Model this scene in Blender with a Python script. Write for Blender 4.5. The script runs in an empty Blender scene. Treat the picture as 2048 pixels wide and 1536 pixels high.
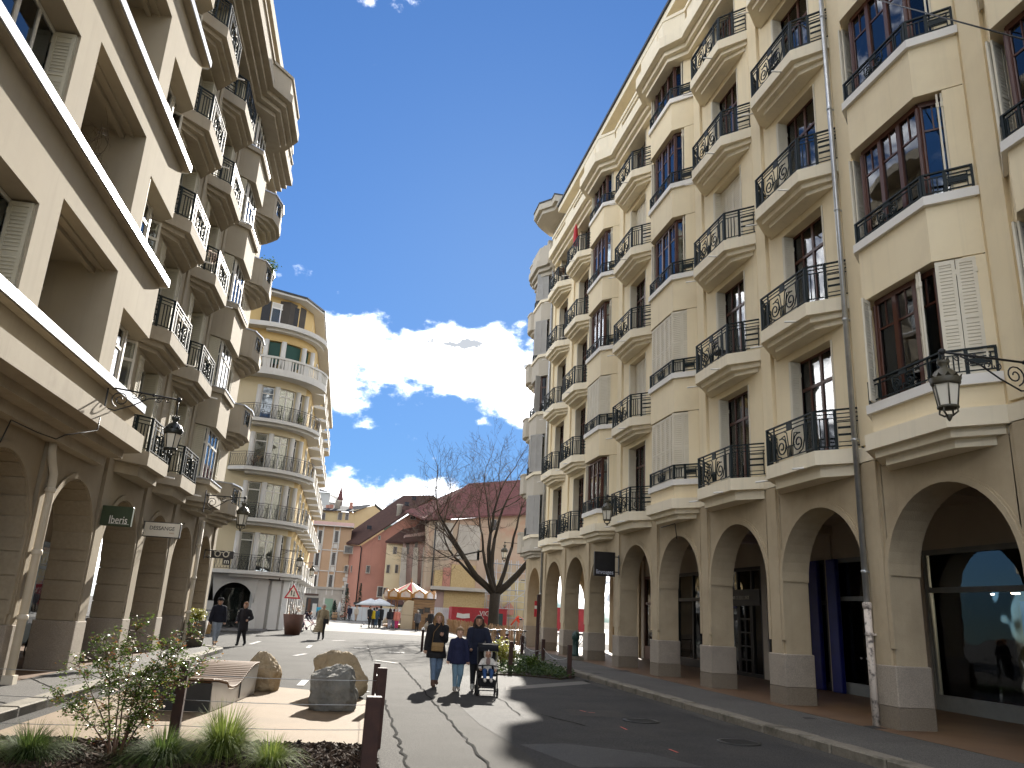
import bpy, math, random
import numpy as np
from mathutils import Vector, Matrix
sc = bpy.context.scene; col = sc.collection
RND = random.Random(11)
rad = math.radians; PI = math.pi

# ---------------------------------------------------------------- camera
CAM_H, FPX = 1.75, 1553.4
def cam_axes(roll=rad(3.03), pitch=rad(16.49), vx=731.8):
    up = Vector((math.sin(roll)*math.cos(pitch), -math.cos(roll)*math.cos(pitch), math.sin(pitch)))
    d = Vector(((vx-1024)/FPX, 0, 1)); d = (d-up*d.dot(up)).normalized()
    r = (-up).cross(d)
    return r, d, up
CR, CD, CU = cam_axes()
def w2(c): return Vector((CR.dot(c), CD.dot(c), CU.dot(c)))
cam_d = bpy.data.cameras.new('camera'); cam = bpy.data.objects.new('camera', cam_d); col.objects.link(cam)
cx, cy, cz = w2(Vector((1,0,0))), w2(Vector((0,-1,0))), w2(Vector((0,0,-1)))
m = Matrix.Identity(4)
for i in range(3): m[i][0], m[i][1], m[i][2] = cx[i], cy[i], cz[i]
m[2][3] = CAM_H
cam.matrix_world = m
cam_d.sensor_width = 36; cam_d.lens = FPX/2048*36; cam_d.clip_end = 5000; cam_d.clip_start = 0.05
sc.camera = cam
def ray(u, v): return w2(Vector(((u-1024)/FPX, (v-768)/FPX, 1)))
def at(u, v, Y):                                   # photo point on the plane Y
    r = ray(u, v); return r*(Y/r.y)+Vector((0,0,CAM_H))
def gnd(u, v, z=0):
    r = ray(u, v); return r*((z-CAM_H)/r.z)+Vector((0,0,CAM_H))

# ---------------------------------------------------------------- light and sky
SUN_AZ, SUN_EL = rad(12.2), rad(25.5)              # clockwise from +Y
sun_dir = Vector((math.sin(SUN_AZ)*math.cos(SUN_EL), math.cos(SUN_AZ)*math.cos(SUN_EL), math.sin(SUN_EL)))
sl = bpy.data.lights.new('sun', 'SUN'); sl.energy = 2.0; sl.angle = rad(0.53); sl.color = (1, .94, .84)
so = bpy.data.objects.new('sun', sl); col.objects.link(so)
so.rotation_euler = (-sun_dir).to_track_quat('-Z', 'Y').to_euler(); so.location = (0, 0, 60)
world = bpy.data.worlds.new('World'); sc.world = world; world.use_nodes = True
def sky_nodes():
    nt = world.node_tree; N = nt.nodes; L = nt.links; N.clear()
    out = N.new('ShaderNodeOutputWorld'); bg = N.new('ShaderNodeBackground'); bg.inputs[1].default_value = SKY_STRENGTH
    sky = N.new('ShaderNodeTexSky'); sky.sky_type = 'NISHITA'; sky.sun_disc = False
    sky.sun_elevation = SUN_EL; sky.sun_rotation = SUN_AZ; sky.air_density = 1.0; sky.dust_density = .25; sky.ozone_density = 2.5; sky.altitude = 1500
    tc = N.new('ShaderNodeTexCoord'); sep = N.new('ShaderNodeSeparateXYZ'); L.new(tc.outputs['Generated'], sep.inputs[0])
    def mth(op, a, b=None, c=None, clamp=False):
        n = N.new('ShaderNodeMath'); n.operation = op; n.use_clamp = clamp
        for i, q in enumerate((a, b, c)):
            if q is None: continue
            if isinstance(q, (int, float)): n.inputs[i].default_value = q
            else: L.new(q, n.inputs[i])
        return n.outputs[0]
    x, y, z = sep.outputs
    az = mth('ARCTAN2', x, y)                      # radians from +Y
    el = mth('ARCSINE', z)
    comb = N.new('ShaderNodeCombineXYZ'); L.new(az, comb.inputs[0]); L.new(mth('MULTIPLY', el, 1.5), comb.inputs[1])
    def noise(vec, scale, detail, rough, off=0):
        n = N.new('ShaderNodeTexNoise'); n.noise_dimensions = '3D'; n.inputs['Scale'].default_value = scale
        n.inputs['Detail'].default_value = detail; n.inputs['Roughness'].default_value = rough
        mp = N.new('ShaderNodeMapping'); mp.inputs['Location'].default_value = (off, off*.3, off*.7); L.new(vec, mp.inputs[0]); L.new(mp.outputs[0], n.inputs['Vector'])
        return n.outputs['Fac']
    n1 = noise(comb.outputs[0], 9, 9, .58, 3.1)
    n2 = noise(comb.outputs[0], 24, 6, .6, 1.7)
    nbig = noise(comb.outputs[0], 1.6, 2, .5, 5.0)
    # layered cloud banks: a high broken band and a low one; band centre drifts with azimuth
    def band(c0, slope, half):
        cc = mth('ADD', mth('MULTIPLY', az, slope), c0)
        d = mth('ABSOLUTE', mth('SUBTRACT', el, cc))
        return mth('SUBTRACT', 1.0, mth('DIVIDE', d, half))
    b1 = band(rad(17.3), -.02, rad(4.0)); b2 = band(rad(6.8), -.14, rad(3.6))
    b = mth('MAXIMUM', b1, b2)
    nfill = noise(tc.outputs['Generated'], 2.3, 3, .55, FILL_CLOUD_SEED)  # very bright broken clouds, mostly unseen, added as fill light for the shaded street
    b = mth('MAXIMUM', b, mth('MULTIPLY', mth('SUBTRACT', nfill, .53), 9.0))
    b = mth('MINIMUM', b, 1.0)
    b = mth('MAXIMUM', b, -2.0)
    gaps = mth('MULTIPLY', mth('SUBTRACT', nbig, .42), 1.2)
    dens = mth('ADD', mth('ADD', mth('MULTIPLY', b, .62), mth('MULTIPLY', mth('SUBTRACT', n1, .5), 2.6)), mth('ADD', gaps, mth('MULTIPLY', mth('SUBTRACT', n2, .5), .5)))
    fac = mth('POWER', mth('MULTIPLY', mth('SUBTRACT', dens, .10), 1.9, clamp=True), 1.8)
    core = mth('MULTIPLY', mth('MULTIPLY', mth('SUBTRACT', dens, .36), 4.0, clamp=True), mth('MULTIPLY', mth('SUBTRACT', noise(comb.outputs[0], 10, 7, .58, 8.4), .44), 9.0, clamp=True))
    horizon = mth('MULTIPLY', mth('ADD', z, .01), 30, clamp=True)
    fac = mth('MULTIPLY', fac, horizon)
    mixc = N.new('ShaderNodeMix'); mixc.data_type = 'RGBA'; L.new(core, mixc.inputs[0])
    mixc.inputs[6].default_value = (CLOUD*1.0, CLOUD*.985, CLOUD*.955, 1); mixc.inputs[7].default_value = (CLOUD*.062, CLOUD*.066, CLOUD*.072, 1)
    bw = N.new('ShaderNodeRGBToBW'); L.new(sky.outputs[0], bw.inputs[0])
    gain = mth('DIVIDE', SKY_GAIN, mth('ADD', mth('MULTIPLY', bw.outputs[0], SKY_KNEE), 1.0))
    tint = N.new('ShaderNodeVectorMath'); tint.operation = 'MULTIPLY'; tint.inputs[1].default_value = SKY_TINT; L.new(sky.outputs[0], tint.inputs[0])
    scl = N.new('ShaderNodeVectorMath'); scl.operation = 'SCALE'; L.new(tint.outputs[0], scl.inputs[0]); L.new(gain, scl.inputs['Scale'])
    mix = N.new('ShaderNodeMix'); mix.data_type = 'RGBA'; L.new(fac, mix.inputs[0]); L.new(scl.outputs[0], mix.inputs[6]); L.new(mixc.outputs[2], mix.inputs[7])
    L.new(mix.outputs[2], bg.inputs[0]); L.new(bg.outputs[0], out.inputs[0])
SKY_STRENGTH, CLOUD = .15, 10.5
FILL_CLOUD_SEED = 19.3  # keeps the upper view clear of the added fill clouds
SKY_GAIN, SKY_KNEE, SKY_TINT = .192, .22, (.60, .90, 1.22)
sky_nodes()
sc.view_settings.view_transform = 'Standard'; sc.view_settings.look = 'None'; sc.view_settings.exposure = 2.75; sc.view_settings.gamma = 1
sc.view_settings.use_curve_mapping = False
sc.render.engine = 'CYCLES'
cy_ = sc.cycles; cy_.max_bounces = 7; cy_.diffuse_bounces = 4; cy_.glossy_bounces = 3; cy_.transmission_bounces = 4; cy_.transparent_max_bounces = 8
cy_.use_denoising = True; cy_.sample_clamp_indirect = 6; cy_.caustics_reflective = False; cy_.caustics_refractive = False

# ---------------------------------------------------------------- mesh helpers
class MB:
    def __init__(s): s.v = []; s.f = []; s.m = []; s.s = []; s.T = None
    def add(s, vs, fs, m=0, sm=False):
        o = len(s.v)
        if s.T is not None: vs = [tuple(s.T @ Vector(p)) for p in vs]
        s.v += [tuple(p) for p in vs]
        for f in fs: s.f.append([i+o for i in f]); s.m.append(m); s.s.append(sm)
        return s
    def box(s, x0, x1, y0, y1, z0, z1, m=0):
        return s.add([(x0,y0,z0),(x1,y0,z0),(x1,y1,z0),(x0,y1,z0),(x0,y0,z1),(x1,y0,z1),(x1,y1,z1),(x0,y1,z1)],
                     [(3,2,1,0),(4,5,6,7),(0,1,5,4),(1,2,6,5),(2,3,7,6),(3,0,4,7)], m)
    def bbox(s, x0, x1, y0, y1, z0, z1, b=.01, m=0):      # box with chamfered edges
        X, Y, Z = (x0,x1), (y0,y1), (z0,z1); vs = []; idx = {}
        for i in (0,1):
            for j in (0,1):
                for k in (0,1):
                    sx, sy, sz = (b if i == 0 else -b), (b if j == 0 else -b), (b if k == 0 else -b)
                    for a, p in enumerate(((X[i],Y[j]+sy,Z[k]+sz),(X[i]+sx,Y[j],Z[k]+sz),(X[i]+sx,Y[j]+sy,Z[k]))):
                        idx[i,j,k,a] = len(vs); vs.append(p)
        I = lambda i,j,k,a: idx[i,j,k,a]; fs = []
        for i in (0,1):
            q = [I(i,0,0,0),I(i,1,0,0),I(i,1,1,0),I(i,0,1,0)]; fs.append(q if i else q[::-1])
            q = [I(0,i,0,1),I(1,i,0,1),I(1,i,1,1),I(0,i,1,1)]; fs.append(q[::-1] if i else q)
            q = [I(0,0,i,2),I(1,0,i,2),I(1,1,i,2),I(0,1,i,2)]; fs.append(q if i else q[::-1])
        for j in (0,1):
            for k in (0,1):
                q = [I(0,j,k,1),I(1,j,k,1),I(1,j,k,2),I(0,j,k,2)]; fs.append(q if (j ^ k) else q[::-1])
        for i in (0,1):
            for k in (0,1):
                q = [I(i,0,k,0),I(i,1,k,0),I(i,1,k,2),I(i,0,k,2)]; fs.append(q[::-1] if (i ^ k) else q)
        for i in (0,1):
            for j in (0,1):
                q = [I(i,j,0,0),I(i,j,1,0),I(i,j,1,1),I(i,j,0,1)]; fs.append(q if (i ^ j) else q[::-1])
        for i in (0,1):
            for j in (0,1):
                for k in (0,1):
                    q = [I(i,j,k,0),I(i,j,k,1),I(i,j,k,2)]; fs.append(q[::-1] if (i ^ j ^ k) else q)
        return s.add(vs, fs, m)
    def prism(s, poly, z0, z1, m=0, top=None):
        a = sum(poly[i][0]*poly[(i+1)%len(poly)][1]-poly[(i+1)%len(poly)][0]*poly[i][1] for i in range(len(poly)))
        if a < 0: poly = poly[::-1]; top = top[::-1] if top else None
        n = len(poly); t = top or poly
        vs = [(x,y,z0) for x,y in poly]+[(x,y,z1) for x,y in t]
        return s.add(vs, [tuple(range(n-1,-1,-1)), tuple(range(n,2*n))]+[(i,(i+1)%n,n+(i+1)%n,n+i) for i in range(n)], m)
    def slab(s, poly, axis, a0, a1, m=0):                  # polygon in the plane across axis, extruded along it
        M = {'y': lambda p, a: (p[0], a, p[1]), 'x': lambda p, a: (a, p[0], p[1])}[axis]
        n = len(poly); vs = [M(p, a0) for p in poly]+[M(p, a1) for p in poly]
        return s.add(vs, [tuple(range(n)), tuple(range(2*n-1,n-1,-1))]+[(i+n,(i+1)%n+n,(i+1)%n,i) for i in range(n)], m)
    def tube(s, pts, r, n=6, m=0, sm=True, cap=True):
        pts = [Vector(p) for p in pts]; k = len(pts)
        rr = r if isinstance(r, (list, tuple)) else [r]*k
        vs = []; prev = None
        for i, p in enumerate(pts):
            d = (pts[min(i+1,k-1)]-pts[max(i-1,0)])
            d = d.normalized() if d.length > 1e-9 else Vector((0,0,1))
            if prev is None: u = d.orthogonal().normalized()
            else:
                u = prev-d*prev.dot(d)
                u = u.normalized() if u.length > 1e-6 else d.orthogonal().normalized()
            prev = u; w = d.cross(u)
            for j in range(n):
                a = 2*PI*(j+.5)/n; vs.append(p+(u*math.cos(a)+w*math.sin(a))*rr[i])
        fs = [(i*n+j, i*n+(j+1)%n, (i+1)*n+(j+1)%n, (i+1)*n+j) for i in range(k-1) for j in range(n)]
        if cap: fs += [tuple(range(n-1,-1,-1)), tuple(range((k-1)*n, k*n))]
        return s.add(vs, fs, m, sm)
    def lathe(s, prof, n=16, c=(0,0,0), m=0, sm=True, sx=1, sy=1, ph=0):
        vs = [(c[0]+r*math.cos(2*PI*j/n+ph)*sx, c[1]+r*math.sin(2*PI*j/n+ph)*sy, c[2]+z) for r, z in prof for j in range(n)]
        k = len(prof)
        fs = [(i*n+j, i*n+(j+1)%n, (i+1)*n+(j+1)%n, (i+1)*n+j) for i in range(k-1) for j in range(n)]
        fs += [tuple(range(n-1,-1,-1)), tuple(range((k-1)*n, k*n))]
        return s.add(vs, fs, m, sm)
    def quad(s, a, b, c, d, m=0): return s.add([a,b,c,d], [(0,1,2,3)], m)
    def mesh(s, name, mats):
        me = bpy.data.meshes.new(name); me.from_pydata(s.v, [], s.f)
        for q in (mats if isinstance(mats, (list, tuple)) else [mats]): me.materials.append(q)
        me.polygons.foreach_set('material_index', s.m); me.polygons.foreach_set('use_smooth', s.s); me.update()
        return me
    def build(s, name, mats, parent=None, loc=(0,0,0), rz=0): return put(name, s.mesh(name, mats), parent, loc, rz)
def put(name, me, parent=None, loc=(0,0,0), rz=0, rot=None, scale=None):
    o = bpy.data.objects.new(name, me); col.objects.link(o); o.parent = parent; o.location = loc
    o.rotation_euler = rot if rot else (0,0,rz)
    if scale: o.scale = scale if isinstance(scale, (tuple, list)) else (scale,)*3
    return o
def tag(o, label=None, cat=None, group=None, kind=None):
    if label: o['label'] = label
    if cat: o['category'] = cat
    if group: o['group'] = group
    if kind: o['kind'] = kind
    return o
def empty(name, label, cat, loc=(0,0,0), rz=0, group=None):
    o = bpy.data.objects.new(name, None); col.objects.link(o); o.location = loc; o.rotation_euler = (0,0,rz); o.empty_display_size = .3
    return tag(o, label, cat, group)
def copy_tree(o, parent=None):
    c = o.copy(); col.objects.link(c); c.parent = parent
    for ch in o.children: copy_tree(ch, c)
    return c
def spiral(cx, cz, r0, r1, a0, a1, n=14, y=0):
    return [(cx+(r0+(r1-r0)*t/n)*math.cos(a0+(a1-a0)*t/n), y, cz+(r0+(r1-r0)*t/n)*math.sin(a0+(a1-a0)*t/n)) for t in range(n+1)]
def text_mesh(txt, size, mat, parent, loc, rot, name='lettering', extrude=.004, align='CENTER', sx=1.0, bold=0.0):
    cu = bpy.data.curves.new(name, 'FONT'); cu.body = txt; cu.size = size; cu.extrude = extrude; cu.align_x = align; cu.align_y = 'CENTER'; cu.resolution_u = 3; cu.offset = bold
    t = bpy.data.objects.new(name, cu); col.objects.link(t); dg = bpy.context.evaluated_depsgraph_get()
    me = bpy.data.meshes.new_from_object(t.evaluated_get(dg)); bpy.data.objects.remove(t); bpy.data.curves.remove(cu)
    me.materials.clear(); me.materials.append(mat)
    o = put(name, me, parent, loc, rot=rot); o.scale = (sx, 1, 1); return o

# ---------------------------------------------------------------- materials
def pm(name, c1, c2=None, scale=1.5, rough=.8, bump=0, bscale=60, metal=0, streak=0, spec=.4, detail=6, contrast=1.0, trans=0, stain=None, stain_scale=.6, stain_amt=.5, squash=None, bdist=.01):
    mt = bpy.data.materials.new(name); mt.use_nodes = True; nt = mt.node_tree; N = nt.nodes; L = nt.links
    b = N['Principled BSDF']; b.inputs['Roughness'].default_value = rough; b.inputs['Metallic'].default_value = metal; b.inputs['Specular IOR Level'].default_value = spec
    b.inputs['Base Color'].default_value = (*c1, 1)
    if trans: b.inputs['Transmission Weight'].default_value = trans
    geo = N.new('ShaderNodeNewGeometry'); cur = None
    def noise(sc_, det, rg, vec=None):
        n = N.new('ShaderNodeTexNoise'); n.inputs['Scale'].default_value = sc_; n.inputs['Detail'].default_value = det; n.inputs['Roughness'].default_value = rg
        L.new(vec or geo.outputs['Position'], n.inputs['Vector']); return n.outputs['Fac']
    def ramp(f, lo, hi):
        r = N.new('ShaderNodeMapRange'); r.inputs[1].default_value = lo; r.inputs[2].default_value = hi; L.new(f, r.inputs[0]); return r.outputs[0]
    def mixc(f, a, c):
        x = N.new('ShaderNodeMix'); x.data_type = 'RGBA'; L.new(f, x.inputs[0])
        if isinstance(a, tuple): x.inputs[6].default_value = (*a, 1)
        else: L.new(a, x.inputs[6])
        x.inputs[7].default_value = (*c, 1); return x.outputs[2]
    if c2 is not None:
        vec = None
        if squash:
            mp = N.new('ShaderNodeMapping'); mp.inputs['Scale'].default_value = squash; L.new(geo.outputs['Position'], mp.inputs[0]); vec = mp.outputs[0]
        w = .22/contrast; cur = mixc(ramp(noise(scale, detail, .6, vec), .5-w, .5+w), c1, c2)
    if streak:
        mp = N.new('ShaderNodeMapping'); mp.inputs['Scale'].default_value = (3.2, 3.2, .16); L.new(geo.outputs['Position'], mp.inputs[0])
        f = ramp(noise(1.6, 5, .65, mp.outputs[0]), .52, .80)
        mm = N.new('ShaderNodeMath'); mm.operation = 'MULTIPLY'; mm.inputs[1].default_value = streak; L.new(f, mm.inputs[0])
        cur = mixc(mm.outputs[0], cur if cur is not None else c1, tuple(q*.45 for q in c1))
    if stain:
        f = ramp(noise(stain_scale, 8, .62), .50, .66)
        mm = N.new('ShaderNodeMath'); mm.operation = 'MULTIPLY'; mm.inputs[1].default_value = stain_amt; L.new(f, mm.inputs[0])
        cur = mixc(mm.outputs[0], cur if cur is not None else c1, stain)
    if cur is not None: L.new(cur, b.inputs['Base Color'])
    if bump:
        bp = N.new('ShaderNodeBump'); bp.inputs['Strength'].default_value = bump; bp.inputs['Distance'].default_value = bdist
        L.new(noise(bscale, 5, .6), bp.inputs['Height']); L.new(bp.outputs[0], b.inputs['Normal'])
    return mt
def glass(name, tint=(.8,.85,.85), ior=1.7):
    mt = bpy.data.materials.new(name); mt.use_nodes = True; nt = mt.node_tree; N = nt.nodes; L = nt.links; N.clear()
    o = N.new('ShaderNodeOutputMaterial'); tr = N.new('ShaderNodeBsdfTransparent'); tr.inputs[0].default_value = (*tint, 1)
    gl = N.new('ShaderNodeBsdfGlossy'); gl.inputs['Roughness'].default_value = .015; gl.inputs[0].default_value = (.95,.97,1,1)
    fr = N.new('ShaderNodeFresnel'); fr.inputs[0].default_value = ior
    nz = N.new('ShaderNodeTexNoise'); nz.inputs['Scale'].default_value = 1.3; nz.inputs['Detail'].default_value = 1
    g = N.new('ShaderNodeNewGeometry'); L.new(g.outputs['Position'], nz.inputs['Vector'])
    bp = N.new('ShaderNodeBump'); bp.inputs['Strength'].default_value = .12; bp.inputs['Distance'].default_value = .03; L.new(nz.outputs['Fac'], bp.inputs['Height'])
    L.new(bp.outputs[0], gl.inputs['Normal'])
    mx = N.new('ShaderNodeMixShader'); L.new(fr.outputs[0], mx.inputs[0]); L.new(tr.outputs[0], mx.inputs[1]); L.new(gl.outputs[0], mx.inputs[2]); L.new(mx.outputs[0], o.inputs[0])
    return mt
def leafmat(name, c1, c2, tr=.35, rough=.45, scale=9):
    mt = bpy.data.materials.new(name); mt.use_nodes = True; nt = mt.node_tree; N = nt.nodes; L = nt.links
    b = N['Principled BSDF']; b.inputs['Roughness'].default_value = rough; b.inputs['Specular IOR Level'].default_value = .25
    g = N.new('ShaderNodeNewGeometry'); r = N.new('ShaderNodeMix'); r.data_type = 'RGBA'; L.new(g.outputs['Random Per Island'], r.inputs[0])
    r.inputs[6].default_value = (*c1, 1); r.inputs[7].default_value = (*c2, 1); L.new(r.outputs[2], b.inputs['Base Color'])
    t = N.new('ShaderNodeBsdfTranslucent'); L.new(r.outputs[2], t.inputs[0]); mx = N.new('ShaderNodeMixShader'); mx.inputs[0].default_value = tr
    L.new(b.outputs[0], mx.inputs[1]); L.new(t.outputs[0], mx.inputs[2]); L.new(mx.outputs[0], N['Material Output'].inputs[0]); return mt
def emit(name, c, s):
    mt = bpy.data.materials.new(name); mt.use_nodes = True; b = mt.node_tree.nodes['Principled BSDF']
    b.inputs['Base Color'].default_value = (*c, 1); b.inputs['Emission Color'].default_value = (*c, 1); b.inputs['Emission Strength'].default_value = s; return mt
M = {}
M['cream'] = pm('cream_render', (.86,.74,.51), (.80,.675,.45), .5, .9, .25, 90, streak=.20, stain=(.70,.585,.40), stain_scale=.9, stain_amt=.35)
M['band'] = pm('pale_band_render', (.85,.765,.59), (.79,.70,.52), .8, .88, .15, 70, streak=.26)
M['white'] = pm('white_sill_paint', (.82,.79,.73), (.76,.73,.67), 1.2, .8, .1, 60, streak=.12)
M['stone'] = pm('grey_brown_roughcast', (.50,.41,.275), (.40,.32,.21), 1.1, .95, .6, 45, streak=.22, stain=(.29,.23,.15), stain_scale=.9, stain_amt=.35)
M['plinth'] = pm('speckled_granite', (.42,.36,.285), (.22,.19,.155), 60, .85, .4, 80, detail=3, stain=(.22,.19,.16), stain_scale=1.3, stain_amt=.5)
M['damp'] = pm('damp_granite', (.24,.20,.145), (.15,.12,.09), 50, .8, .4, 80, detail=3)
M['iron'] = pm('dark_green_iron', (.006,.012,.013), (.010,.017,.018), 4, .55, spec=.25)
M['wood'] = pm('red_brown_joinery', (.10,.030,.013), (.055,.018,.010), 8, .42, spec=.45, squash=(1,1,.1))
M['shut'] = pm('cream_shutter_paint', (.74,.68,.55), (.66,.60,.47), 2, .7, streak=.1)
M['glass'] = glass('window_glass', ior=1.75)
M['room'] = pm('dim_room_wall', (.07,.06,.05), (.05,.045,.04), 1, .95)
M['curtain'] = pm('net_curtain', (.62,.61,.58), (.52,.51,.49), 3, .95)
M['zinc'] = pm('zinc_pipe', (.52,.53,.53), (.40,.41,.41), 6, .38, metal=.75)
M['castpaint'] = pm('peeling_cream_cast_iron', (.66,.58,.50), (.58,.50,.42), 3, .7, stain=(.06,.05,.05), stain_scale=9, stain_amt=.9)
M['dark'] = pm('dark_metal', (.018,.018,.018), (.03,.03,.028), 6, .5)
M['rust'] = pm('corten_steel', (.060,.026,.018), (.032,.016,.013), 7, .75, .3, 60)
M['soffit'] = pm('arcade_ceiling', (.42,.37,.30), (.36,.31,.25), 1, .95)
# ================================================================ ground
def asphalt(name, a, b, rough, agg=260, wet=0):
    mt = pm(name, a, b, .55, rough, .55, agg, contrast=1.1, spec=.12, stain=tuple(q*.55 for q in a), stain_scale=.35, stain_amt=.55, bdist=.012)
    nt = mt.node_tree; N = nt.nodes; L = nt.links; bs = N['Principled BSDF']
    g = N.new('ShaderNodeNewGeometry'); n = N.new('ShaderNodeTexNoise'); n.inputs['Scale'].default_value = 95; n.inputs['Detail'].default_value = 2
    L.new(g.outputs['Position'], n.inputs['Vector']); r = N.new('ShaderNodeMapRange'); r.inputs[1].default_value = .35; r.inputs[2].default_value = .7; r.inputs[3].default_value = .40; r.inputs[4].default_value = 1.75
    L.new(n.outputs['Fac'], r.inputs[0]); x = N.new('ShaderNodeMix'); x.data_type = 'RGBA'; x.blend_type = 'MULTIPLY'; x.inputs[0].default_value = 1
    src = bs.inputs['Base Color'].links[0].from_socket; L.new(src, x.inputs[6]); L.new(r.outputs[0], x.inputs[7]); L.new(x.outputs[2], bs.inputs['Base Color'])
    return mt
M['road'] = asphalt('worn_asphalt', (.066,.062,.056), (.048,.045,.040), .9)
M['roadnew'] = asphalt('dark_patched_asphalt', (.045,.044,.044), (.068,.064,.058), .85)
M['roadlight'] = asphalt('pale_worn_asphalt', (.080,.075,.068), (.062,.058,.052), .9)
M['pave'] = asphalt('pavement_asphalt', (.115,.108,.098), (.095,.089,.081), .72)
M['square'] = pm('pale_square_paving', (.17,.158,.14), (.14,.13,.115), .35, .85, .2, 60, spec=.2, stain=(.12,.112,.1), stain_scale=.2, stain_amt=.5)
M['resin'] = pm('sand_resin_gravel', (.215,.150,.085), (.18,.125,.07), .8, .85, .5, 160, stain=(.14,.10,.06), stain_scale=.7, stain_amt=.4)
M['kerb'] = pm('granite_kerb', (.22,.195,.15), (.15,.13,.10), 22, .85, .6, 40, stain=(.06,.055,.035), stain_scale=2.2, stain_amt=.75)
M['brownfloor'] = pm('brown_arcade_tiles', (.15,.085,.042), (.11,.06,.03), 1.5, .6, .1, 60)
M['mark'] = pm('worn_white_road_paint', (.30,.29,.275), (.12,.115,.11), 9, .7)
M['markred'] = pm('red_survey_paint', (.62,.09,.06), (.35,.10,.08), 12, .7)
M['crackfill'] = pm('dark_bitumen_joint', (.012,.012,.011), (.025,.024,.023), 5, .95, spec=.02)
M['soil'] = pm('dark_soil', (.055,.038,.026), (.035,.025,.018), 6, .95, .6, 40)
def sheet(name, pts, z, mat, kind='structure', parent=None):
    a = sum(pts[i][0]*pts[(i+1)%len(pts)][1]-pts[(i+1)%len(pts)][0]*pts[i][1] for i in range(len(pts)))
    if a < 0: pts = pts[::-1]
    o = MB().add([(p[0],p[1],z) for p in pts], [tuple(range(len(pts)))]).build(name, mat, parent)
    if parent is None: o['kind'] = kind
    return o
def ribbon(pts, w, z, jit=0):
    P = [Vector((p[0],p[1],0)) for p in pts]; out = []; v = []; f = []
    Q = []
    for i in range(len(P)-1):
        n = max(2, int((P[i+1]-P[i]).length/.25))
        for k in range(n): Q.append(P[i].lerp(P[i+1], k/n)+Vector((RND.uniform(-jit,jit),RND.uniform(-jit,jit),0)))
    Q.append(P[-1])
    for i, p in enumerate(Q):
        d = (Q[min(i+1,len(Q)-1)]-Q[max(i-1,0)]).normalized(); n = Vector((-d.y,d.x,0)); ww = w*(1+RND.uniform(-.4,.4)*(jit > 0))
        v += [(*(p-n*ww/2).xy, z), (*(p+n*ww/2).xy, z)]
        if i: f.append((2*i-2,2*i,2*i+1,2*i-1))
    # faces up
    return MB().add(v, [q[::-1] if (Vector(v[q[1]])-Vector(v[q[0]])).cross(Vector(v[q[2]])-Vector(v[q[0]])).z < 0 else q for q in f])
G = lambda *uv: [gnd(u, v).xy[:] for u, v in uv]
road = sheet('road', [(-300,-120),(300,-120),(300,420),(-300,420)], 0, M['road'])
sheet('square_paving', [(-4.5,58),(60,52),(60,140),(-4.5,140)], .004, M['square'])
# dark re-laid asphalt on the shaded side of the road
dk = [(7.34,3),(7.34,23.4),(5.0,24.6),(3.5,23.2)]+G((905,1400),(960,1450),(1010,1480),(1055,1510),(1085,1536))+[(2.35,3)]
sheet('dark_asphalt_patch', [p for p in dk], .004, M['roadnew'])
sheet('pale_asphalt_strip', G((757,1381),(773,1412),(790,1468),(814,1530))+[(.95,6.5),(.64,6.5),(.64,11.3),(.80,16.0)], .004, M['roadlight'])
sheet('asphalt_repair_patch', G((1127,1419),(1230,1422),(1266,1436),(1180,1433),(1145,1431)), .008, M['roadlight'])
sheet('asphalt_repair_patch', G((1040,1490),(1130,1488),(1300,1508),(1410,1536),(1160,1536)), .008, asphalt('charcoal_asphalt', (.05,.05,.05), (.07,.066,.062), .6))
sheet('pale_gutter_strip', [(7.02,3),(7.34,3),(7.34,24),(7.02,24)], .008, M['roadlight'])
sheet('concrete_strip', G((1012,1381),(1012,1374),(1175,1362),(1182,1368)), .008, M['square'])
for pts, w in ((G((757,1381),(773,1412),(790,1468),(814,1530),(830,1600)), .035), (G((800,1326),(808,1336),(836,1369),(897,1439),(979,1534),(1010,1570)), .03),
               (G((985,1392),(1008,1404),(1040,1432)), .02), (G((870,1340),(880,1352),(846,1353)), .02), (G((735,1290),(745,1322),(800,1330)), .025), (G((1080,1430),(1150,1448),(1170,1453)), .03)):
    tag(ribbon(pts, w, .013, .03).build('asphalt_joint', M['crackfill']), kind='structure')
marks = [((672,1323),(664,1333),10), ((641,1344),(655,1330),7), ((600,1372),(612,1360),8), ((500,1289),(520,1283),14), ((665,1282),(690,1281),4), ((588,1312),(612,1308),6), ((615,1296),(622,1291),5),
         ((750,1321),(795,1327),5), ((690,1388),(735,1384),8), ((655,1311),(675,1309),6)]
for a, b, wpx in marks:
    p, q = gnd(*a), gnd(*b); tag(ribbon([p.xy[:], q.xy[:]], .16, .012).build('worn_road_marking', M['mark']), kind='structure')
for a, b in (((1160,1422),(1172,1425)), ((1241,1455),(1254,1461)), ((1338,1500),(1356,1507)), ((1176,1426),(1190,1427))):
    tag(ribbon([gnd(*a).xy[:], gnd(*b).xy[:]], .035, .013).build('red_survey_mark', M['markred']), kind='structure')
man = MB().lathe([(.0,.0),(.34,.0),(.34,.012),(.30,.016),(.27,.012),(.0,.012)], 20)
for k in range(7): man.box(-.24,.24,-.225+.07*k,-.205+.07*k,.012,.017)
man = man.mesh('manhole_cover', M['dark'])
for k, (u, v, lb) in enumerate(((722,1297,'round iron manhole cover beside the crooked asphalt joint in the sunlit road'), (793,1306,'round iron manhole cover in front of the walking women'), (1282,1443,'round iron manhole cover in the dark asphalt by the repair patch'), (1478,1486,'round iron manhole cover near the granite kerb in shade'))):
    g = gnd(u, v); tag(put('manhole_cover', man, None, (g.x, g.y, .006)), lb, 'manhole', 'manhole covers in the road')

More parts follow.
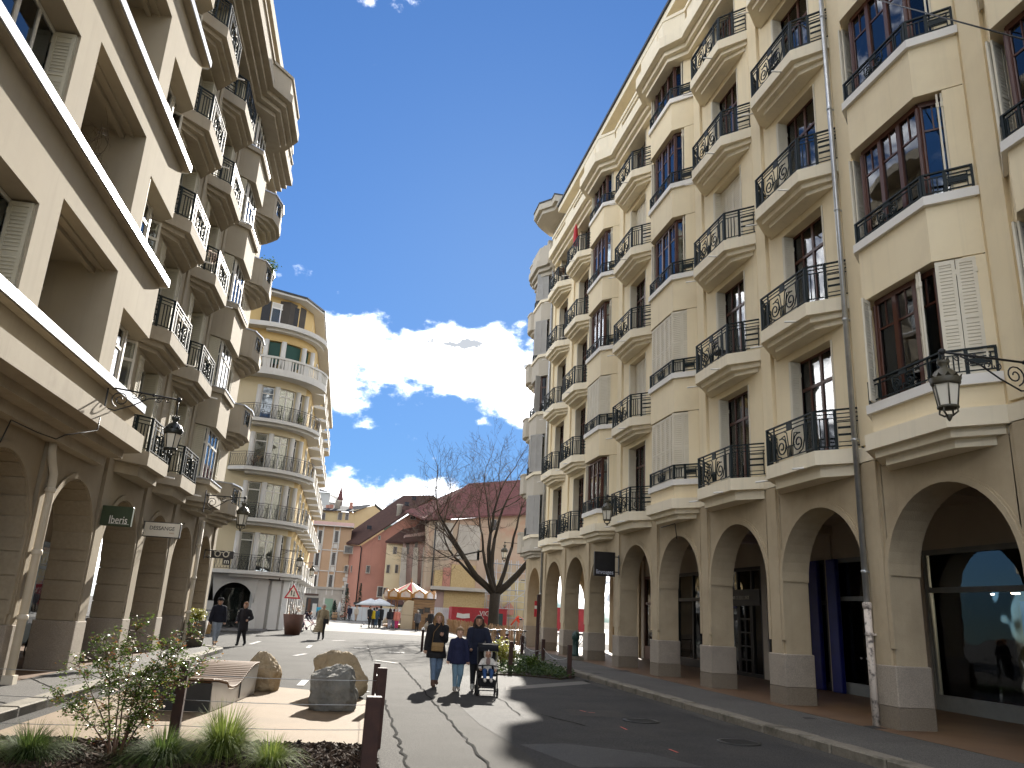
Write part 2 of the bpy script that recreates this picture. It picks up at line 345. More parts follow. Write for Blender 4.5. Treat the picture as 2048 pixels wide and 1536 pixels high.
# ---- right pavement, kerb stones
PZ = .13
pav = tag(MB().box(7.66,9.45,-6,44.5,-.05,PZ).build('pavement', M['pave']), kind='structure')
MB().box(9.45,14.2,-6,45.5,-.05,PZ+.004).build('arcade_floor', M['brownfloor'], pav)
y = 1.0; i = 0; kb = {}
while y < 43.6:
    L_ = RND.choice((.92, 1.25, 1.5, .72, 1.1)); key = L_
    if key not in kb: kb[key] = MB().bbox(0, .31, .008, L_-.012, -.06, PZ+.012, .022).mesh('kerb_stone', M['kerb'])
    put('kerb_stone', kb[key], pav, (7.35+RND.uniform(-.012,.012), y, RND.uniform(-.008,.006)), RND.uniform(-.006,.006)); y += L_
for u, v, s in ((1250,1342,.5), (1195,1347,.35), (1620,1437,.3), (1750,1455,.4)):
    g = gnd(u, v, PZ); sheet('pavement_patch', [(g.x-.3*s-.1,g.y-.5*s),(g.x+.35*s,g.y-.45*s),(g.x+.3*s,g.y+.5*s),(g.x-.35*s,g.y+.4*s)], PZ+.006, M['roadnew'], parent=pav)

# ---- left pavement (follows the left frontage, slightly turned)
LA = .030                                            # frontage turns toward the street by this slope
def lx(y, off): return -5.72+LA*(y-16.4)+off
kl = [(lx(t,1.50), t) for t in (-6, 8, 16, 24, 29.5)]
arc_c = (lx(29.5,1.5)-1.6, 29.6)
arc = [(arc_c[0]+1.6*math.cos(a), arc_c[1]+1.6*math.sin(a)) for a in [k*PI/12 for k in range(0,7)]]
lp = kl+arc+[(-14, arc[-1][1]), (-14,-6)]
lpav = tag(MB().prism(lp, -.05, PZ-.012).build('pavement', M['pave']), kind='structure')
path = [Vector((*p,0)) for p in kl+arc+[(-13.5, arc[-1][1])]]
def walk(path, step):
    res = []; d = 0; i = 0; p = path[0].copy(); pos = [p.copy()]
    acc = 0
    for a, b in zip(path, path[1:]):
        seg = (b-a).length; t = step-acc
        while t <= seg: pos.append(a.lerp(b, t/seg)); t += step
        acc = seg-(t-step)
    return pos
kp = walk(path, 1.06)
kmesh = MB().bbox(-.01, 1.03, 0, .30, -.06, PZ+.008, .02).mesh('kerb_stone', M['kerb'])
for a, b in zip(kp, kp[1:]):
    if a.y < 3 and a.x > -6: continue
    d = b-a; put('kerb_stone', kmesh, lpav, (a.x, a.y, RND.uniform(-.01,.006)), math.atan2(d.y, d.x), scale=((d.length-.012)/1.04, 1, 1))
MB().prism([(lx(0,.02),0),(lx(31.3,.02),31.3),(lx(31.3,-4.2),31.3),(lx(0,-4.2),0)], PZ-.02, PZ-.004).build('arcade_floor', M['brownfloor'], lpav)
for a, b in (((lx(13.5,1.45),13.2),(lx(14.5,.1),14.6)), ((lx(14.5,1.45),15.0),(lx(15.6,.1),17.3)), ((lx(18,1.45),17.2),(lx(18.6,.1),19.6))):
    ribbon([a, b], .03, PZ-.006, .01).build('asphalt_joint', M['crackfill'], lpav)
tag(ribbon([(lx(6,1.52+.18),6),(lx(29,1.52+.18),29)], .3, .006).build('gutter_strip', M['roadlight']), kind='structure')
# pavement in front of the curved corner building and beyond the side street
tag(MB().prism([(-14,46.6),(-5.3,47.2),(-4.4,49),(-4.3,90),(-14,90)], -.05, .10).build('pavement', M['pave']), kind='structure')
# ---- sand-coloured resin pad, mulch bed
padp = [(lx(11.0,1.78),11.0),(lx(15,1.78),15),(-3.55,18.2)]+G((470,1372),(543,1374),(591,1378),(660,1385),(735,1402))+[(.62,14.0),(.62,11.25)]
sheet('resin_gravel_pad', padp, .008, M['resin'])
tag(MB().prism([(lx(5,1.8),5),(lx(11,1.8),10.96),(.60,11.18),(.60,5)], -.05, .03).build('planting_bed', M['soil']), kind='structure')
M['mulch'] = leafmat('bark_mulch', (.085,.055,.036), (.018,.012,.009), 0, 1.0)
def chips(name, n, inside, z, smin, smax, mat, parent=None):
    v = []; f = []
    for i in range(n):
        x, y = inside(); L_ = RND.uniform(smin, smax); w = L_*RND.uniform(.18,.45); a = RND.uniform(0, PI); t = RND.uniform(-.5,.5); h = RND.uniform(0,.03)
        dx, dy, dz = math.cos(a)*math.cos(t)*L_/2, math.sin(a)*math.cos(t)*L_/2, math.sin(t)*L_/2
        nx, ny = -math.sin(a)*w/2, math.cos(a)*w/2; nz = RND.uniform(-.4,.4)*w; zz = z+h+abs(dz); o = len(v)
        for s in (0, .006):
            v += [(x-dx-nx,y-dy-ny,zz-dz-nz+s),(x+dx-nx*.6,y+dy-ny*.6,zz+dz-nz+s),(x+dx+nx*.7,y+dy+ny*.7,zz+dz+nz+s),(x-dx+nx,y-dy+ny,zz-dz+nz+s)]
        f += [(o+3,o+2,o+1,o),(o+4,o+5,o+6,o+7),(o,o+1,o+5,o+4),(o+1,o+2,o+6,o+5),(o+2,o+3,o+7,o+6),(o+3,o,o+4,o+7)]
    me = bpy.data.meshes.new(name); me.from_pydata(v, [], f); me.materials.append(mat); return put(name, me, parent)
def in_bed():
    y = RND.uniform(7.6, 10.98); return RND.uniform(lx(y,1.82), .58), y
tag(chips('bark_mulch', 15000, in_bed, .032, .03, .10, M['mulch']), 'brown bark mulch chips covering the foreground planting bed', 'mulch', kind='stuff')
# ================================================================ facade kit (local x along the street, y outward, z up)
def offs(poly, d):                                   # offset an open polyline to its left (outward = +y when running toward -x ... sign by caller)
    P = [Vector((*p,0)) for p in poly]; out = []
    for i, p in enumerate(P):
        ns = []
        if i > 0: t = (p-P[i-1]).normalized(); ns.append(Vector((-t.y,t.x,0)))
        if i < len(P)-1: t = (P[i+1]-p).normalized(); ns.append(Vector((-t.y,t.x,0)))
        n = sum(ns, Vector()).normalized(); k = 1/max(.3, n.dot(ns[0])); out.append(((p+n*d*k).x, (p+n*d*k).y))
    return out
def canted(hw, hf, pr, y0=0): return [(-hw,y0),(-hf,pr),(hf,pr),(hw,y0)]
def rail_panel(mb, a, b, h, style, z0=0):
    """wrought-iron panel between plan points a and b"""
    a, b = Vector((*a,0)), Vector((*b,0)); d = b-a; L_ = d.length; T0 = mb.T
    ang = math.atan2(d.y, d.x); T = Matrix.Translation((a.x,a.y,z0)) @ Matrix.Rotation(ang, 4, 'Z'); mb.T = T
    bar = lambda x, z0_, z1_, w=.021: mb.box(x-w/2, x+w/2, -w/2, w/2, z0_, z1_)
    hor = lambda x0, x1, z, t=.019: mb.box(x0, x1, -.010, .010, z-t/2, z+t/2)
    mb.box(0, L_, -.024, .024, h-.03, h); hor(0, L_, .07, .022)
    if h > .7:
        hor(0, L_, h-.10); hor(0, L_, h-.19, .02)
    else: hor(0, L_, h-.10)
    top = h-.19 if h > .7 else h-.10
    for x in (.02, L_-.02): mb.box(x-.022, x+.022, -.022, .022, .0, h-.03)
    if style == 'front':
        q = .17*L_
        for x in (q, L_-q): mb.box(x-.016, x+.016, -.014, .014, .07, h-.03)
        for x in (.06, .10, q-.05): bar(x, .07, top); bar(L_-x, .07, top)
        mb.box(L_/2-.10, L_/2+.10, -.012, .012, top, h-.03) if h > .7 else mb.box(L_/2-.10, L_/2+.10, -.012, .012, h-.10, h-.03)
        c = L_/2; rr = (top-.07)*.36; zc = .07+(top-.07)*.42
        for s in (-1, 1):
            sp = spiral(c+s*rr*1.55, zc, rr, rr*.18, PI/2-s*.4, PI/2-s*.4+s*3.4*PI, 20); mb.tube(sp, .017, 4)
            mb.tube([(c+s*rr*2.6, 0, top), (c+s*rr*2.7, 0, zc+rr*.2), (c+s*rr*2.3, 0, .07+rr*.35), (c+s*rr*1.6, 0, .085)], .016, 4)
            mb.tube([(c+s*.05, 0, .07), (c+s*.06, 0, zc), (c+s*rr*.5, 0, top-.05), (c+s*rr*1.0, 0, top)], .014, 4)
            mb.tube([(c+s*.10, 0, .07), (c+s*.12, 0, zc-.02), (c+s*rr*.9, 0, top-.10), (c+s*rr*1.5, 0, zc+rr)], .014, 4)
        hor(c-rr*.9, c+rr*.9, zc-.03, .02); bar(c, .07, zc)
    elif style == 'side':
        mb.box(L_*.45-.03, L_*.45+.03, -.018, .018, .0, h-.03)
        for k in range(3): bar(L_*.12+k*.09*L_, .07, top)
        zz = [.16+(top-.22)*k/3 for k in range(4)]
        for k, z in enumerate(zz): hor(L_*.5, L_*.88, z, .045 if k in (1,2) else .016)
        bar(L_*.88, .07, top); hor(L_*.45, L_, top-.09)
    mb.T = T0
def railing_mesh(poly, h, name='railing'):
    mb = MB(); n = len(poly)
    for i in range(n-1):
        a, b = poly[i], poly[i+1]; front = abs(a[1]-b[1]) < .02
        if front: rail_panel(mb, a, b, h, 'front')
        else: rail_panel(mb, a, b, h, 'side') if i > 0 else rail_panel(mb, b, a, h, 'side')
    return mb.mesh(name, M['iron'])
def shutter_mesh(w, h, t=.035, mats=None, pitch=.062):
    mb = MB(); f = .055
    mb.box(0, f, 0, t, 0, h); mb.box(w-f, w, 0, t, 0, h); mb.box(f, w-f, 0, t, 0, f*1.6); mb.box(f, w-f, 0, t, h-f*1.4, h); mb.box(f, w-f, 0, t, h*.47, h*.47+f)
    z = f*1.6+.01
    while z < h-f*1.4-pitch*.7:
        if not (h*.47-pitch < z < h*.47+f):
            mb.add([(f,.002,z),(w-f,.002,z),(w-f,t-.004,z+pitch*.62),(f,t-.004,z+pitch*.62),(f,.002,z+.010),(w-f,.002,z+.010),(w-f,t-.004,z+pitch*.62+.010),(f,t-.004,z+pitch*.62+.010)],
                   [(3,2,1,0),(4,5,6,7),(0,1,5,4),(2,3,7,6)])
        z += pitch
    mb.box(f, w-f, t*.5, t*.5+.004, f*1.6, h-f*1.4)
    for zz in (h*.12, h*.86): mb.box(-.012, .02, -.008, t+.01, zz, zz+.10)
    return mb.mesh('shutter', mats or M['shut'])
SH = {}
def shutter(w, h, mats=None, key=''):
    k = (round(w,2), round(h,2), key)
    if k not in SH: SH[k] = shutter_mesh(w, h, mats=mats)
    return SH[k]
BOXM = {}
def pane_mesh(w, h):
    k = (round(w,3), round(h,3))
    if k not in BOXM: BOXM[k] = MB().box(-w/2, w/2, -.003, .003, 0, h).mesh('pane', M['glass'])
    return BOXM[k]
def curtain_mesh(w, h, n=14, amp=.018):
    xs = [i/(n*2) for i in range(n*2+1)]; v = []; f = []
    for i, t in enumerate(xs):
        y = amp*math.sin(t*n*PI*1.13)+amp*.4*math.sin(t*n*2.3*PI)
        v += [(-w/2+w*t, y, 0), (-w/2+w*t, y, h)]
        if i: f.append((2*i-2, 2*i, 2*i+1, 2*i-1))
    return MB().add(v, f, 0, True).mesh('curtain', M['curtain'])
CUR = {}
def curtain(w, h):
    k = (round(w,2), round(h,2))
    if k not in CUR: CUR[k] = curtain_mesh(w, h)
    return CUR[k]
def french_window(parent, c, y, z, w, h, cols=4, transom=.72, mats=None, curt=0, frame_y=.05, arch=False):
    """joinery window as a part: frame mesh with panes below it"""
    key = ('fw', round(w,2), round(h,2), cols, transom, mats.name if mats else '')
    t = .055
    if key not in BOXM:
        mb = MB(); mb.box(-w/2, -w/2+t, -.03, .03, 0, h); mb.box(w/2-t, w/2, -.03, .03, 0, h); mb.box(-w/2+t, w/2-t, -.03, .03, h-t, h); mb.box(-w/2+t, w/2-t, -.03, .03, 0, t*1.2)
        if transom: mb.box(-w/2+t, w/2-t, -.035, .035, h*transom-.035, h*transom+.035)
        for k in range(1, cols):
            x = -w/2+w*k/cols; q = t*.9 if k*2 == cols else t*.55
            mb.box(x-q/1.2, x+q/1.2, -.028, .028, t*1.2, h-t)
        BOXM[key] = mb.mesh('window', mats or M['wood'])
    o = put('window', BOXM[key], parent, (c, y, z))
    cw = w/cols-t*.9
    for k in range(cols):
        x = -w/2+w*(k+.5)/cols
        if transom:
            put('pane', pane_mesh(cw, h*transom-.035-t*1.2), o, (x, 0, t*1.2)); put('pane', pane_mesh(cw, h-t-h*transom-.035), o, (x, 0, h*transom+.035))
        else: put('pane', pane_mesh(cw, h-t*2.2), o, (x, 0, t*1.2))
    if curt & 1: put('curtain', curtain(w*.34, h*.96), o, (-w*.3, -.12, 0))
    if curt & 2: put('curtain', curtain(w*.34, h*.96), o, (w*.3, -.12, 0))
    return o

# ================================================================ right-hand apartment building
RB = empty('apartment_building', 'long cream apartment building with dark green iron balconies and a shaded arcade', 'building', (9.88, 0, 0), PI/2)
P0, PITCH, PW = 13.76, 3.71, .65
U0, U1 = -8.5, P0+7*PITCH-.05
FZ, FH = 5.03, 3.33
pier = lambda i: P0+PITCH*i
cen = lambda i: pier(i)+(PITCH-PW)/2
kinds = {-6:'b',-5:'b',-4:'b',-3:'b',-2:'B',-1:'B',0:'b',1:'b',2:'B',3:'b',4:'B',5:'b',6:'b'}
LASTB = 6
def seg_out(off):                                    # outline of cornice levels
    pts = []
    for i in range(-6, LASTB+1):
        a, b = pier(i), pier(i)+PITCH-PW
        if kinds[i] == 'B':
            c = cen(i); q = offs([(c+1.52,-.06),(c+.95,.50),(c-.95,.50),(c-1.52,-.06)][::-1], off)
            pts += [(q[0][0], max(q[0][1], off-.02))]+q[1:3]+[(q[3][0], max(q[3][1], off-.02))]
        else: pts += [(a, off), (b, off)]
    return pts
wall = MB(); bandm = MB(); inner = MB()
DW, DH = .88, 2.62
for i in range(-6, LASTB+1):
    a, b, c = pier(i), pier(i)+PITCH-PW, cen(i)
    for k in range(5):
        z0 = FZ+FH*k; z1 = z0+FH if k < 4 else 20.9
        if i < -3: wall.box(a, b, -.4, -.06, z0, z1); continue
        if kinds[i] == 'b':
            wall.box(c-DW, c+DW, -.4, -.06, z0+.28+DH, z1); wall.box(c-DW, c+DW, -.4, -.06, z0, z0+.28)
        else:
            pass
    if i >= -3:
        q = DW if kinds[i] == 'b' else 1.52
        wall.box(a, c-q, -.4, -.06, FZ, 20.9); wall.box(c+q, b, -.4, -.06, FZ, 20.9)
    wall.box(b-.002, b+PW+.002, -.4, -.10, FZ, 20.9); wall.box(b+.07, b+PW-.12, -.10, .0, FZ+.32, 20.9)
inner.box(U0, U1, -1.75, -1.7, PZ+4.75, 21.2)
for k in range(6): inner.box(U0, U1, -1.7, -.42, FZ+FH*k-.02, FZ+FH*k+.06)
for i in range(-6, LASTB+2): inner.box(pier(i)-PW*.6, pier(i)-PW*.4, -1.7, -.42, 5.2, 21)
wall.build('upper_wall', M['cream'], RB)
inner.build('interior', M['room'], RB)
# -- balconies
bp = canted(1.66, .98, .60, -.05)
def balcony_meshes(bp, low):
    mb = MB(); mb.prism(bp, 0, .30)
    if low: mb.prism(offs(bp, -.16), -.22, 0)
    else:
        mb.prism(offs(bp, -.13), -.14, 0); mb.prism(offs(bp, -.27), -.27, -.14)
    return mb
offs_in = lambda p, d: offs(p, d)
def bal_mesh(low):
    mb = MB(); P = bp[::1]
    ins = lambda d: [(x*(1-d/1.9), y if y < 0 else y-d) for x, y in bp]
    mb.prism(bp, 0, .30)
    if low: mb.prism(ins(.17), -.23, 0)
    else: mb.prism(ins(.14), -.13, 0); mb.prism(ins(.29), -.25, -.13)
    mb.box(-1.66, 1.66, -.06, -.03, -.02, .30)
    return mb.mesh('balcony', M['band'])
bal_lo, bal_hi = bal_mesh(True), bal_mesh(False)
rl = [(x*.985, y-.045) for x, y in bp]
rail_b = railing_mesh(rl, .86)
spout = MB().tube([(0,0,.02),(0,.34,-.03)], .022, 8).mesh('drain_spout', M['white'])
# -- bow windows
BP = [(-1.52,-.06),(-.95,.50),(.95,.50),(1.52,-.06)]
def bow(d): return [(x*(1+d/1.45), y+(d if y > 0 else d*.35)) for x, y in BP]
SILL0, SP = 5.70, 3.345                               # underside of the first sill, storey pitch
WH = SP-.19-1.06
spand = MB().prism(BP, 0, 1.06).mesh('spandrel', M['cream'])
sillm = MB().prism(bow(.075), 0, .17).mesh('window_sill', M['white'])
rail_w = railing_mesh([(x*1.0, y+.02) for x, y in bow(.0)], .46)
base_m = MB()
base_m.prism(bow(.13), 0, .30); base_m.prism(bow(.0), -.14, 0); base_m.prism([(x, y) for x, y in bow(-.14)], -.28, -.14)
base_m = base_m.mesh('corbel', M['band'])
def lerp2(a, b, t): return (a[0]+(b[0]-a[0])*t, a[1]+(b[1]-a[1])*t)
jams = []
for s in (0, 1):
    e, cr = (BP[0], BP[1]) if s == 0 else (BP[3], BP[2])
    p1 = lerp2(e, cr, .42); n = (.16 if s == 0 else -.16, -.19)
    jams.append(MB().prism([e, p1, (p1[0]+n[0], p1[1]+n[1]), (e[0]+n[0], e[1]-.3)], 0, WH).mesh('jamb', M['cream']))
def bow_window_mesh():
    fr = MB(); ip = [lerp2(BP[0], BP[1], .42), BP[1], BP[2], lerp2(BP[3], BP[2], .42)]
    ip = [(x*.86, y-.20) for x, y in ip]; panes = []
    segs = [(ip[0], ip[1], 1), (ip[1], ip[2], 3), (ip[2], ip[3], 1)]
    for a, b, n in segs:
        A, B = Vector((*a,0)), Vector((*b,0)); L_ = (B-A).length; ang = math.atan2(B.y-A.y, B.x-A.x)
        fr.T = Matrix.Translation(A) @ Matrix.Rotation(ang, 4, 'Z')
        fr.box(0, L_, -.04, .04, 0, .09); fr.box(0, L_, -.04, .04, WH-.10, WH); 
        for k in range(n+1): fr.box(L_*k/n-.05, L_*k/n+.05, -.045, .045, .09, WH-.10)
        for k in range(n):
            x0, x1 = L_*k/n+.05, L_*(k+1)/n-.05
            fr.box(x0, x1, -.02, .02, WH*.70, WH*.70+.035); fr.box((x0+x1)/2-.012, (x0+x1)/2+.012, -.02, .02, WH*.70+.035, WH-.10)
            mid = A.lerp(B, (k+.5)/n); panes.append((mid, ang, x1-x0))
        fr.T = None
    return fr.mesh('window', M['wood']), panes
bow_fr, bow_panes = bow_window_mesh()
closed = {(1,2):1, (2,0):2, (2,1):2, (4,1):3, (3,1):1, (3,3):1, (1,4):0}
for i in range(-3, LASTB+1):
    c = cen(i)
    for k in range(5):
        z0 = FZ+FH*k
        if kinds[i] == 'b':
            o = put('balcony', bal_lo if k == 0 else bal_hi, RB, (c, 0, z0))
            put('railing', rail_b, o, (0, 0, .30))
            for sx in (-.55, 1.15): put('drain_spout', spout, o, (sx, .52 if abs(sx) < 1 else .40, .0), rz=-.35 if sx > 1 else 0)
            sh = closed.get((i,k), 0)
            curt = RND.choice((0,1,2,3,3)) if k < 2 else RND.choice((0,0,1,3))
            wd = french_window(RB, c, -.36, z0+.28, 2*DW, DH, 4, .72, curt=curt)
            sm_ = shutter(.27, DH-.04)
            put('shutter', sm_, wd, (DW-.012, .045, .02), rz=PI/2); put('shutter', sm_, wd, (DW-.060, .045, .02), rz=PI/2)
            put('shutter', sm_, wd, (-DW+.05, .045, .02), rz=PI/2)
            if sh:
                s4 = shutter(2*DW/4-.005, DH-.05)
                for q in range(4 if sh == 1 else 2): put('shutter', s4, wd, (-DW+.03+q*2*DW/4, .06, .02))
        else:
            zs = SILL0+SP*k
            o = put('bow_window', spand if k else MB().prism(BP, 0, .42).mesh('bow_window', M['cream']), RB, (c, 0, zs-1.06 if k else zs-.42))
            if k == 0: put('corbel', base_m, o, (0, 0, -.28))
            dz = 1.06 if k else .42
            put('window_sill', sillm, o, (0, 0, dz)); put('railing', rail_w, o, (0, 0, dz+.17))
            for jm in jams: put('jamb', jm, o, (0, 0, dz+.17))
            f = put('window', bow_fr, RB, (c, 0, zs+.17))
            for mid, ang, w in bow_panes: put('pane', pane_mesh(w, WH-.19), f, (mid.x, mid.y, .09), rz=ang)
            if (i, k) != (-1, 1): 
                put('curtain', curtain(1.5, WH), f, (0, .10, .02))
            sh = closed.get((i,k), 0); s3 = shutter(.30, WH-.04)
            if i == -1 and k == 0:
                for q, (sx, sy, r) in enumerate(((.86,.44,PI*.66),(.98,.36,PI*.70),(-.55,.46,-rad(36)),(-.62,.47,-rad(43)),(-1.40,.03,rad(45)),(-1.18,.25,rad(45)))): put('shutter', s3, f, (sx, sy, .02), rz=r)
            elif sh:
                s6 = shutter(.36, WH-.04)
                for q in range(5): put('shutter', s6, f, (-.93+.37*q, .44, .02))
                for q in range(2): put('shutter', s6, f, (-1.36+.24*q, .02+.24*q, .02), rz=PI*.25)
            else:
                for q in range(3): put('shutter', s3, f, (-1.30+.05*q, .10+.05*q, .02), rz=-rad(43))
                for q in range(2): put('shutter', s3, f, (1.22+.045*q-.02, .05+.055*q, .02), rz=PI-PI*.42)
    if kinds[i] == 'B':   # last spandrel under the cornice
        put('spandrel', MB().prism(BP, 0, 20.9-(SILL0+SP*5-1.06)+.02).mesh('spandrel', M['cream']), RB, (c, 0, SILL0+SP*5-1.06-.02))
# string course at first floor
bandm.box(U0, U1, -.4, .02, FZ-.02, FZ+.26)
# -- cornice, parapet, attic
back = [(U1, -.42), (U0, -.42)]
for off, z0, z1 in ((.16, 20.74, 20.92), (.30, 20.92, 21.12), (.52, 21.12, 21.56)):
    bandm.prism(seg_out(off)+back, z0, z1)
bandm.build('cornice', M['band'], RB)
par = MB(); grill = MB()
for i in range(-6, LASTB+1):
    a, b, c = pier(i), pier(i)+PITCH-PW, cen(i)
    if kinds[i] == 'b':
        par.box(a-PW, a+.45, .12, .30, 21.56, 22.35); par.box(b-.45, b, .12, .30, 21.56, 22.35)
        par.box(a+.45, b-.45, .12, .30, 21.56, 21.72); par.box(a+.45, b-.45, .12, .30, 22.22, 22.35)
        for q in range(14): grill.box(a+.5+q*.155, a+.52+q*.155, .2, .22, 21.72, 22.22)
    else:
        o1 = offs([(c-1.52,-.06),(c-.95,.50),(c+.95,.50),(c+1.52,-.06)], .34); o2 = offs([(c-1.52,-.06),(c-.95,.50),(c+.95,.50),(c+1.52,-.06)], .18)
        o1[0] = (o1[0][0], .30); o1[3] = (o1[3][0], .30); o2[0] = (o2[0][0], .12); o2[3] = (o2[3][0], .12)
        par.prism(o1+o2[::-1], 21.56, 22.35); par.box(a-PW, c-1.9, .12, .30, 21.56, 22.35); par.box(c+1.9, b, .12, .30, 21.56, 22.35)
        par.box(c-.62, c+.62, .83, .88, 21.72, 22.2)
par.prism([(x, y) for x, y in seg_out(.36)]+[(x, y) for x, y in seg_out(.08)][::-1], 22.35, 22.48)
par.build('parapet', M['band'], RB); grill.build('parapet_grille', M['iron'], RB)
at_ = MB(); at_.box(U0, U1, -8, -.85, 21.2, 24.5); at_.build('attic_wall', M['cream'], RB)
rf = MB(); rf.box(U0-.2, U1, -8.4, -.10, 24.5, 24.82); rf.box(U0-.3, U1+.0, -8.5, -.02, 24.82, 24.95, 1); rf.build('roof', [M['band'], M['dark']], RB)
MB().box(U0, U1, -12.2, -12, 0, 24.5).box(U0-.2, U0, -12, -.4, 0, 24.5).build('rear_wall', M['cream'], RB)
# -- arcade
def arch_wall(mb, c, r, zs, x0, x1, ztop, yf, yb, n=22, m=0, m_in=0):
    A = [(c+r*math.cos(PI*t/n), zs+r*math.sin(PI*t/n)) for t in range(n+1)]          # x decreasing
    up = [(x1+(x0-x1)*t/n, ztop) for t in range(n+1)]
    for yy, flip in ((yf, False), (yb, True)):
        for t in range(n):
            q = [(*A[t],), (*up[t],), (*up[t+1],), (*A[t+1],)]; q = [(p[0], yy, p[1]) for p in q]
            mb.quad(*(q if flip else q[::-1]), m)
    for t in range(n): mb.quad((A[t][0],yf,A[t][1]),(A[t][0],yb,A[t][1]),(A[t+1][0],yb,A[t+1][1]),(A[t+1][0],yf,A[t+1][1]), m_in)
def archivolt(mb, c, r0, r1, zs, zj, y0, y1, n=22, m=0):
    pts = [(c+math.cos(PI*t/n)*q, zs+math.sin(PI*t/n)*q) for q in (r0,) for t in range(n+1)]
    for t in range(-1, n+1):
        def P(q, k): 
            if k < 0: return (c+q, zj)
            if k > n: return (c-q, zj)
            return (c+q*math.cos(PI*k/n), zs+q*math.sin(PI*k/n))
        a0, a1, b0, b1 = P(r0,t), P(r0,t+1), P(r1,t), P(r1,t+1)
        V = lambda p, y: (p[0], y, p[1])
        mb.add([V(a0,y0),V(a1,y0),V(b1,y0),V(b0,y0),V(a0,y1),V(a1,y1),V(b1,y1),V(b0,y1)], [(4,5,6,7),(3,2,1,0),(0,1,5,4),(2,3,7,6)], m)
ARW = 1.53
aw = MB(); mould = MB()
for i in range(-6, LASTB+1):
    c = cen(i); a, b = pier(i), pier(i)+PITCH-PW
    arch_wall(aw, c, ARW-.02, 2.80, c-ARW, c+ARW, FZ-.02, -.035, -.67)
    archivolt(mould, c, ARW-.02, ARW+.085, 2.80, 1.5, -.035, .01); archivolt(mould, c, ARW+.085, ARW+.125, 2.80, 1.5, -.035, -.015)
aw.build('arch_wall', M['stone'], RB); mould.build('arch_moulding', M['stone'], RB)
pm_ = MB(); pm_.box(-PW+.02, -.02, -.67, -.03, 1.19, 4.99); pm_.box(-PW+.10, -.14, -.03, .02, 1.19, 4.99); 
pier_me = pm_.mesh('pier', M['stone'])
pl_me = MB().bbox(-PW-.03, .03, -.71, .035, .50, 1.21, .018).mesh('plinth', M['plinth'])
dm_me = MB().box(-PW-.027, .027, -.707, .032, .10, .502).mesh('damp_course', M['damp'])
for i in range(-6, LASTB+2):
    o = put('pier', pier_me, RB, (pier(i), 0, 0)); put('plinth', pl_me, o); put('damp_course', dm_me, o)
cl = MB(); cl.box(U0, U1, -4.3, -.66, 4.72, 4.80)
for i in range(-6, LASTB+2): cl.box(pier(i)-PW+.1, pier(i)-.1, -3.95, -.67, 4.45, 4.72)
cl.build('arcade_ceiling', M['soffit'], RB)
# -- rain pipes
def rain_pipe(root, u, z_top, z_cut, y=.075):
    mb = MB(); mb.tube([(u,y,z_cut),(u,y,z_top)], .055, 12); 
    z = z_cut+.6
    while z < z_top: mb.lathe([(.060,0),(.068,.015),(.068,.045),(.060,.06)], 12, (u,y,z)); mb.box(u-.012,u+.012,-.1,y,z+.01,z+.05); z += 2.6
    o = mb.build('rain_pipe', M['zinc'], root)
    lo = MB(); lo.tube([(u,y,PZ),(u,y,z_cut+.05)], .068, 12); lo.lathe([(.07,0),(.085,.02),(.085,.10),(.07,.12)], 12, (u,y,z_cut-.06)); lo.lathe([(.07,0),(.08,.01),(.08,.05),(.07,.06)], 12, (u,y,z_cut-.55)); lo.box(u-.11,u+.11,y-.07,y+.005,z_cut-.54,z_cut-.50)
    lo.build('pipe_shoe', M['castpaint'], o)
rain_pipe(RB, pier(0)-.10, 20.7, 2.25, .10); rain_pipe(RB, U1-.02, 20.7, 2.2, .08)
# ================================================================ left-hand apartment building
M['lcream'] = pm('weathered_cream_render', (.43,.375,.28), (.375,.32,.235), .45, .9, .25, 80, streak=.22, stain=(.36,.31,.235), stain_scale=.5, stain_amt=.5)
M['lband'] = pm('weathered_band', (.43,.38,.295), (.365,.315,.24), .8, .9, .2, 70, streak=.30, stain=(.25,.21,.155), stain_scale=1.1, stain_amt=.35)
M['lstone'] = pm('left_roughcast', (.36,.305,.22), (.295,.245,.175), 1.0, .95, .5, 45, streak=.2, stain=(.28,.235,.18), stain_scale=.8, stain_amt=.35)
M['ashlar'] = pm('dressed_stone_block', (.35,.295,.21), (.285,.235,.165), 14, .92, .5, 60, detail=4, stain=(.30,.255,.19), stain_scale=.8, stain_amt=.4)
M['flash'] = pm('zinc_sill_capping', (.60,.62,.66), (.48,.50,.54), 3, .42, metal=.6)
M['pvc'] = pm('pale_window_frame', (.70,.67,.60), (.62,.59,.52), 3, .5)
M['lshut'] = pm('ivory_shutter', (.56,.52,.40), (.50,.455,.34), 2, .7, streak=.15)
M['pipe'] = pm('cream_painted_pipe', (.66,.60,.49), (.60,.54,.43), 3, .6, streak=.15)
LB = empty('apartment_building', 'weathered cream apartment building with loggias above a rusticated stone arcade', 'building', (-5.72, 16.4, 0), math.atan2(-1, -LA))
S = lambda Y: 16.4-Y                                  # local x of a frontage position
def lbox(mb, Y0, Y1, y0, y1, z0, z1, m=0): return mb.box(S(Y1), S(Y0), y0, y1, z0, z1, m)
LF, LFH, LR = 4.78, 3.13, 5
LN = lambda i: 15.8+3.42*i                            # near edge of pier i
LPW = .62
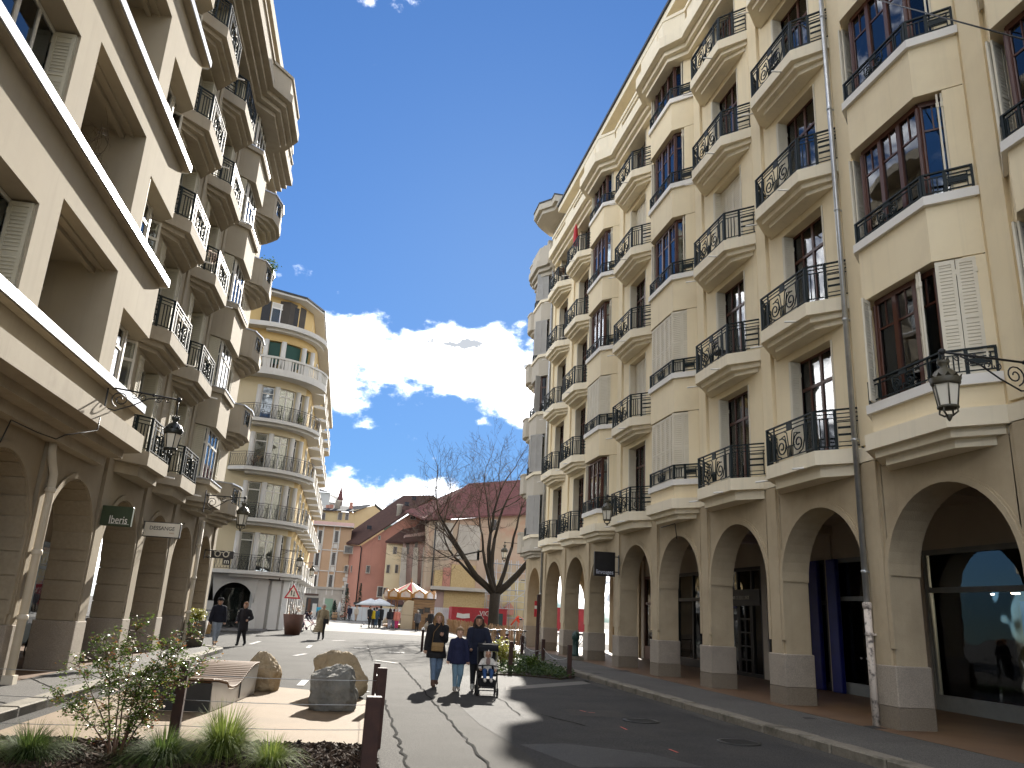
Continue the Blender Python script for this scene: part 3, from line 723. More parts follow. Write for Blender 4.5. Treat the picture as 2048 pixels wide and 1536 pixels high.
# -- arcade
laz = MB(); lmo = MB()
for i in range(-4, 5):
    c = LN(i)+LPW+(3.42-LPW)/2; r = (3.42-LPW)/2
    arch_wall(laz, S(c), r-.02, 2.62, S(c)-r, S(c)+r, LF, -.03, -.80)
    archivolt(lmo, S(c), r-.02, r+.11, 2.62, 1.3, -.03, .012)
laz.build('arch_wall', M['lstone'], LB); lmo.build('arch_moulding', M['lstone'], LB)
core = MB().box(-LPW+.035, -.035, -.77, -.05, .1, LF).mesh('pier', M['lstone'])
pil = MB().box(-LPW+.08, -.08, -.052, .03, 1.12, LF).mesh('pilaster', M['lstone'])
blk = MB().bbox(-LPW, 0, -.80, -.02, 0, .412, .014).mesh('stone_block', M['ashlar'])
lpl = MB().bbox(-LPW-.035, .035, -.84, .04, .10, 1.12, .016).mesh('plinth', M['plinth'])
for i in range(-4, 6):
    o = put('pier', core, LB, (S(LN(i)), 0, 0)); put('pilaster', pil, o); put('plinth', lpl, o)
    for k in range(4): put('stone_block', blk, o, (0, 0, 1.125+.42*k))
# stones of the arch ring, seen on the soffit of the arches
vs = MB(); n = 11; r = (3.42-LPW)/2-.005
a0, a1 = .012, PI/n-.012
vs.add([(q*math.cos(a), y, q*math.sin(a)) for a in (a0, a1) for q in (r, r-.03) for y in (-.03, -.80)], [(0,1,3,2),(4,6,7,5),(2,3,7,6),(0,4,5,1),(0,2,6,4),(1,5,7,3)])
vs = vs.mesh('stone_block', M['ashlar'])
arcs = MB()
for i in range(-1, 5):
    c = LN(i)+LPW+(3.42-LPW)/2
    for k in range(n): put('stone_block', vs, LB, (S(c), 0, 2.62), rot=(0, -PI/n*k, 0))
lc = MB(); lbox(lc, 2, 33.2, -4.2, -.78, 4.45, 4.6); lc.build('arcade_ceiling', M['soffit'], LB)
# shop wall in the arcade
sh = MB()
lbox(sh, 0, 33.2, -4.4, -4.2, .1, 4.5); sh.build('arcade_back_wall', M['lcream'], LB)
M['shopglass'] = glass('shop_glass', (.45,.48,.44), 1.9)
M['greenframe'] = pm('dark_green_shop_frame', (.012,.035,.028), (.02,.05,.04), 4, .5)
for i in range(-1, 5):
    c = LN(i)+LPW+(3.42-LPW)/2; mt = M['pvc'] if i in (0, 2) else M['greenframe']
    mb = MB(); w = 1.32
    mb.box(-w, -w+.13, -.1, .06, 0, 3.1); mb.box(w-.13, w, -.1, .06, 0, 3.1); mb.box(-w+.13, w-.13, -.1, .06, 2.95, 3.1); mb.box(-w+.13, w-.13, -.1, .06, 0, .55); mb.box(-w+.13, w-.13, -.06, .03, 2.25, 2.36)
    mb.box(.35, .47, -.06, .03, .55, 2.95); mb.box(-w-.05, w+.05, -.12, .12, .50, .58)
    s_ = mb.build('shop_window', mt, LB, (S(c), -4.15 if i != 0 else -2.3, .12))
    put('pane', MB().box(-w+.13, .35, -.02, -.01, .58, 2.25).mesh('pane', M['shopglass']), s_); put('pane', MB().box(.47, w-.13, -.02, -.01, .58, 2.25).mesh('pane', M['shopglass']), s_); put('pane', MB().box(-w+.13, w-.13, -.02, -.01, 2.36, 2.95).mesh('pane', M['shopglass']), s_)
    put('display_backing', MB().box(-w+.1, w-.1, -.75 if i == 0 else -.045, -.70 if i == 0 else -.035, .1, 2.95).mesh('display_backing', M['room']), s_)
bp_ = MB(); lbox(bp_, 14.9, 18.2, -3.1, -2.95, .1, 4.5); bp_.build('shop_partition', M['pvc'], LB)
# -- oriel block
OW = .66; OE = 18.35                                   # projection, far end of its front
ow = MB(); osill = MB(); OS, OP = 5.60, 3.09
W1, LG, W2 = (9.6, 12.0), (12.72, 15.66), (16.35, OE)
YN = 2.0
for k in range(5):
    zs = OS+OP*k; zt = zs+.20; zl = zs+1.82; zg = zs+2.32; z1 = zs+OP
    zb = zs if k else 5.1
    lbox(ow, YN, OE, OW-.42, OW, zb, zt-.06)                       # parapet below the sill
    lbox(ow, YN, W1[0], -.1, OW, zt-.06, zl); lbox(ow, W1[1], LG[0], OW-.42, OW, zt-.06, zl); lbox(ow, LG[1], W2[0], OW-.42, OW, zt-.06, zl)
    lbox(ow, YN, LG[0], OW-.42, OW, zl, zg); lbox(ow, LG[1], OE, OW-.42, OW, zl, zg)
    lbox(ow, YN, OE, OW-.42, OW, zg, z1)
    # canted far end: solid spandrel, window band
    cp = [(S(OE), OW), (S(OE+.62), -.1), (S(OE)+.0, -.1)]
    ow.prism([(S(OE-.01), OW), (S(OE+.60), -.1), (S(OE-.01), -.1)], zl, z1+.0); ow.prism([(S(OE-.01), OW), (S(OE+.60), -.1), (S(OE-.01), -.1)], zb, zt-.06)
    # loggia box
    lbox(ow, LG[0], LG[1], -1.0, -.9, zs-.3, zg+.3); lbox(ow, LG[0]-.1, LG[0], -1.0, OW-.42, zs-.1, zg+.1); lbox(ow, LG[1], LG[1]+.1, -1.0, OW-.42, zs-.1, zg+.1)
    lbox(ow, LG[0], LG[1], -.9, OW-.42, zs-.1, zs+.02); lbox(ow, LG[0], LG[1], -.9, OW-.42, zg+.08, zg+.2); lbox(ow, LG[0], LG[1], OW-.52, OW-.42, zg-.10, zg+.08); lbox(ow, LG[0], LG[1], OW-.30, OW-.24, zg-.05, zg)
    # sill with metal capping
    lbox(osill, YN, OE+.05, OW-.1, OW+.17, zs+.04, zt-.02); 
ow.build('oriel_wall', M['lcream'], LB)
osill.build('sill_course', M['lband'], LB)
cap = MB(); lbox(cap, YN, OE+.06, OW+.02, OW+.20, -.12, .055); cap.prism([(S(OE+.06),OW+.20),(S(OE+.16),OW+.10),(S(OE+.16),OW-.1),(S(OE+.06),OW-.1)], -.12, .055); cap = cap.mesh('sill_capping', M['flash'])
for k in range(5): put('sill_capping', cap, LB, (0, 0, OS+OP*k+.18))
vine = None
for k in range(5):
    zs = OS+OP*k+.24
    w = french_window(LB, S((W1[0]+W1[1])/2), OW-.40, zs, W1[1]-W1[0], 1.56, 4, 0, M['pvc'])
    sm_ = shutter(.34, 1.52, M['lshut'], 'l')
    for q in range(2): put('shutter', sm_, w, (-(W1[1]-W1[0])/2+.03+.05*q, .02, .02), rz=PI/2)
    w = french_window(LB, S(W2[0]+.75), OW-.40, zs, 1.5, 1.56, 3, .70, M['pvc'])
    if k in (1,): put('shutter', sm_, w, (.70, .05, 0), rz=PI/2)
    MB().box(-.05, .05, -.05, .05, 0, 1.58).build('corner_post', M['pvc'], LB, (S(OE-.42), OW-.40, zs))
    w = french_window(LB, S(OE+.05), OW-.66, zs, .85, 1.56, 1, .70, M['pvc']); w.rotation_euler = (0,0,rad(128))
    pp = MB().tube([(S(LG[1]-.25), -.62, OS+OP*k-.05), (S(LG[1]-.25), -.62, OS+OP*k+2.38)], .085, 10); pp.lathe([(.09,0),(.105,.02),(.105,.07),(.09,.09)], 10, (S(LG[1]-.25), -.62, OS+OP*k+1.65))
    pp.build('loggia_pipe', M['pipe'], LB)
    dj = MB(); lbox(dj, LG[0]+.35, LG[0]+.9, -.9, -.84, OS+OP*k, OS+OP*k+2.0); dj.build('loggia_door', M['lshut'], LB)
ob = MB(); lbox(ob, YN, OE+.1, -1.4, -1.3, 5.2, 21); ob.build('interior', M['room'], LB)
# first-floor slab under the oriel with stepped corbels
sl_ = MB()
lbox(sl_, YN, 18.62, -.1, OW+.22, LF+.02, LF+.40); sl_.prism([(S(18.62),OW+.22),(S(19.2),-.05),(S(18.62),-.05)], LF+.02, LF+.40)
lbox(sl_, YN, 18.5, -.1, OW-.12, LF-.16, LF+.02); lbox(sl_, YN, 18.35, -.1, OW-.44, LF-.36, LF-.16)
sl_.build('oriel_slab', M['lband'], LB)
# -- plain bays beyond the oriel
lw = MB(); LC = (21.1, 24.62, 28.25)                   # bay centres: balcony, balcony, bow
ldoor = .72
for k in range(LR):
    z0 = LF+LFH*k; z1 = z0+LFH
    for c in LC[:2]:
        lbox(lw, c-1.76, c-ldoor, -.42, 0, z0, z1); lbox(lw, c+ldoor, c+1.76, -.42, 0, z0, z1); lbox(lw, c-ldoor, c+ldoor, -.42, 0, z0+2.75, z1); lbox(lw, c-ldoor, c+ldoor, -.42, 0, z0, z0+.28)
    lbox(lw, 26.38, 26.75, -.42, 0, z0, z1); lbox(lw, 29.75, 30.3, -.42, 0, z0, z1); lbox(lw, 31.1, 33.0, -.42, 0, z0, z1); lbox(lw, 30.3, 31.1, -.42, 0, z0+2.5, z1); lbox(lw, 30.3, 31.1, -.42, 0, z0, z0+.5)
for Y in (22.86, 26.38): 
    lbox(lw, Y-.16, Y+.05, 0, .05, LF, 19.9); lbox(lw, Y+.13, Y+.20, 0, .03, LF, 19.9)
lw.box(S(33.0)-.2, S(33.0), -9, 0, LF-.2, 20.4)
lbox(lw, 19.34, 19.38, -.42, 0, LF, 19.9)
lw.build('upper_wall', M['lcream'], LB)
li = MB(); lbox(li, 19.2, 33, -1.5, -1.4, 5.2, 20.2)
for k in range(6): lbox(li, 19, 33, -1.4, -.43, LF+LFH*k, LF+LFH*k+.06)
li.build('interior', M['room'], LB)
lbp = canted(1.62, .95, .62, -.02)
def lbal(low):
    mb = MB(); ins = lambda d: [(x*(1-d/1.9), y if y < 0 else y-d) for x, y in lbp]
    mb.prism(lbp, 0, .34)
    if low: mb.prism(ins(.20), -.26, 0)
    else: mb.prism(ins(.15), -.13, 0); mb.prism(ins(.31), -.26, -.13)
    return mb.mesh('balcony', M['lband'])
lb_lo, lb_hi = lbal(True), lbal(False)
lrail = railing_mesh([(x*.985, y-.045) for x, y in lbp], .84)
LBP = [(-1.5,-.02),(-.92,.58),(.92,.58),(1.5,-.02)]
lbow = lambda d: [(x*(1+d/1.45), y+(d if y > 0 else d*.3)) for x, y in LBP]
LSP, LWH = 1.18, LFH-.20-1.18
lspm = MB().prism(LBP, 0, LSP).mesh('bow_window', M['lcream'])
lsill = MB().prism(lbow(.10), 0, .16).mesh('window_sill', M['lband'])
lcap = MB().prism(lbow(.12), 0, .04).mesh('sill_capping', M['flash'])
lcorb = MB().prism(lbow(.16), 0, .32).prism(lbow(-.02), -.14, 0).prism(lbow(-.2), -.28, -.14).mesh('corbel', M['lband'])
for k in range(LR):
    z0 = LF+LFH*k
    for q, c in enumerate(LC[:2]):
        o = put('balcony', lb_lo if k == 0 else lb_hi, LB, (S(c), 0, z0-.02)); put('railing', lrail, o, (0,0,.34)); put('drain_spout', spout, o, (-.9, .5, .02))
        w = french_window(LB, S(c), -.34, z0+.28, 2*ldoor, 2.47, 2, .75, M['pvc'], curt=RND.choice((0,3,1)))
        s5 = shutter(.36, 2.4, M['lshut'], 'l')
        put('shutter', s5, w, (-ldoor+.04, .03, .02), rz=PI/2); put('shutter', s5, w, (-ldoor-.37, .345, .03)); put('shutter', s5, w, (ldoor+.01, .345, .03))
    c = LC[2]; zs = 5.36+LFH*k                          # underside of bow sill
    if k == 0:
        o = MB().prism(LBP, 0, zs-LF-.30).build('bow_window', M['lcream'], LB, (S(c), 0, LF+.30)); dz = zs-LF-.30; put('corbel', lcorb, o, (0,0,-.32))
    else: o = put('bow_window', lspm, LB, (S(c), 0, zs-LSP)); dz = LSP
    put('window_sill', lsill, o, (0,0,dz)); put('sill_capping', lcap, o, (0,0,dz+.16))
    w = french_window(LB, S(c), .33, zs+.20, 1.66, LWH, 3, .70, M['pvc'], curt=RND.choice((0,2)))
    for s in (-1, 1):
        e = french_window(LB, S(c)+s*1.08, .10, zs+.20, .62, LWH, 1, .70, M['pvc']); e.rotation_euler = (0,0,-s*rad(46))
        MB().box(-.06,.06,-.3,.0,0,LWH).build('jamb', M['lcream'], LB, (S(c)+s*1.42, .0, zs+.20))
    s6 = shutter(.34, LWH-.04, M['lshut'], 'l'); put('shutter', s6, o, (1.14, .20, dz+.22), rz=-rad(46)+PI/2*.0); put('shutter', s6, o, (1.10, .28, dz+.22), rz=-rad(52))
    # narrow shuttered window next to the corner
    w = french_window(LB, S(30.7), -.3, z0+.5, .8, 2.0, 1, 0, M['pvc']); put('shutter', s5, w, (-.78, .31, 0), scale=(1,1,.82)); 
put('bow_window', MB().prism(LBP, 0, .9).mesh('bow_window', M['lcream']), LB, (S(LC[2]), 0, 5.36+LFH*5-LSP))
# -- rounded corner balconies
def corner_poly(d):
    P = [(30.95-.0, -.05), (31.45-d*.5, .62+d), (32.3, .80+d)]
    P += [(33.0+(1.0+d)*math.sin(a)-.05, -.25+(1.02+d)*math.cos(a)) for a in [PI*.06+PI*.12*t for t in range(6)]]
    P += [(34.0+d*.9, -2.2), (33.0, -2.2), (33.0, -.05)]
    return [(S(y), w) for y, w in P]
def shell(mb, d0, d1, z0, z1):
    o, i = corner_poly(d0)[:-2], corner_poly(d1)[:-2]
    mb.prism(o+i[::-1], z0, z1)
cb = MB(); cb.prism(corner_poly(0), 0, .10); cb.prism(corner_poly(-.16), -.14, 0); cb.prism(corner_poly(-.34), -.28, -.14); cb.prism(corner_poly(-.52), -.40, -.28)
shell(cb, 0, -.12, .10, .42); shell(cb, 0, -.12, 1.0, 1.12)
o_, i_ = corner_poly(0), corner_poly(-.12)
cb.prism([o_[0], o_[1], i_[1], i_[0]], .42, 1.0); cb.prism([o_[1], lerp2(o_[1], o_[2], .30), lerp2(i_[1], i_[2], .30), i_[1]], .42, 1.0)
for t in range(2, 8, 2): cb.prism([o_[t], lerp2(o_[t], o_[t+1], .35), lerp2(i_[t], i_[t+1], .35), i_[t]], .42, 1.0)
cb = cb.mesh('corner_balcony', M['lband'])
cc = MB(); shell(cc, .05, -.16, 0, .05); cc = cc.mesh('coping', M['flash'])
ci = MB(); rail_panel(ci, lerp2(o_[1], o_[2], .30), lerp2(o_[2], o_[3], .2), .58, 'front', .42)
for t in range(2, 9):
    for q in range(6): 
        p = lerp2(o_[t], o_[t+1], q/6); ci.box(p[0]-.01, p[0]+.01, p[1]-.06, p[1]-.04, .42, 1.0)
ci = ci.mesh('railing', M['iron'])
for k in range(6):
    o = put('corner_balcony', cb, LB, (0, 0, LF+LFH*k+.1)); put('coping', cc, o, (0,0,1.12))
    if k < 5: put('railing', ci, o)
# -- cornice and attic
def lseg(off):
    c = LC[2]; q = offs([(S(c)+1.5,-.02),(S(c)+.92,.58),(S(c)-.92,.58),(S(c)-1.5,-.02)], -off)
    q = [(x, max(y, off-.02)) for x, y in q]
    return [(S(19.0), off)]+q+[(S(33.3), off)]
cn = MB(); 
for off, z0, z1 in ((.30, 19.55, 19.72), (.50, 19.72, 19.9), (.70, 19.9, 20.08), (.92, 20.08, 20.42)):
    cn.prism(lseg(off)+[(S(33.3), -.4), (S(19.0), -.4)], z0, z1)
lbox(cn, YN, 19.2, -.4, OW+.25, 20.6, 20.95)
cn.prism([(x, y) for x, y in lseg(.78)]+[(x, y) for x, y in lseg(.60)][::-1], 20.42, 21.15); cn.prism([(x, y) for x, y in lseg(.84)]+[(x, y) for x, y in lseg(.55)][::-1], 21.15, 21.26)
cn.build('cornice', M['lband'], LB)
la = MB(); lbox(la, YN, 33.2, -8, -.55, 20.3, 23.3); la.build('attic_wall', M['lcream'], LB)
lr = MB(); rp = [(S(YN), .05), (S(22.5), .05), (S(22.9), .42), (S(30.5), .42), (S(31.2), .25), (S(31.6), -.6), (S(31.6), -8), (S(YN), -8)]
lr.prism(rp, 23.3, 23.75); lr.build('roof', M['lband'], LB)
lrw = MB(); lbox(lrw, YN-.2, 33, -12.2, -12, 0, 23); lbox(lrw, YN-.4, YN-.2, -12, OW, 0, 23); lrw.build('rear_wall', M['lcream'], LB)
# -- rain pipes
def left_pipe(Y, elbow=True):
    x = S(Y); mb = MB()
    if elbow: mb.tube([(x+.18,.06,4.45),(x+.18,.07,4.25),(x+.12,.10,4.05),(x+.02,.13,3.85),(x,.13,3.65),(x,.13,PZ)], .075, 12)
    else: mb.tube([(x,.13,4.4),(x,.13,PZ)], .07, 12)
    for z in (3.5, 2.35, 1.2): mb.lathe([(.08,0),(.095,.02),(.095,.08),(.08,.10)], 12, (x,.13,z)); mb.box(x-.02,x+.02,-.05,.13,z+.03,z+.06)
    mb.box(x-.10,x+.10,.03,.23,PZ-.02,PZ+.14)
    mb.build('rain_pipe', M['pipe'], LB)
left_pipe(16.12); left_pipe(29.85, False)
# ================================================================ shops under the right arcade
M['shopgrey'] = pm('grey_shop_frame', (.20,.205,.19), (.16,.165,.155), 4, .5)
M['blue'] = pm('ultramarine_shop_paint', (.006,.010,.11), (.008,.014,.16), 3, .4)
M['blackfascia'] = pm('black_fascia', (.012,.011,.011), (.02,.018,.018), 4, .35)
M['shopwall'] = pm('shop_back_wall', (.20,.19,.10), (.15,.145,.08), 1, .9)
M['letter'] = emit('pale_lettering', (.75,.73,.68), .0)
M['brownwood'] = pm('brown_shop_door', (.12,.045,.018), (.07,.026,.012), 6, .5, squash=(1,1,.15))
M['linen'] = pm('folded_linen', (.55,.46,.33), (.45,.37,.26), 5, .9)
M['sea'] = pm('poster_sea', (.05,.30,.30), (.03,.17,.22), 1.5, .6)
M['night'] = pm('poster_sky', (.012,.03,.11), (.02,.06,.17), 1.2, .6)
M['deck'] = pm('poster_deck', (.42,.36,.27), (.30,.25,.19), 9, .7, squash=(1,6,1))
M['lamp_on'] = emit('lit_downlight', (1,.86,.62), 14)
SY = -3.92
M['clearglass'] = glass('shop_front_glass', (.92,.94,.92), 1.38)
bw_ = MB(); bw_.box(U0, 35.6, -6.6, -6.5, .1, 4.75); bw_.box(35.6, 35.8, -6.6, SY, .1, 4.75)
bw_.box(U0, 35.6, SY-.12, SY, 3.72, 4.75)
for i in range(-3, 7): bw_.box(pier(i)-PW*.75, pier(i)-PW*.25, SY-.15, SY+.06, .1, 4.75)
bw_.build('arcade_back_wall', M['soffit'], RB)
def shop(i, mt, base=.42, top=3.72, mull=(), rail=None, back=None, glassmat=None):
    a, b = pier(i)-PW*.25+.02, pier(i+1)-PW*.75-.02; w = b-a; mb = MB(); t = .09
    mb.box(0, t, -.06, .07, 0, top-.1); mb.box(w-t, w, -.06, .07, 0, top-.1); mb.box(t, w-t, -.06, .07, 0, base); mb.box(t, w-t, -.06, .07, top-.22, top-.1)
    if rail: mb.box(t, w-t, -.05, .05, rail, rail+.12)
    for x in mull: mb.box(x-t/2, x+t/2, -.05, .05, base, top-.22)
    for q in range(5): mb.box(w*.2+q*.09, w*.2+q*.09+.05, .07, .074, base*.4, base*.62)
    o = mb.build('shopfront', mt, RB, (a, SY-.03, .13))
    xs = [t]+[x for x in mull]+[w-t]
    for x0, x1 in zip(xs, xs[1:]):
        put('pane', MB().box(x0+t/2, x1-t/2, -.012, -.004, base, rail or top-.22).mesh('pane', M['clearglass']), o)
        if rail: put('pane', MB().box(x0+t/2, x1-t/2, -.012, -.004, rail+.12, top-.22).mesh('pane', M['glass']), o)
    put('display_backing', MB().box(.02, w-.02, -2.0, -1.95, 0, top).box(-.01, .01, -2.0, -.06, 0, top).box(w-.01, w+.01, -2.0, -.06, 0, top).box(.02, w-.02, -1.95, -.06, -.03, .05).mesh('display_backing', back or M['room']), o)
    return o, w
oA, wA = shop(0, M['shopgrey'], .34, 3.72, (), 2.62, M['shopwall'])
for x in (.6, 1.3, 2.0, 2.7): put('downlight', MB().lathe([(.0,.0),(.09,.0),(.09,.02),(.0,.02)], 12).mesh('downlight', M['lamp_on']), oA, (x, -.50, 2.60))  # two of these spots are real, the other two added to brighten the shop
pst = put('holiday_poster', MB().box(0, 1.55, 0, .03, 0, 2.1).mesh('holiday_poster', M['night']), oA, (.25, -1.1, .38))
put('poster_sea', MB().box(0, 1.55, .031, .034, 0, 1.25).mesh('poster_sea', M['sea']), pst)
put('poster_pontoon', MB().add([(0,.037,0),(1.5,.037,0),(.9,.037,.35),(.05,.037,.62)], [(0,1,2,3)]).mesh('poster_pontoon', M['deck']), pst)
put('poster_jetty', MB().add([(.0,.038,.86),(.5,.038,.80),(1.4,.038,1.10),(1.42,.038,1.16),(.5,.038,.90),(0,.038,1.0)], [(0,1,2,3,4,5)]).mesh('poster_jetty', M['deck']), pst)
put('poster_huts', MB().add([(1.15,.038,1.16),(1.5,.038,1.16),(1.42,.038,1.26),(1.34,.038,1.18),(1.25,.038,1.27)], [(0,1,2,3,4)]).mesh('poster_huts', M['room']), pst)
put('display_door', MB().box(0,.95,0,.05,0,1.95).box(.1,.85,.05,.07,.15,.85).box(.1,.85,.05,.07,1.0,1.85).mesh('display_door', M['shopwall']), oA, (1.95, -.9, .36))
o0, w0 = shop(1, M['shopgrey'], .30, 3.72, (.55,), 2.45, M['room'])
pn = put('notice_board', MB().box(-.28,.28,0,.02,0,.86).mesh('notice_board', M['blackfascia']), o0, (1.35, .0, .98))
put('board_border', MB().box(-.28,.28,.02,.024,0,.014).box(-.28,.28,.02,.024,.846,.86).box(-.28,-.266,.02,.024,.014,.846).box(.266,.28,.02,.024,.014,.846).mesh('board_border', M['letter']), pn)
for z, tx, s_ in ((.72,'CLUBS',.075), (.60,'\u2014',.07), (.50,'S\u00c9JOURS',.075), (.39,'\u2014',.07), (.29,'CIRCUITS',.075), (.20,'\u2014',.07), (.11,'VOYAGES SUR MESURE',.048)):
    text_mesh(tx, s_, M['letter'], pn, (0, .023, z), (PI/2, 0, PI), extrude=.002)
cv = MB()
for q in range(9): cv.tube([(.3+q*.26, .004, .98), (.33+q*.26, .004, .94), (.36+q*.26, .004, .985)], .010, 5)
cv.build('window_sticker_row', M['letter'], o0)
put('hanging_drape', MB().box(0,.35,-.3,-.25,.3,2.3).mesh('hanging_drape', pm('olive_drape', (.22,.23,.10), (.17,.18,.08), 2, .9)), o0, (1.9, 0, 0))
put('red_chair_back', MB().bbox(.85,1.3,-.5,-.4,.35,1.0,.05).mesh('red_chair_back', pm('dark_red_fabric', (.10,.012,.012), (.07,.01,.01), 3, .9)), o0)
o1, w1 = shop(2, M['blackfascia'], .22, 3.72, (1.05,), 2.35, M['room'])
for u in (pier(2)-.62, pier(2)+.30): put('blue_pilaster', MB().bbox(-.22,.22,0,.14,0,3.6,.02).mesh('blue_pilaster', M['blue']), RB, (u, SY+.06, .13))
put('neon_strip', MB().box(1.1,2.5,.05,.08,2.28,2.34).mesh('neon_strip', emit('violet_strip', (.12,.14,.75), .6)), o1)
for q in range(6): put('folded_linen', MB().bbox(0,.62,0,.4,0,.115,.03).mesh('folded_linen', M['linen']), o1, (1.55+.03*(q%2), -.75, .62+.118*q))
put('display_plinth', MB().bbox(1.2,2.4,-.85,-.3,.22,.62,.02).mesh('display_plinth', pm('olive_plinth', (.16,.17,.06), (.12,.13,.05), 2, .8)), o1)
o2, w2_ = shop(3, M['blackfascia'], .12, 3.72, (.75, 1.75), 2.75, M['room'])
put('shop_fascia', MB().box(.1, w2_-.1, .06, .10, 2.32, 2.86).mesh('shop_fascia', M['blackfascia']), o2)
text_mesh("L'AMOUR DU BEAU LINGE", .155, M['letter'], o2, (w2_/2-.1, .106, 2.58), (PI/2, 0, PI), sx=.85, extrude=.003)
dd = MB()
for x in (.86, 1.25, 1.64): dd.box(x-.03, x+.03, 0, .05, .1, 2.3)
for z in (.5, .95, 1.4, 1.85): dd.box(.86, 1.64, .01, .04, z, z+.05)
dd.build('shop_door', M['blackfascia'], o2)
put('blue_strip', MB().box(1.8,2.5,.05,.08,2.24,2.3).mesh('blue_strip', M['blue']), o2)
M['teal'] = pm('teal_gown', (.02,.22,.15), (.02,.16,.11), 3, .8)
put('display_gown', MB().lathe([(.02,1.55),(.10,1.45),(.15,1.2),(.11,1.0),(.16,.7),(.26,.1),(.0,.1)], 10, (1.25,-.5,.1)).mesh('display_gown', M['teal']), o2)
shop(4, M['blackfascia'], .3, 3.72, (.9, 1.8), 2.5, M['room'])
o4, w4 = shop(5, M['brownwood'], .55, 3.72, (.8, 1.6), 2.35, M['room'])
shop(-1, M['shopgrey'], .34, 3.72, (1.2,), 2.62, M['room']); shop(-2, M['shopgrey'], .34, 3.72, (1.2,), 2.62, M['room'])
# hanging linen-shop sign
def blade_sign(name, label, cat, loc, rz, w, h, t, mats, extra):
    r = empty(name, label, cat, loc, rz); o = MB().bbox(0, w, -t/2, t/2, 0, h, .012).build('sign_panel', mats, r)
    br = MB(); br.tube([(w,0,h*.82),(w+.16,0,h*.82)], .018, 8); br.tube([(w,0,h*.2),(w+.16,0,h*.2)], .018, 8); br.box(w+.14,w+.16,-.05,.05,h*.1,h*.9); br.build('bracket', M['dark'], r)
    extra(r, w, h, t); return r
M['paleblue'] = emit('sign_text', (.55,.58,.66), 0.0)
def lin(r, w, h, t):
    text_mesh('linvosges', .23, M['paleblue'], r, (w/2, -t/2-.004, h*.17), (PI/2,0,0), sx=.80)
    text_mesh('linvosges', .26, M['paleblue'], r, (w/2, t/2+.004, h*.17), (PI/2,0,PI), sx=.80)
blade_sign('shop_sign', 'black square hanging sign with pale lettering between the arcade arches', 'sign', (9.88-1.0, pier(4)-.62, 3.25), 0, .80, .88, .12, M['blackfascia'], lin)

# ================================================================ grey end building on the right
M['grey'] = pm('grey_render', (.50,.455,.375), (.44,.40,.325), .6, .9, .2, 70, streak=.18)
M['greyshut'] = pm('grey_shutter_paint', (.40,.39,.37), (.34,.33,.31), 2, .7)
GB = empty('apartment_building', 'grey-beige corner building with bow windows and rounded corner balconies past the cream one', 'building', (9.88, 0, 0), PI/2)
gx = U1+.02; gc = 41.55; GE = 43.35
gw = MB()
for k in range(5):
    z0 = FZ+FH*k; z1 = z0+FH
    gw.box(gx, gc-1.35, -.4, .0, z0, z1); gw.box(gc+1.35, GE, -.4, .0, z0, z1)
gw.box(GE-.3, GE, -12, -.4, FZ-.2, 24.4); gw.build('upper_wall', M['grey'], GB)
GP = [(-1.38,-.02),(-.86,.45),(.86,.45),(1.38,-.02)]
gsp = MB().prism(GP, 0, 1.10).mesh('bow_window', M['grey']); gsl = MB().prism([(x*1.05, y+.07) for x, y in GP], 0, .16).mesh('window_sill', M['band'])
grl = railing_mesh(GP, .46); gco = MB().prism([(x*1.08,y+.1) for x,y in GP], 0, .3).prism([(x*.95,y-.05) for x,y in GP], -.15, 0).prism([(x*.85,y-.18 if y>0 else y) for x,y in GP], -.3, -.15).mesh('corbel', M['grey'])
for k in range(5):
    zs = SILL0+SP*k
    if k == 0: o = MB().prism(GP, 0, .40).build('bow_window', M['grey'], GB, (gc, 0, zs-.40)); dz = .40; put('corbel', gco, o, (0,0,-.3))
    else: o = put('bow_window', gsp, GB, (gc, 0, zs-1.10)); dz = 1.10
    put('window_sill', gsl, o, (0,0,dz)); put('railing', grl, o, (0,0,dz+.16))
    h = SP-1.26
    w = french_window(GB, gc, .26, zs+.16, 1.5, h, 3, .7); 
    for s in (-1, 1): e = french_window(GB, gc+s*.95, .05, zs+.16, .5, h, 1, .7); e.rotation_euler = (0,0,-s*rad(44)); MB().box(-.16,.16,-.35,.02,0,h).build('jamb', M['grey'], GB, (gc+s*1.24, 0, zs+.16))
    if k != 2:
        gs = shutter(.40, h-.03, M['greyshut'], 'g')
        for q in range(4): put('shutter', gs, w, (-.82+.41*q, .14, .01))
        for q in range(2): put('shutter', gs, w, (-1.22+.26*q, -.12+.26*q, .01), rz=rad(44))
    else:
        put('shutter', shutter(.3, h-.03, M['greyshut'], 'g'), w, (-1.0, .10, .01), rz=rad(100))
put('bow_window', MB().prism(GP, 0, 1.4).mesh('bow_window', M['grey']), GB, (gc, 0, SILL0+SP*5-1.10))
def gcorner(d):
    P = [(43.1,-.05),(43.45-d*.4,.42+d),(43.75,.46+d)]+[(44.0+(.95+d)*math.sin(a), -.48+(.95+d)*math.cos(a)) for a in [PI*.06+PI*.12*t for t in range(5)]]
    return P+[(44.95+d,-2.6),(43.1,-2.6)]
gcb = MB(); gcb.prism(gcorner(0), 0, .12); gcb.prism(gcorner(-.2), -.18, 0); gcb.prism(gcorner(-.4), -.36, -.18)
oo, ii = gcorner(0)[:-1], gcorner(-.13)[:-1]; gcb.prism(oo+ii[::-1], .12, 1.05)
oo, ii = gcorner(.04)[:-1], gcorner(-.17)[:-1]; gcb.prism(oo+ii[::-1], 1.05, 1.14)
gcb = gcb.mesh('corner_balcony', M['grey'])
for k in range(6): put('corner_balcony', gcb, GB, (0,0,FZ+FH*k+.05))
gr = MB()
gq = offs([(gc-1.38,-.02),(gc-.86,.45),(gc+.86,.45),(gc+1.38,-.02)], .30)
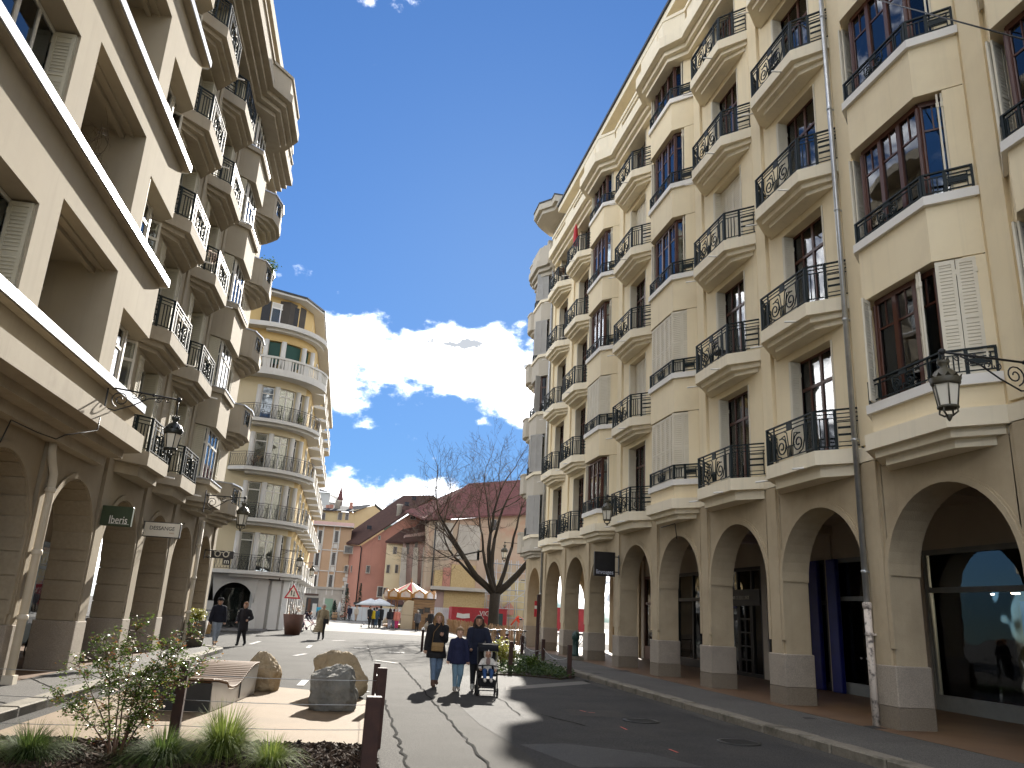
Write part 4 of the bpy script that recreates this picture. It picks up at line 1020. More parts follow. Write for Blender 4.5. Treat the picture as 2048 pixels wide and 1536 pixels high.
for off, z0, z1 in ((.10,20.7,20.95),(.25,20.95,21.2),(.42,21.2,21.6)):
    q = offs([(gc-1.38,-.02),(gc-.86,.45),(gc+.86,.45),(gc+1.38,-.02)], off); q = [(x, max(y, off-.02)) for x, y in q]
    gr.prism([(gx,off)]+q+[(43.6,off)]+[(43.9+off+.1,-.4),(43.9+off,-3),(gx,-3)], z0, z1)
gr.prism([(gx,.3),(gc-1.5,.3),(gc-.9,.7),(gc+.9,.7),(43.6,.3),(44.0,-.5),(44.0,-3),(gx,-3)], 21.6, 22.5)
gr.build('cornice', M['grey'], GB)
MB().prism([(gx,-.7),(43.2,-.7),(43.2,-8),(gx,-8)], 22.4, 25.2).build('attic_wall', M['grey'], GB)
tr = MB(); tp = lambda d: [(gx,.15+d),(gc-1.2,.15+d),(gc-.5,.75+d),(gc+.9,.75+d),(43.2+d,.25+d*.6),(43.9+d,-.6),(44.1+d,-1.6),(44.1+d,-8),(gx,-8)]
tr.prism(tp(-.2), 25.0, 25.25); tr.prism(tp(0), 25.25, 25.65); tr.prism(tp(.04), 25.65, 25.75, 1); tr.build('roof', [M['grey'], M['dark']], GB)
for i, (uu, ww) in enumerate(((gx+.35,.6), (43.3,.7))): 
    o = MB().box(-ww/2, ww/2, -.67, -.0, 1.19, FZ).build('pier', M['stone'], GB, (uu, 0, 0)); MB().bbox(-ww/2-.03, ww/2+.03, -.71, .035, .1, 1.21, .015).build('plinth', M['plinth'], o)
ga = MB(); c_ = (gx+.65+42.95)/2; r_ = (42.95-gx-.65)/2
arch_wall(ga, c_, r_-.01, 4.2-r_, c_-r_, c_+r_, FZ, -.02, -.67); 
# side arch of the portico, facing the square
ga.T = Matrix.Translation((43.6,-2.1,0)) @ Matrix.Rotation(-PI/2, 4, 'Z'); arch_wall(ga, 0, 1.3, 2.8, -1.35, 1.35, FZ, 0, -.6); ga.T = None
ga.build('arch_wall', M['stone'], GB); 
bk = MB().box(-.3,.3,-.3,.3,.1,FZ).mesh('pier', M['stone'])
for uu, yy in ((43.3,-3.8),(40.0,-4.1),(36.3,-4.1)): put('pier', bk, GB, (uu, yy, 0))
MB().box(35.7, 43.6, -12, -.66, 4.72, 4.82).build('arcade_ceiling', M['soffit'], GB)

# ================================================================ yellow curved corner building on the left
M['yel'] = pm('pale_yellow_render', (.56,.48,.32), (.51,.43,.28), .5, .9, .1, 60, streak=.08)
M['yel2'] = pm('ochre_render', (.50,.36,.16), (.45,.32,.135), .5, .9, .1, 60, streak=.08)
M['wht'] = pm('white_concrete', (.56,.545,.50), (.50,.48,.44), .8, .85, .1, 60, streak=.15)
M['ygrey'] = pm('grey_arcade_render', (.50,.49,.46), (.44,.43,.40), .6, .9, .2, 60, streak=.15)
M['iron2'] = pm('black_iron', (.012,.012,.013), (.02,.02,.02), 4, .5)
M['whitewood'] = pm('white_window_frame', (.70,.69,.65), (.62,.61,.58), 2, .5)
M['greenblind'] = pm('dark_green_blind', (.010,.06,.045), (.008,.045,.035), 2, .6)
M['tile'] = pm('red_brown_roof_tiles', (.16,.07,.045), (.10,.045,.032), 3, .85, .5, 20)
YB = empty('corner_building', 'pale yellow curved corner apartment block with lattice iron balconies and grey arches', 'building', (0,0,0))
YC, YR = (-6.95, 55.3), 3.25
def yarc(a, d=0): return (YC[0]+(YR+d)*math.sin(a), YC[1]-(YR+d)*math.cos(a))
def ypath(d=0, n=14, left=-13.5, far=82):
    return [(left, YC[1]-YR-d), (YC[0], YC[1]-YR-d)]+[yarc(PI/2*t/n, d) for t in range(1, n)]+[(YC[0]+YR+d, YC[1]), (YC[0]+YR+d, far)]
yf = [3.45+3.2*k for k in range(6)]                    # floor slabs
yw = MB()
inside = [(YC[0]+YR-1.2, 82), (YC[0]+YR-1.2, YC[1]+1), (YC[0], YC[1]-YR+1.2), (-13.5, YC[1]-YR+1.2)]
openings = [(rad(a0), rad(a1)) for a0, a1 in ((5,19), (25,47), (53,64))]
for k in range(5):
    z0, z1 = yf[k], yf[k+1]; zt = z0+2.45
    mat = 0 if k < 4 else 1
    def seg(a, b, zz0, zz1, mi): yw.prism([yarc(a), yarc(b), yarc(b,-.4), yarc(a,-.4)], zz0, zz1, mi)
    yw.prism([(-13.5, YC[1]-YR), (YC[0], YC[1]-YR), (YC[0], YC[1]-YR+.4), (-13.5, YC[1]-YR+.4)], z0, z1, mat)
    cuts = [0]+[q for o in openings for q in o]+[rad(66)]
    for q in range(len(cuts)-1):
        n = 3
        for t in range(n):
            a = cuts[q]+(cuts[q+1]-cuts[q])*t/n; b = cuts[q]+(cuts[q+1]-cuts[q])*(t+1)/n
            if q % 2 == 0: seg(a, b, z0, z1, mat)
            else: seg(a, b, zt, z1, mat)
    for t in range(4): a = rad(66)+rad(24)*t/4; seg(a, a+rad(6), z0, z1, 1)
    yw.box(YC[0]+YR-.4, YC[0]+YR, YC[1], 82, z0, z1, 1)
yw.prism([(YC[0]-6,YC[1]-YR+.9),(YC[0]+1.2,YC[1]-YR+1.1),(YC[0]+2.2,YC[1]-1),(YC[0]+2.2,82),(-13,82)], 3, 22, 2)
yw.build('upper_wall', [M['yel'], M['yel2'], M['room']], YB)
ycol = MB().lathe([(.17,0),(.17,2.45)], 10).mesh('window_column', M['wht'])
for k in range(5):
    z0 = yf[k]
    for oi, (a0, a1) in enumerate(openings):
        am = (a0+a1)/2; p = yarc(am, -.22); w = 2*YR*math.sin((a1-a0)/2)
        if k == 4:
            MB().box(-w/2, w/2, -.03, .03, .9, 2.4).build('roller_blind', M['greenblind'], YB, (*p, z0), am)
        else: 
            mz = french_window(YB, 0, 0, 0, w-.02, 2.42, 1 if oi != 1 else 2, .80, M['whitewood']); mz.location = (*p, z0+.02); mz.rotation_euler = (0,0,am)
    for a in (2, 22, 50, 67): put('window_column', ycol, YB, (*yarc(rad(a), .06), z0))
# curved slabs and railings
def ring(mb, a0, a1, d0, d1, z0, z1, n=14, m=0):
    for t in range(n):
        a, b = a0+(a1-a0)*t/n, a0+(a1-a0)*(t+1)/n
        mb.prism([yarc(a,d1), yarc(b,d1), yarc(b,d0), yarc(a,d0)], z0, z1, m)
def lat_rail(mb, pts, h=.95):
    for a, b in zip(pts, pts[1:]):
        A, B = Vector((*a,0)), Vector((*b,0)); L_ = (B-A).length; mb.T = Matrix.Translation(A) @ Matrix.Rotation(math.atan2(B.y-A.y,B.x-A.x), 4, 'Z')
        mb.box(0,L_,-.02,.02,h-.03,h); mb.box(0,L_,-.012,.012,.06,.085); mb.box(0,L_,-.012,.012,h-.16,h-.14); mb.box(-.016,.016,-.016,.016,0,h)
        n = max(2, int(L_/.16))
        for q in range(n):
            x = L_*q/n; d = L_/n
            mb.tube([(x,0,.07),(x+d,0,h-.15)], .009, 4, cap=False); mb.tube([(x+d,0,.07),(x,0,h-.15)], .009, 4, cap=False)
        mb.T = None
for k in range(4):
    mb = MB(); A0, A1 = -.0, rad(82)
    ring(mb, A0, A1, -.1, 1.0, -.16, .06, 12)
    if k: mb.prism([yarc(0,1.0), yarc(0,-.1), (YC[0]-1.1, YC[1]-YR+.1), (YC[0]-1.1, YC[1]-YR-.35)], -.16, .06); pts = [(YC[0]-1.05, YC[1]-YR-.3)]
    else: mb.prism([yarc(0,1.0), yarc(0,-.1), (YC[0]-4.5, YC[1]-YR+.1), (YC[0]-4.5, YC[1]-YR-.7)], -.16, .06); pts = [(YC[0]-.9, YC[1]-YR-.8)]
    ring(mb, A0, A1, -.1, .7, -.34, -.16, 12)
    o = mb.build('balcony', M['wht'], YB, (0,0,yf[k])); r = MB(); lat_rail(r, pts+[yarc(A0+(A1-A0)*t/10, .92) for t in range(11)]); r.build('railing', M['iron2'], o, (0,0,.06))
# solid balustrade of the fifth floor
mb = MB(); ring(mb, 0, rad(85), -.1, 1.05, -.2, .08, 14); ring(mb, 0, rad(85), .90, 1.02, .08, .26, 14); ring(mb, 0, rad(85), .88, 1.06, .92, 1.06, 14)
mb.prism([yarc(0,1.05), yarc(0,.88), (YC[0]-3.2, YC[1]-YR-.5), (YC[0]-3.2, YC[1]-YR-.65)], .08, 1.06); mb.prism([yarc(0,1.05), yarc(0,-.1), (YC[0]-3.2, YC[1]-YR+.1), (YC[0]-3.2, YC[1]-YR-.65)], -.2, .08)
for t in range(26): 
    a = rad(4+t*3.15); 
    if t % 6 in (0, 1): ring(mb, a-rad(1.5), a+rad(1.5), .90, 1.02, .26, .92, 1)
    else: ring(mb, a-rad(.6), a+rad(.6), .92, 1.0, .26, .92, 1)
mb.build('balustrade', M['wht'], YB, (0,0,yf[4]))
mb = MB(); ring(mb, 0, PI/2, -.1, .75, 0, .32, 14); ring(mb, 0, PI/2, -.1, .45, -.18, 0, 14); mb.box(-13.5, YC[0], YC[1]-YR-.75, YC[1]-YR, 0, .32); mb.box(YC[0]+YR, YC[0]+YR+.75, YC[1], 82, 0, .32); mb.build('cornice', M['wht'], YB, (0,0,yf[5]))
# set-back top storey and roof
tw = MB(); tpoly = [(-13.5, 52.7), (-7.4, 52.7), (-5.2, 53.7), (-4.3, 55.6), (-4.2, 82), (-13.5, 82)]
tw.prism(tpoly, yf[5]+.3, yf[5]+2.75); tw.build('top_storey', M['yel2'], YB)
w = french_window(YB, 0, 0, 0, 1.3, 1.55, 2, .75, M['whitewood']); w.location = (-6.36, 53.12, yf[5]+.75); w.rotation_euler = (0,0,rad(24)); MB().box(-.64,.64,-.025,-.02,1.1,1.53).build('roller_blind', M['wht'], w)
for s in (-1, 1): MB().box(-.3,.3,-.02,.02,0,1.6).build('shutter', M['iron2'], YB, (-6.36+s*.92, 53.10+s*.42, yf[5]+.72), rad(24))
rfp = [(-14, 51.9), (-7.4, 51.9), (-4.7, 53.1), (-3.55, 55.4), (-3.45, 82), (-14, 82)]
rr = MB(); rr.prism(rfp, yf[5]+2.75, yf[5]+2.90, 2); rr.prism([(x+(.06 if x > -13 else 0), y-.06) for x, y in rfp], yf[5]+2.90, yf[5]+3.02, 1); rr.prism(rfp, yf[5]+3.02, yf[5]+4.1, 0, top=[(-14,58),(-8.6,58),(-7.8,58.4),(-7.4,59.2),(-7.3,82),(-14,82)]); rr.build('roof', [M['tile'], M['dark'], M['wht']], YB)
# small planted ledge at attic
mb = MB(); mb.box(-7.6,-6.2,52.3,52.6,yf[5]+.32,yf[5]+.55); mb.build('tiled_ledge', M['tile'], YB)
# side facade bays with white balcony boxes down the street
for q in range(6):
    for k in range(6):
        z = yf[k] if k < 5 else yf[5]
        Y0 = YC[1]+1.6+q*4.3
        if k < 5:
            mb = MB(); mb.prism([(YC[0]+YR, Y0-1.9), (YC[0]+YR+.85, Y0-1.2), (YC[0]+YR+.85, Y0+1.2), (YC[0]+YR, Y0+1.9)], -.16, .08); mb.prism([(YC[0]+YR+.73, Y0-1.2), (YC[0]+YR+.85, Y0-1.2), (YC[0]+YR+.85, Y0+1.2), (YC[0]+YR+.73, Y0+1.2)], .82, 1.0)
            for t in range(7): mb.box(YC[0]+YR+.75, YC[0]+YR+.83, Y0-1.2+t*.39, Y0-1.2+t*.39+(.28 if t % 3 == 0 else .12), .08, .82)
            mb.build('balcony', M['wht'], YB, (0,0,z))
            if q < 4: w = french_window(YB, 0, 0, 0, 1.4, 2.3, 2, .8, M['whitewood']); w.location = (YC[0]+YR+.04, Y0, z+.08); w.rotation_euler = (0,0,PI/2)
# arcade
ya = MB(); zA = yf[0]-.16
def ypier(mb, x, y, wx, wy): mb.box(x-wx/2, x+wx/2, y-wy/2, y+wy/2, .05, zA)
ya.T = Matrix.Translation((-9.05, YC[1]-YR-.3, 0)) @ Matrix.Rotation(PI, 4, 'Z'); arch_wall(ya, 0, .95, 1.62, -1.15, 1.15, zA, 0, -.6); ya.box(.95,1.35,-.6,0,.05,1.62); ya.box(-1.3,-.95,-.6,0,.05,1.62); ya.T = None
ya.T = Matrix.Translation((-6.55, YC[1]-YR-.18, 0)) @ Matrix.Rotation(PI+rad(8), 4, 'Z'); arch_wall(ya, 0, 1.15, 1.62, -1.4, 1.4, zA, 0, -.6); ya.box(1.1,1.45,-.6,0,.05,1.62); ya.box(-1.45,-1.1,-.6,0,.05,1.62); ya.T = None
ya.box(-13.5, -10.2, YC[1]-YR-.3, YC[1]-YR+.3, .05, zA)
for a in (34, 52, 70):
    p = yarc(rad(a), -.05); ya.T = Matrix.Translation((*p,0)) @ Matrix.Rotation(rad(a), 4, 'Z'); ya.box(-.42,.42,-.3,.3,.05,zA); ya.T = None
ring(ya, rad(14), PI/2, -.5, .1, 2.75, zA, 8)
for q in range(9): ypier(ya, YC[0]+YR-.2, YC[1]+.6+q*2.6, .6, .8)
ya.box(YC[0]+YR-.5, YC[0]+YR+.05, YC[1], 82, 2.7, zA)
ya.build('arcade', M['ygrey'], YB)
yb = MB(); yb.box(-13.4, YC[0]+1.2, 54.6, 54.8, .05, zA); yb.box(YC[0]+1.1, YC[0]+1.3, 54.6, 82, .05, zA); yb.box(-13.4,YC[0]+YR-.3,52.6,82,zA-.25,zA-.1); yb.build('arcade_back_wall', M['room'], YB)
MB().box(-10.0,-8.1,52.5,52.55,.05,2.5).build('shop_shutter', M['greenblind'], YB)
sg = french_window(YB, -6.6, 53.4, .1, 2.0, 2.4, 3, 0, M['iron2'])
# ================================================================ old town behind the square
M['peach'] = pm('peach_render', (.50,.325,.20), (.44,.285,.165), .4, .92, .1, 40, streak=.12)
M['surround'] = pm('pale_stone_surround', (.62,.58,.50), (.54,.50,.43), 1, .9)
M['stoneold'] = pm('old_stone', (.46,.41,.33), (.36,.32,.26), .8, .92, .2, 20, streak=.15)
M['yelold'] = pm('old_yellow_render', (.50,.41,.235), (.44,.355,.195), .4, .92, .1, 40, streak=.15)
M['salmon'] = pm('salmon_render', (.46,.215,.15), (.40,.185,.13), .35, .92, .15, 30, streak=.22, stain=(.36,.17,.12), stain_scale=.5, stain_amt=.6)
M['mauve'] = pm('mauve_render', (.38,.255,.21), (.30,.205,.17), .4, .92, .1, 30, streak=.2)
M['pinkold'] = pm('faded_pink_plaster', (.44,.30,.22), (.38,.31,.20), .25, .92, .15, 20, streak=.2, stain=(.40,.20,.12), stain_scale=.35, stain_amt=.6)
M['roofbrown'] = pm('brown_roof_tiles', (.085,.048,.038), (.055,.034,.030), 2.2, .95, .6, 8, spec=.05)
M['roofmaroon'] = pm('maroon_roof_tiles', (.17,.075,.068), (.115,.055,.052), 1.5, .95, .7, 9, spec=.05)
M['slate'] = pm('dark_slate', (.045,.048,.055), (.03,.032,.037), 2, .85, spec=.1)
M['osb'] = pm('osb_board', (.50,.37,.18), (.36,.25,.11), 5, .85)
M['hoard'] = pm('white_hoarding', (.52,.53,.52), (.46,.47,.46), .7, .6)
M['redbox'] = pm('red_site_cabin', (.34,.014,.018), (.27,.012,.015), .8, .5, stain=(.18,.01,.012), stain_scale=.8, stain_amt=.4)
M['darkwin'] = pm('dark_window', (.02,.018,.017), (.035,.032,.03), 1, .25, spec=.6)
M['shutbrown'] = pm('brown_shutter', (.10,.062,.045), (.07,.045,.034), 3, .8)
M['galv'] = pm('galvanised_tube', (.45,.46,.46), (.36,.37,.37), 3, .4, metal=.7)
M['plank'] = pm('chestnut_planks', (.30,.185,.095), (.20,.12,.06), 6, .85, .3, 20, squash=(.3,.3,4))
def bwin(par, u, v0, v1, wpx, Y, frame=None, sill=True, mull=True, shutters=False):
    """window on a wall plane at depth Y, from photo rows v0 to v1"""
    t, b = at(u, v0, Y), at(u, v1, Y); x = (t.x+b.x)/2; w = wpx*Y/FPX; h = t.z-b.z
    fr = MB(); q = .09*w+.04
    fr.box(-w/2-q, -w/2, -.10, .02, -.02, h); fr.box(w/2, w/2+q, -.10, .02, -.02, h); fr.box(-w/2-q, w/2+q, -.10, .02, h, h+q)
    if sill: fr.box(-w/2-q*1.3, w/2+q*1.3, -.16, .02, -.14, -.02)
    o = fr.build('window', frame or M['surround'], par, (x, Y-.02, b.z))
    put('pane', MB().box(-w/2, w/2, -.03, -.01, 0, h).mesh('pane', M['darkwin']), o)
    if mull: put('mullion', MB().box(-.035, .035, -.055, -.03, 0, h).box(-w/2, w/2, -.055, -.03, h*.66, h*.66+.05).mesh('mullion', M['shutbrown']), o)
    return o
def X(u, v, Y): return at(u, v, Y).x
# ---- peach town house
Yp = 125
PH = empty('town_house', 'tall peach town house with pale stone window surrounds and a stone shop front', 'house', (X(650,1200,Yp), Yp, 0))
def rel(par, mb, name, mat): o = mb.build(name, mat); o.parent = par; o.location = tuple(-c for c in par.location); return o
xl, xr = X(596,1150,Yp), X(694,1150,Yp); zt = at(650,1052,Yp).z
rel(PH, MB().box(xl, xr, Yp, Yp+9, at(640,1178,Yp).z, zt), 'wall', M['peach'])
rel(PH, MB().box(xl, xr-.4, Yp-.12, Yp+.1, 0, at(640,1178,Yp).z).box(xl, xr, Yp-.28, Yp, at(640,1178,Yp).z, at(640,1173,Yp).z), 'ground_floor', M['stoneold'])
zz = at(640,1120,Yp)
rel(PH, MB().box(xl, xr, Yp-.10, Yp, at(640,1100,Yp).z, at(640,1098,Yp).z).box(xl, xr, Yp-.10, Yp, at(640,1142,Yp).z, at(640,1140,Yp).z), 'string_course', M['surround'])
rfz = at(650,1052,Yp).z
rel(PH, MB().prism([(xl-.3,Yp-.8),(xr+.3,Yp-.8),(xr+.3,Yp+2.2),(xl-.3,Yp+2.2)], rfz, rfz+.12, 1).add([(xl-.3,Yp-.8,rfz+.12),(xr+.3,Yp-.8,rfz+.12),(xr+.3,Yp+2.2,rfz+.95),(xl-.3,Yp+2.2,rfz+.95)], [(0,1,2,3)]), 'roof', [M['roofmaroon'], M['surround']])
for u, v0, v1 in ((640,1061,1087), (673,1062,1085), (634,1106,1131), (667,1105,1130), (629,1150,1177), (661,1150,1177), (612,1150,1175)):
    w = bwin(PH, u, v0, v1, 6.5, Yp); w.location = w.location-PH.location
    put('carved_panel', MB().box(-.30,.30,-.06,.02,-.9,-.22).box(-.18,-.06,-.08,-.05,-.7,-.45).box(.06,.18,-.08,-.05,-.7,-.45).mesh('carved_panel', M['surround']), w)
    h = at(u,v0,Yp).z-at(u,v1,Yp).z
    put('pilaster_strip', MB().box(-.52,-.36,-.13,.02,-.95,h+.7).box(.36,.52,-.13,.02,-.95,h+.7).mesh('pilaster_strip', M['surround']), w)
def relbox(par, u0, u1, v0, v1, Y, d, mat, name): 
    a, b = at((u0+u1)/2, v0, Y), at((u0+u1)/2, v1, Y); w = abs(u1-u0)*Y/FPX
    return rel(par, MB().box((a.x+b.x)/2-w/2, (a.x+b.x)/2+w/2, Y-d, Y+.05, max(0,b.z), a.z), name, mat)
relbox(PH, 612, 634, 1195, 1238, Yp, .16, M['darkwin'], 'doorway'); relbox(PH, 615, 620, 1197, 1238, Yp, .2, M['brownwood'], 'door_leaf'); relbox(PH, 624, 632, 1207, 1238, Yp, .22, M['surround'], 'cash_machine')
relbox(PH, 588, 600, 1200, 1233, Yp, .16, M['darkwin'], 'shop_window'); relbox(PH, 648, 664, 1197, 1236, Yp, .16, pm('celadon_door', (.25,.36,.24), (.20,.30,.20), 1, .7), 'side_door'); relbox(PH, 645, 648, 1195, 1237, Yp, .18, M['surround'], 'door_jamb')
relbox(PH, 611, 636, 1187, 1191, Yp, .2, M['shutbrown'], 'carved_sign')
for k in range(12):
    s_ = .55 if k % 2 else .8; z0 = .3+k*.62
    put('quoin_stone', MB().bbox(-s_,0,-.10,.3,0,.58,.03).mesh('quoin_stone', M['surround']), PH, (xr-PH.location.x+.25, -.02, z0))
# ---- yellow attic house above it
Yy = 136
YH = empty('town_house', 'yellow house with a dark panelled roof rising above the peach house', 'house', (X(680,1100,Yy), Yy, 0))
xl, xr = X(600,1050,Yy), X(704,1050,Yy); xe = X(758,1040,Yy)
rel(YH, MB().box(xl, xr, Yy, Yy+8, 6, at(660,1022,Yy).z), 'wall', M['yelold'])
g0, g1, g2 = at(704,1050,Yy), at(706,1018,Yy), at(748,1011,Yy)
rel(YH, MB().slab([(xr,6),(xr,at(704,1020,Yy).z),(X(748,1011,Yy),g2.z),(xe+1,at(760,1030,Yy).z),(xe+1,6)], 'y', Yy+.05, Yy+.3), 'gable_wall', M['yelold'])
zr = at(660,1022,Yy).z
rel(YH, MB().add([(xl-.3,Yy-.6,zr),(xr+.4,Yy-.6,zr+.2),(X(750,1008,Yy),Yy+.2,g2.z+.3),(X(700,1012,Yy),Yy+5,g2.z+.2),(xl-.3,Yy+5,zr+1.3)], [(0,1,2,3,4)]).add([(xl-.3,Yy-.6,zr-.15),(xr+.4,Yy-.6,zr+.05),(xr+.4,Yy-.6,zr+.2),(xl-.3,Yy-.6,zr)], [(0,1,2,3)]).add([(X(750,1008,Yy),Yy-.2,g2.z+.3),(xe+1.5,Yy-.2,at(763,1028,Yy).z),(xe+1.5,Yy+4,at(763,1028,Yy).z),(X(750,1008,Yy),Yy+4,g2.z+.35)], [(0,1,2,3)]), 'roof', M['slate'])
for u, wd in ((629,5), (647,6), (680,7), (694,6)): w = bwin(YH, u, 1026, 1040, wd, Yy, M['stoneold'], False); w.location -= YH.location
for u, v in ((655,1012), (663,1011), (703,1006)): rel(YH, MB().box(X(u,v,Yy)-.3, X(u,v,Yy)+.3, Yy+2, Yy+2.6, 12, at(u,v-5,Yy).z), 'chimney', M['salmon'])
rel(YH, MB().lathe([(.5,0),(.45,1.6),(.55,1.7),(.55,1.9)], 10, (X(675,1010,Yy), Yy+2, at(675,1013,Yy).z-.6)), 'chimney_pot', M['stoneold'])
# ---- castle on the hill
Yk = 330
tag(MB().prism([(-60,240),(40,240),(90,420),(-90,420)], -1, at(640,1045,Yk).z-2, top=[(-40,300),(20,300),(40,400),(-60,400)]).build('castle_hill', pm('wooded_hill', (.05,.07,.03), (.035,.05,.022), .05, .95)), kind='structure')
CA = empty('castle', 'white castle with a dark roof and pointed turret on the hill', 'castle', (X(640,980,Yk), Yk, 0))
zb = at(640,1030,Yk).z
rel(CA, MB().box(X(600,990,Yk), X(660,990,Yk), Yk, Yk+14, zb-8, at(640,984,Yk).z).box(X(660,990,Yk), X(672,990,Yk), Yk+4, Yk+14, zb-8, at(665,1002,Yk).z), 'wall', pm('castle_wall', (.55,.53,.50), (.48,.46,.44), .1, .9))
rl0, rl1 = at(600,986,Yk), at(668,1003,Yk); 
rel(CA, MB().add([(X(598,986,Yk),Yk-1,at(640,984,Yk).z),(X(663,992,Yk),Yk-1,at(640,984,Yk).z),(X(650,982,Yk),Yk+6,at(640,978,Yk).z),(X(630,975,Yk),Yk+6,at(630,970,Yk).z),(X(600,968,Yk),Yk+6,at(610,968,Yk).z)], [(0,1,2,3,4)]).add([(X(655,985,Yk),Yk+1,at(655,986,Yk).z),(X(678,1003,Yk),Yk+1,at(678,1003,Yk).z),(X(676,990,Yk),Yk+7,at(676,990,Yk).z),(X(650,980,Yk),Yk+7,at(650,979,Yk).z)], [(0,1,2,3)]), 'roof', M['slate'])
tz = at(680,1000,Yk)
rel(CA, MB().lathe([(1.0,-6),(1.0,0),(1.35,.2),(1.1,1.2),(.55,4),(.05,6.2),(.03,7.5)], 8, (tz.x, Yk+2, tz.z)), 'turret', M['roofmaroon'])
for u in (627, 641): w = bwin(CA, u, 997, 1003, 2, Yk, M['stoneold'], False, False); w.location -= CA.location
# ---- salmon house
Ys = 121
SH_ = empty('town_house', 'salmon red house with a long steep brown roof and small stone-framed windows', 'house', (X(760,1200,Ys), Ys, 0))
A, B, C_, D_ = at(722,1092,Ys), at(866,997,Ys), at(677,1087,Ys+8), at(806,994,Ys+8)
R_ = at(905,1060,Ys)
rel(SH_, MB().slab([(A.x,0),(A.x,A.z),(B.x,B.z),(R_.x,R_.z),(R_.x,0)], 'y', Ys, Ys+.4), 'gable_wall', M['salmon'])
rel(SH_, MB().add([(A.x,Ys+.02,0),(A.x,Ys+.02,A.z),(C_.x+.4,Ys+8,C_.z),(C_.x+.4,Ys+8,0)], [(0,1,2,3)]), 'front_wall', M['salmon'])
n = Vector((0,0,.25)); q = [A+Vector((-.3,-.5,.05)), B+Vector((.1,-.5,.2)), D_, C_+Vector((-.5,0,0))]
rel(SH_, MB().add([tuple(p) for p in q]+[tuple(p+n) for p in q], [(3,2,1,0),(4,5,6,7),(0,1,5,4),(1,2,6,5),(2,3,7,6),(3,0,4,7)]), 'roof', M['roofbrown'])
q = [B+Vector((0,-.5,.2)), R_+Vector((.6,-.5,.2)), R_+Vector((0,8,.2)), D_]
rel(SH_, MB().add([tuple(p) for p in q]+[tuple(p+n) for p in q], [(3,2,1,0),(4,5,6,7),(0,1,5,4),(1,2,6,5),(2,3,7,6),(3,0,4,7)]), 'roof_back_slope', M['roofbrown'])
for u, v in ((797,1022), (813,1011), (738,1058), (827,1000)):
    P_ = at(u, v, Ys+2.4); o = rel(SH_, MB().box(P_.x-.35,P_.x+.35,P_.y-.8,P_.y-.5,P_.z-.1,P_.z+.45), 'skylight', M['slate'])
rel(SH_, MB().lathe([(.42,0),(.4,1.6),(.5,1.7),(.5,1.9)], 8, (X(798,1030,Ys+1), Ys+1, at(798,1032,Ys).z)), 'chimney', M['stoneold'])
Yf = Ys+3.2
for u, v0, v1, wpx, Y in ((697,1093,1106,14,Ys+3), (692,1132,1143,5,Ys+3.6), (705,1132,1143,5,Ys+2.6), (683,1168,1190,8,Ys+4.4), (695,1168,1190,8,Ys+3.4), (736,1132,1145,6,Ys), (759,1072,1078,3,Ys), (760,1174,1193,9,Ys), (826,1025,1038,9,Ys)):
    w = bwin(SH_, u, v0, v1, wpx, Y, M['stoneold'] if v1 < 1150 else M['surround'], True, wpx > 4); w.location -= SH_.location
rel(SH_, MB().tube([(A.x+.1,Ys-.1,0),(A.x+.1,Ys-.1,A.z-.3),(A.x-.1,Ys-.3,A.z)], .09, 8), 'rain_pipe', M['dark'])
# ---- narrow cream house and mauve buttressed building
Yc = 118.5
CH = empty('town_house', 'narrow cream house squeezed between the salmon and mauve buildings', 'house', (X(790,1200,Yc), Yc, 0))
xl, xr = X(766,1190,Yc), X(800,1190,Yc); zt = at(785,1087,Yc).z
rel(CH, MB().slab([(xl,0),(X(774,1087,Yc),zt),(X(812,1087,Yc),zt),(xr,0)], 'y', Yc, Yc+.4), 'wall', pm('pale_cream_render', (.66,.54,.34), (.58,.47,.29), .4, .92))
q = [Vector((X(770,1088,Yc),Yc-.5,zt)), Vector((X(812,1088,Yc),Yc-.5,zt)), at(880,1035,Yc+5), at(822,1050,Yc+4), ]
rel(CH, MB().add([tuple(p) for p in q]+[tuple(p+n) for p in q], [(3,2,1,0),(4,5,6,7),(0,1,5,4),(1,2,6,5),(2,3,7,6),(3,0,4,7)]), 'roof', M['roofbrown'])
for u, v0, v1, wpx in ((790,1094,1108,6), (776,1130,1146,5), (793,1130,1146,5), (770,1176,1188,6)): w = bwin(CH, u, v0, v1, wpx, Yc, M['stoneold'], False); w.location -= CH.location
Ym = 116.5
MH = empty('town_house', 'mauve building with sloping stone buttresses behind the carousel', 'house', (X(830,1200,Ym), Ym, 0))
rel(MH, MB().slab([(X(796,1230,Ym),0),(X(810,1070,Ym),at(810,1070,Ym).z),(X(872,1050,Ym),at(872,1060,Ym).z),(X(872,1230,Ym),0)], 'y', Ym, Ym+6), 'wall', M['mauve'])
q = [at(800,1088,Ym-.6), at(880,1080,Ym-.6), at(905,985,Ym+6), at(880,1003,Ym+6)]
rel(MH, MB().add([tuple(p) for p in q]+[tuple(p+n) for p in q], [(3,2,1,0),(4,5,6,7),(0,1,5,4),(1,2,6,5),(2,3,7,6),(3,0,4,7)]), 'roof', M['roofbrown'])
for u in (801, 824, 843):
    p = at(u, 1225, Ym); t = at(u+8, 1095, Ym); 
    rel(MH, MB().add([(p.x-.5,Ym-1.6,0),(p.x+.5,Ym-1.6,0),(p.x+.5,Ym+.1,0),(p.x-.5,Ym+.1,0),(t.x-.35,Ym-.2,t.z),(t.x+.35,Ym-.2,t.z),(t.x+.35,Ym+.1,t.z),(t.x-.35,Ym+.1,t.z)], [(3,2,1,0),(4,5,6,7),(0,1,5,4),(1,2,6,5),(2,3,7,6),(3,0,4,7)]), 'buttress', M['stoneold'])
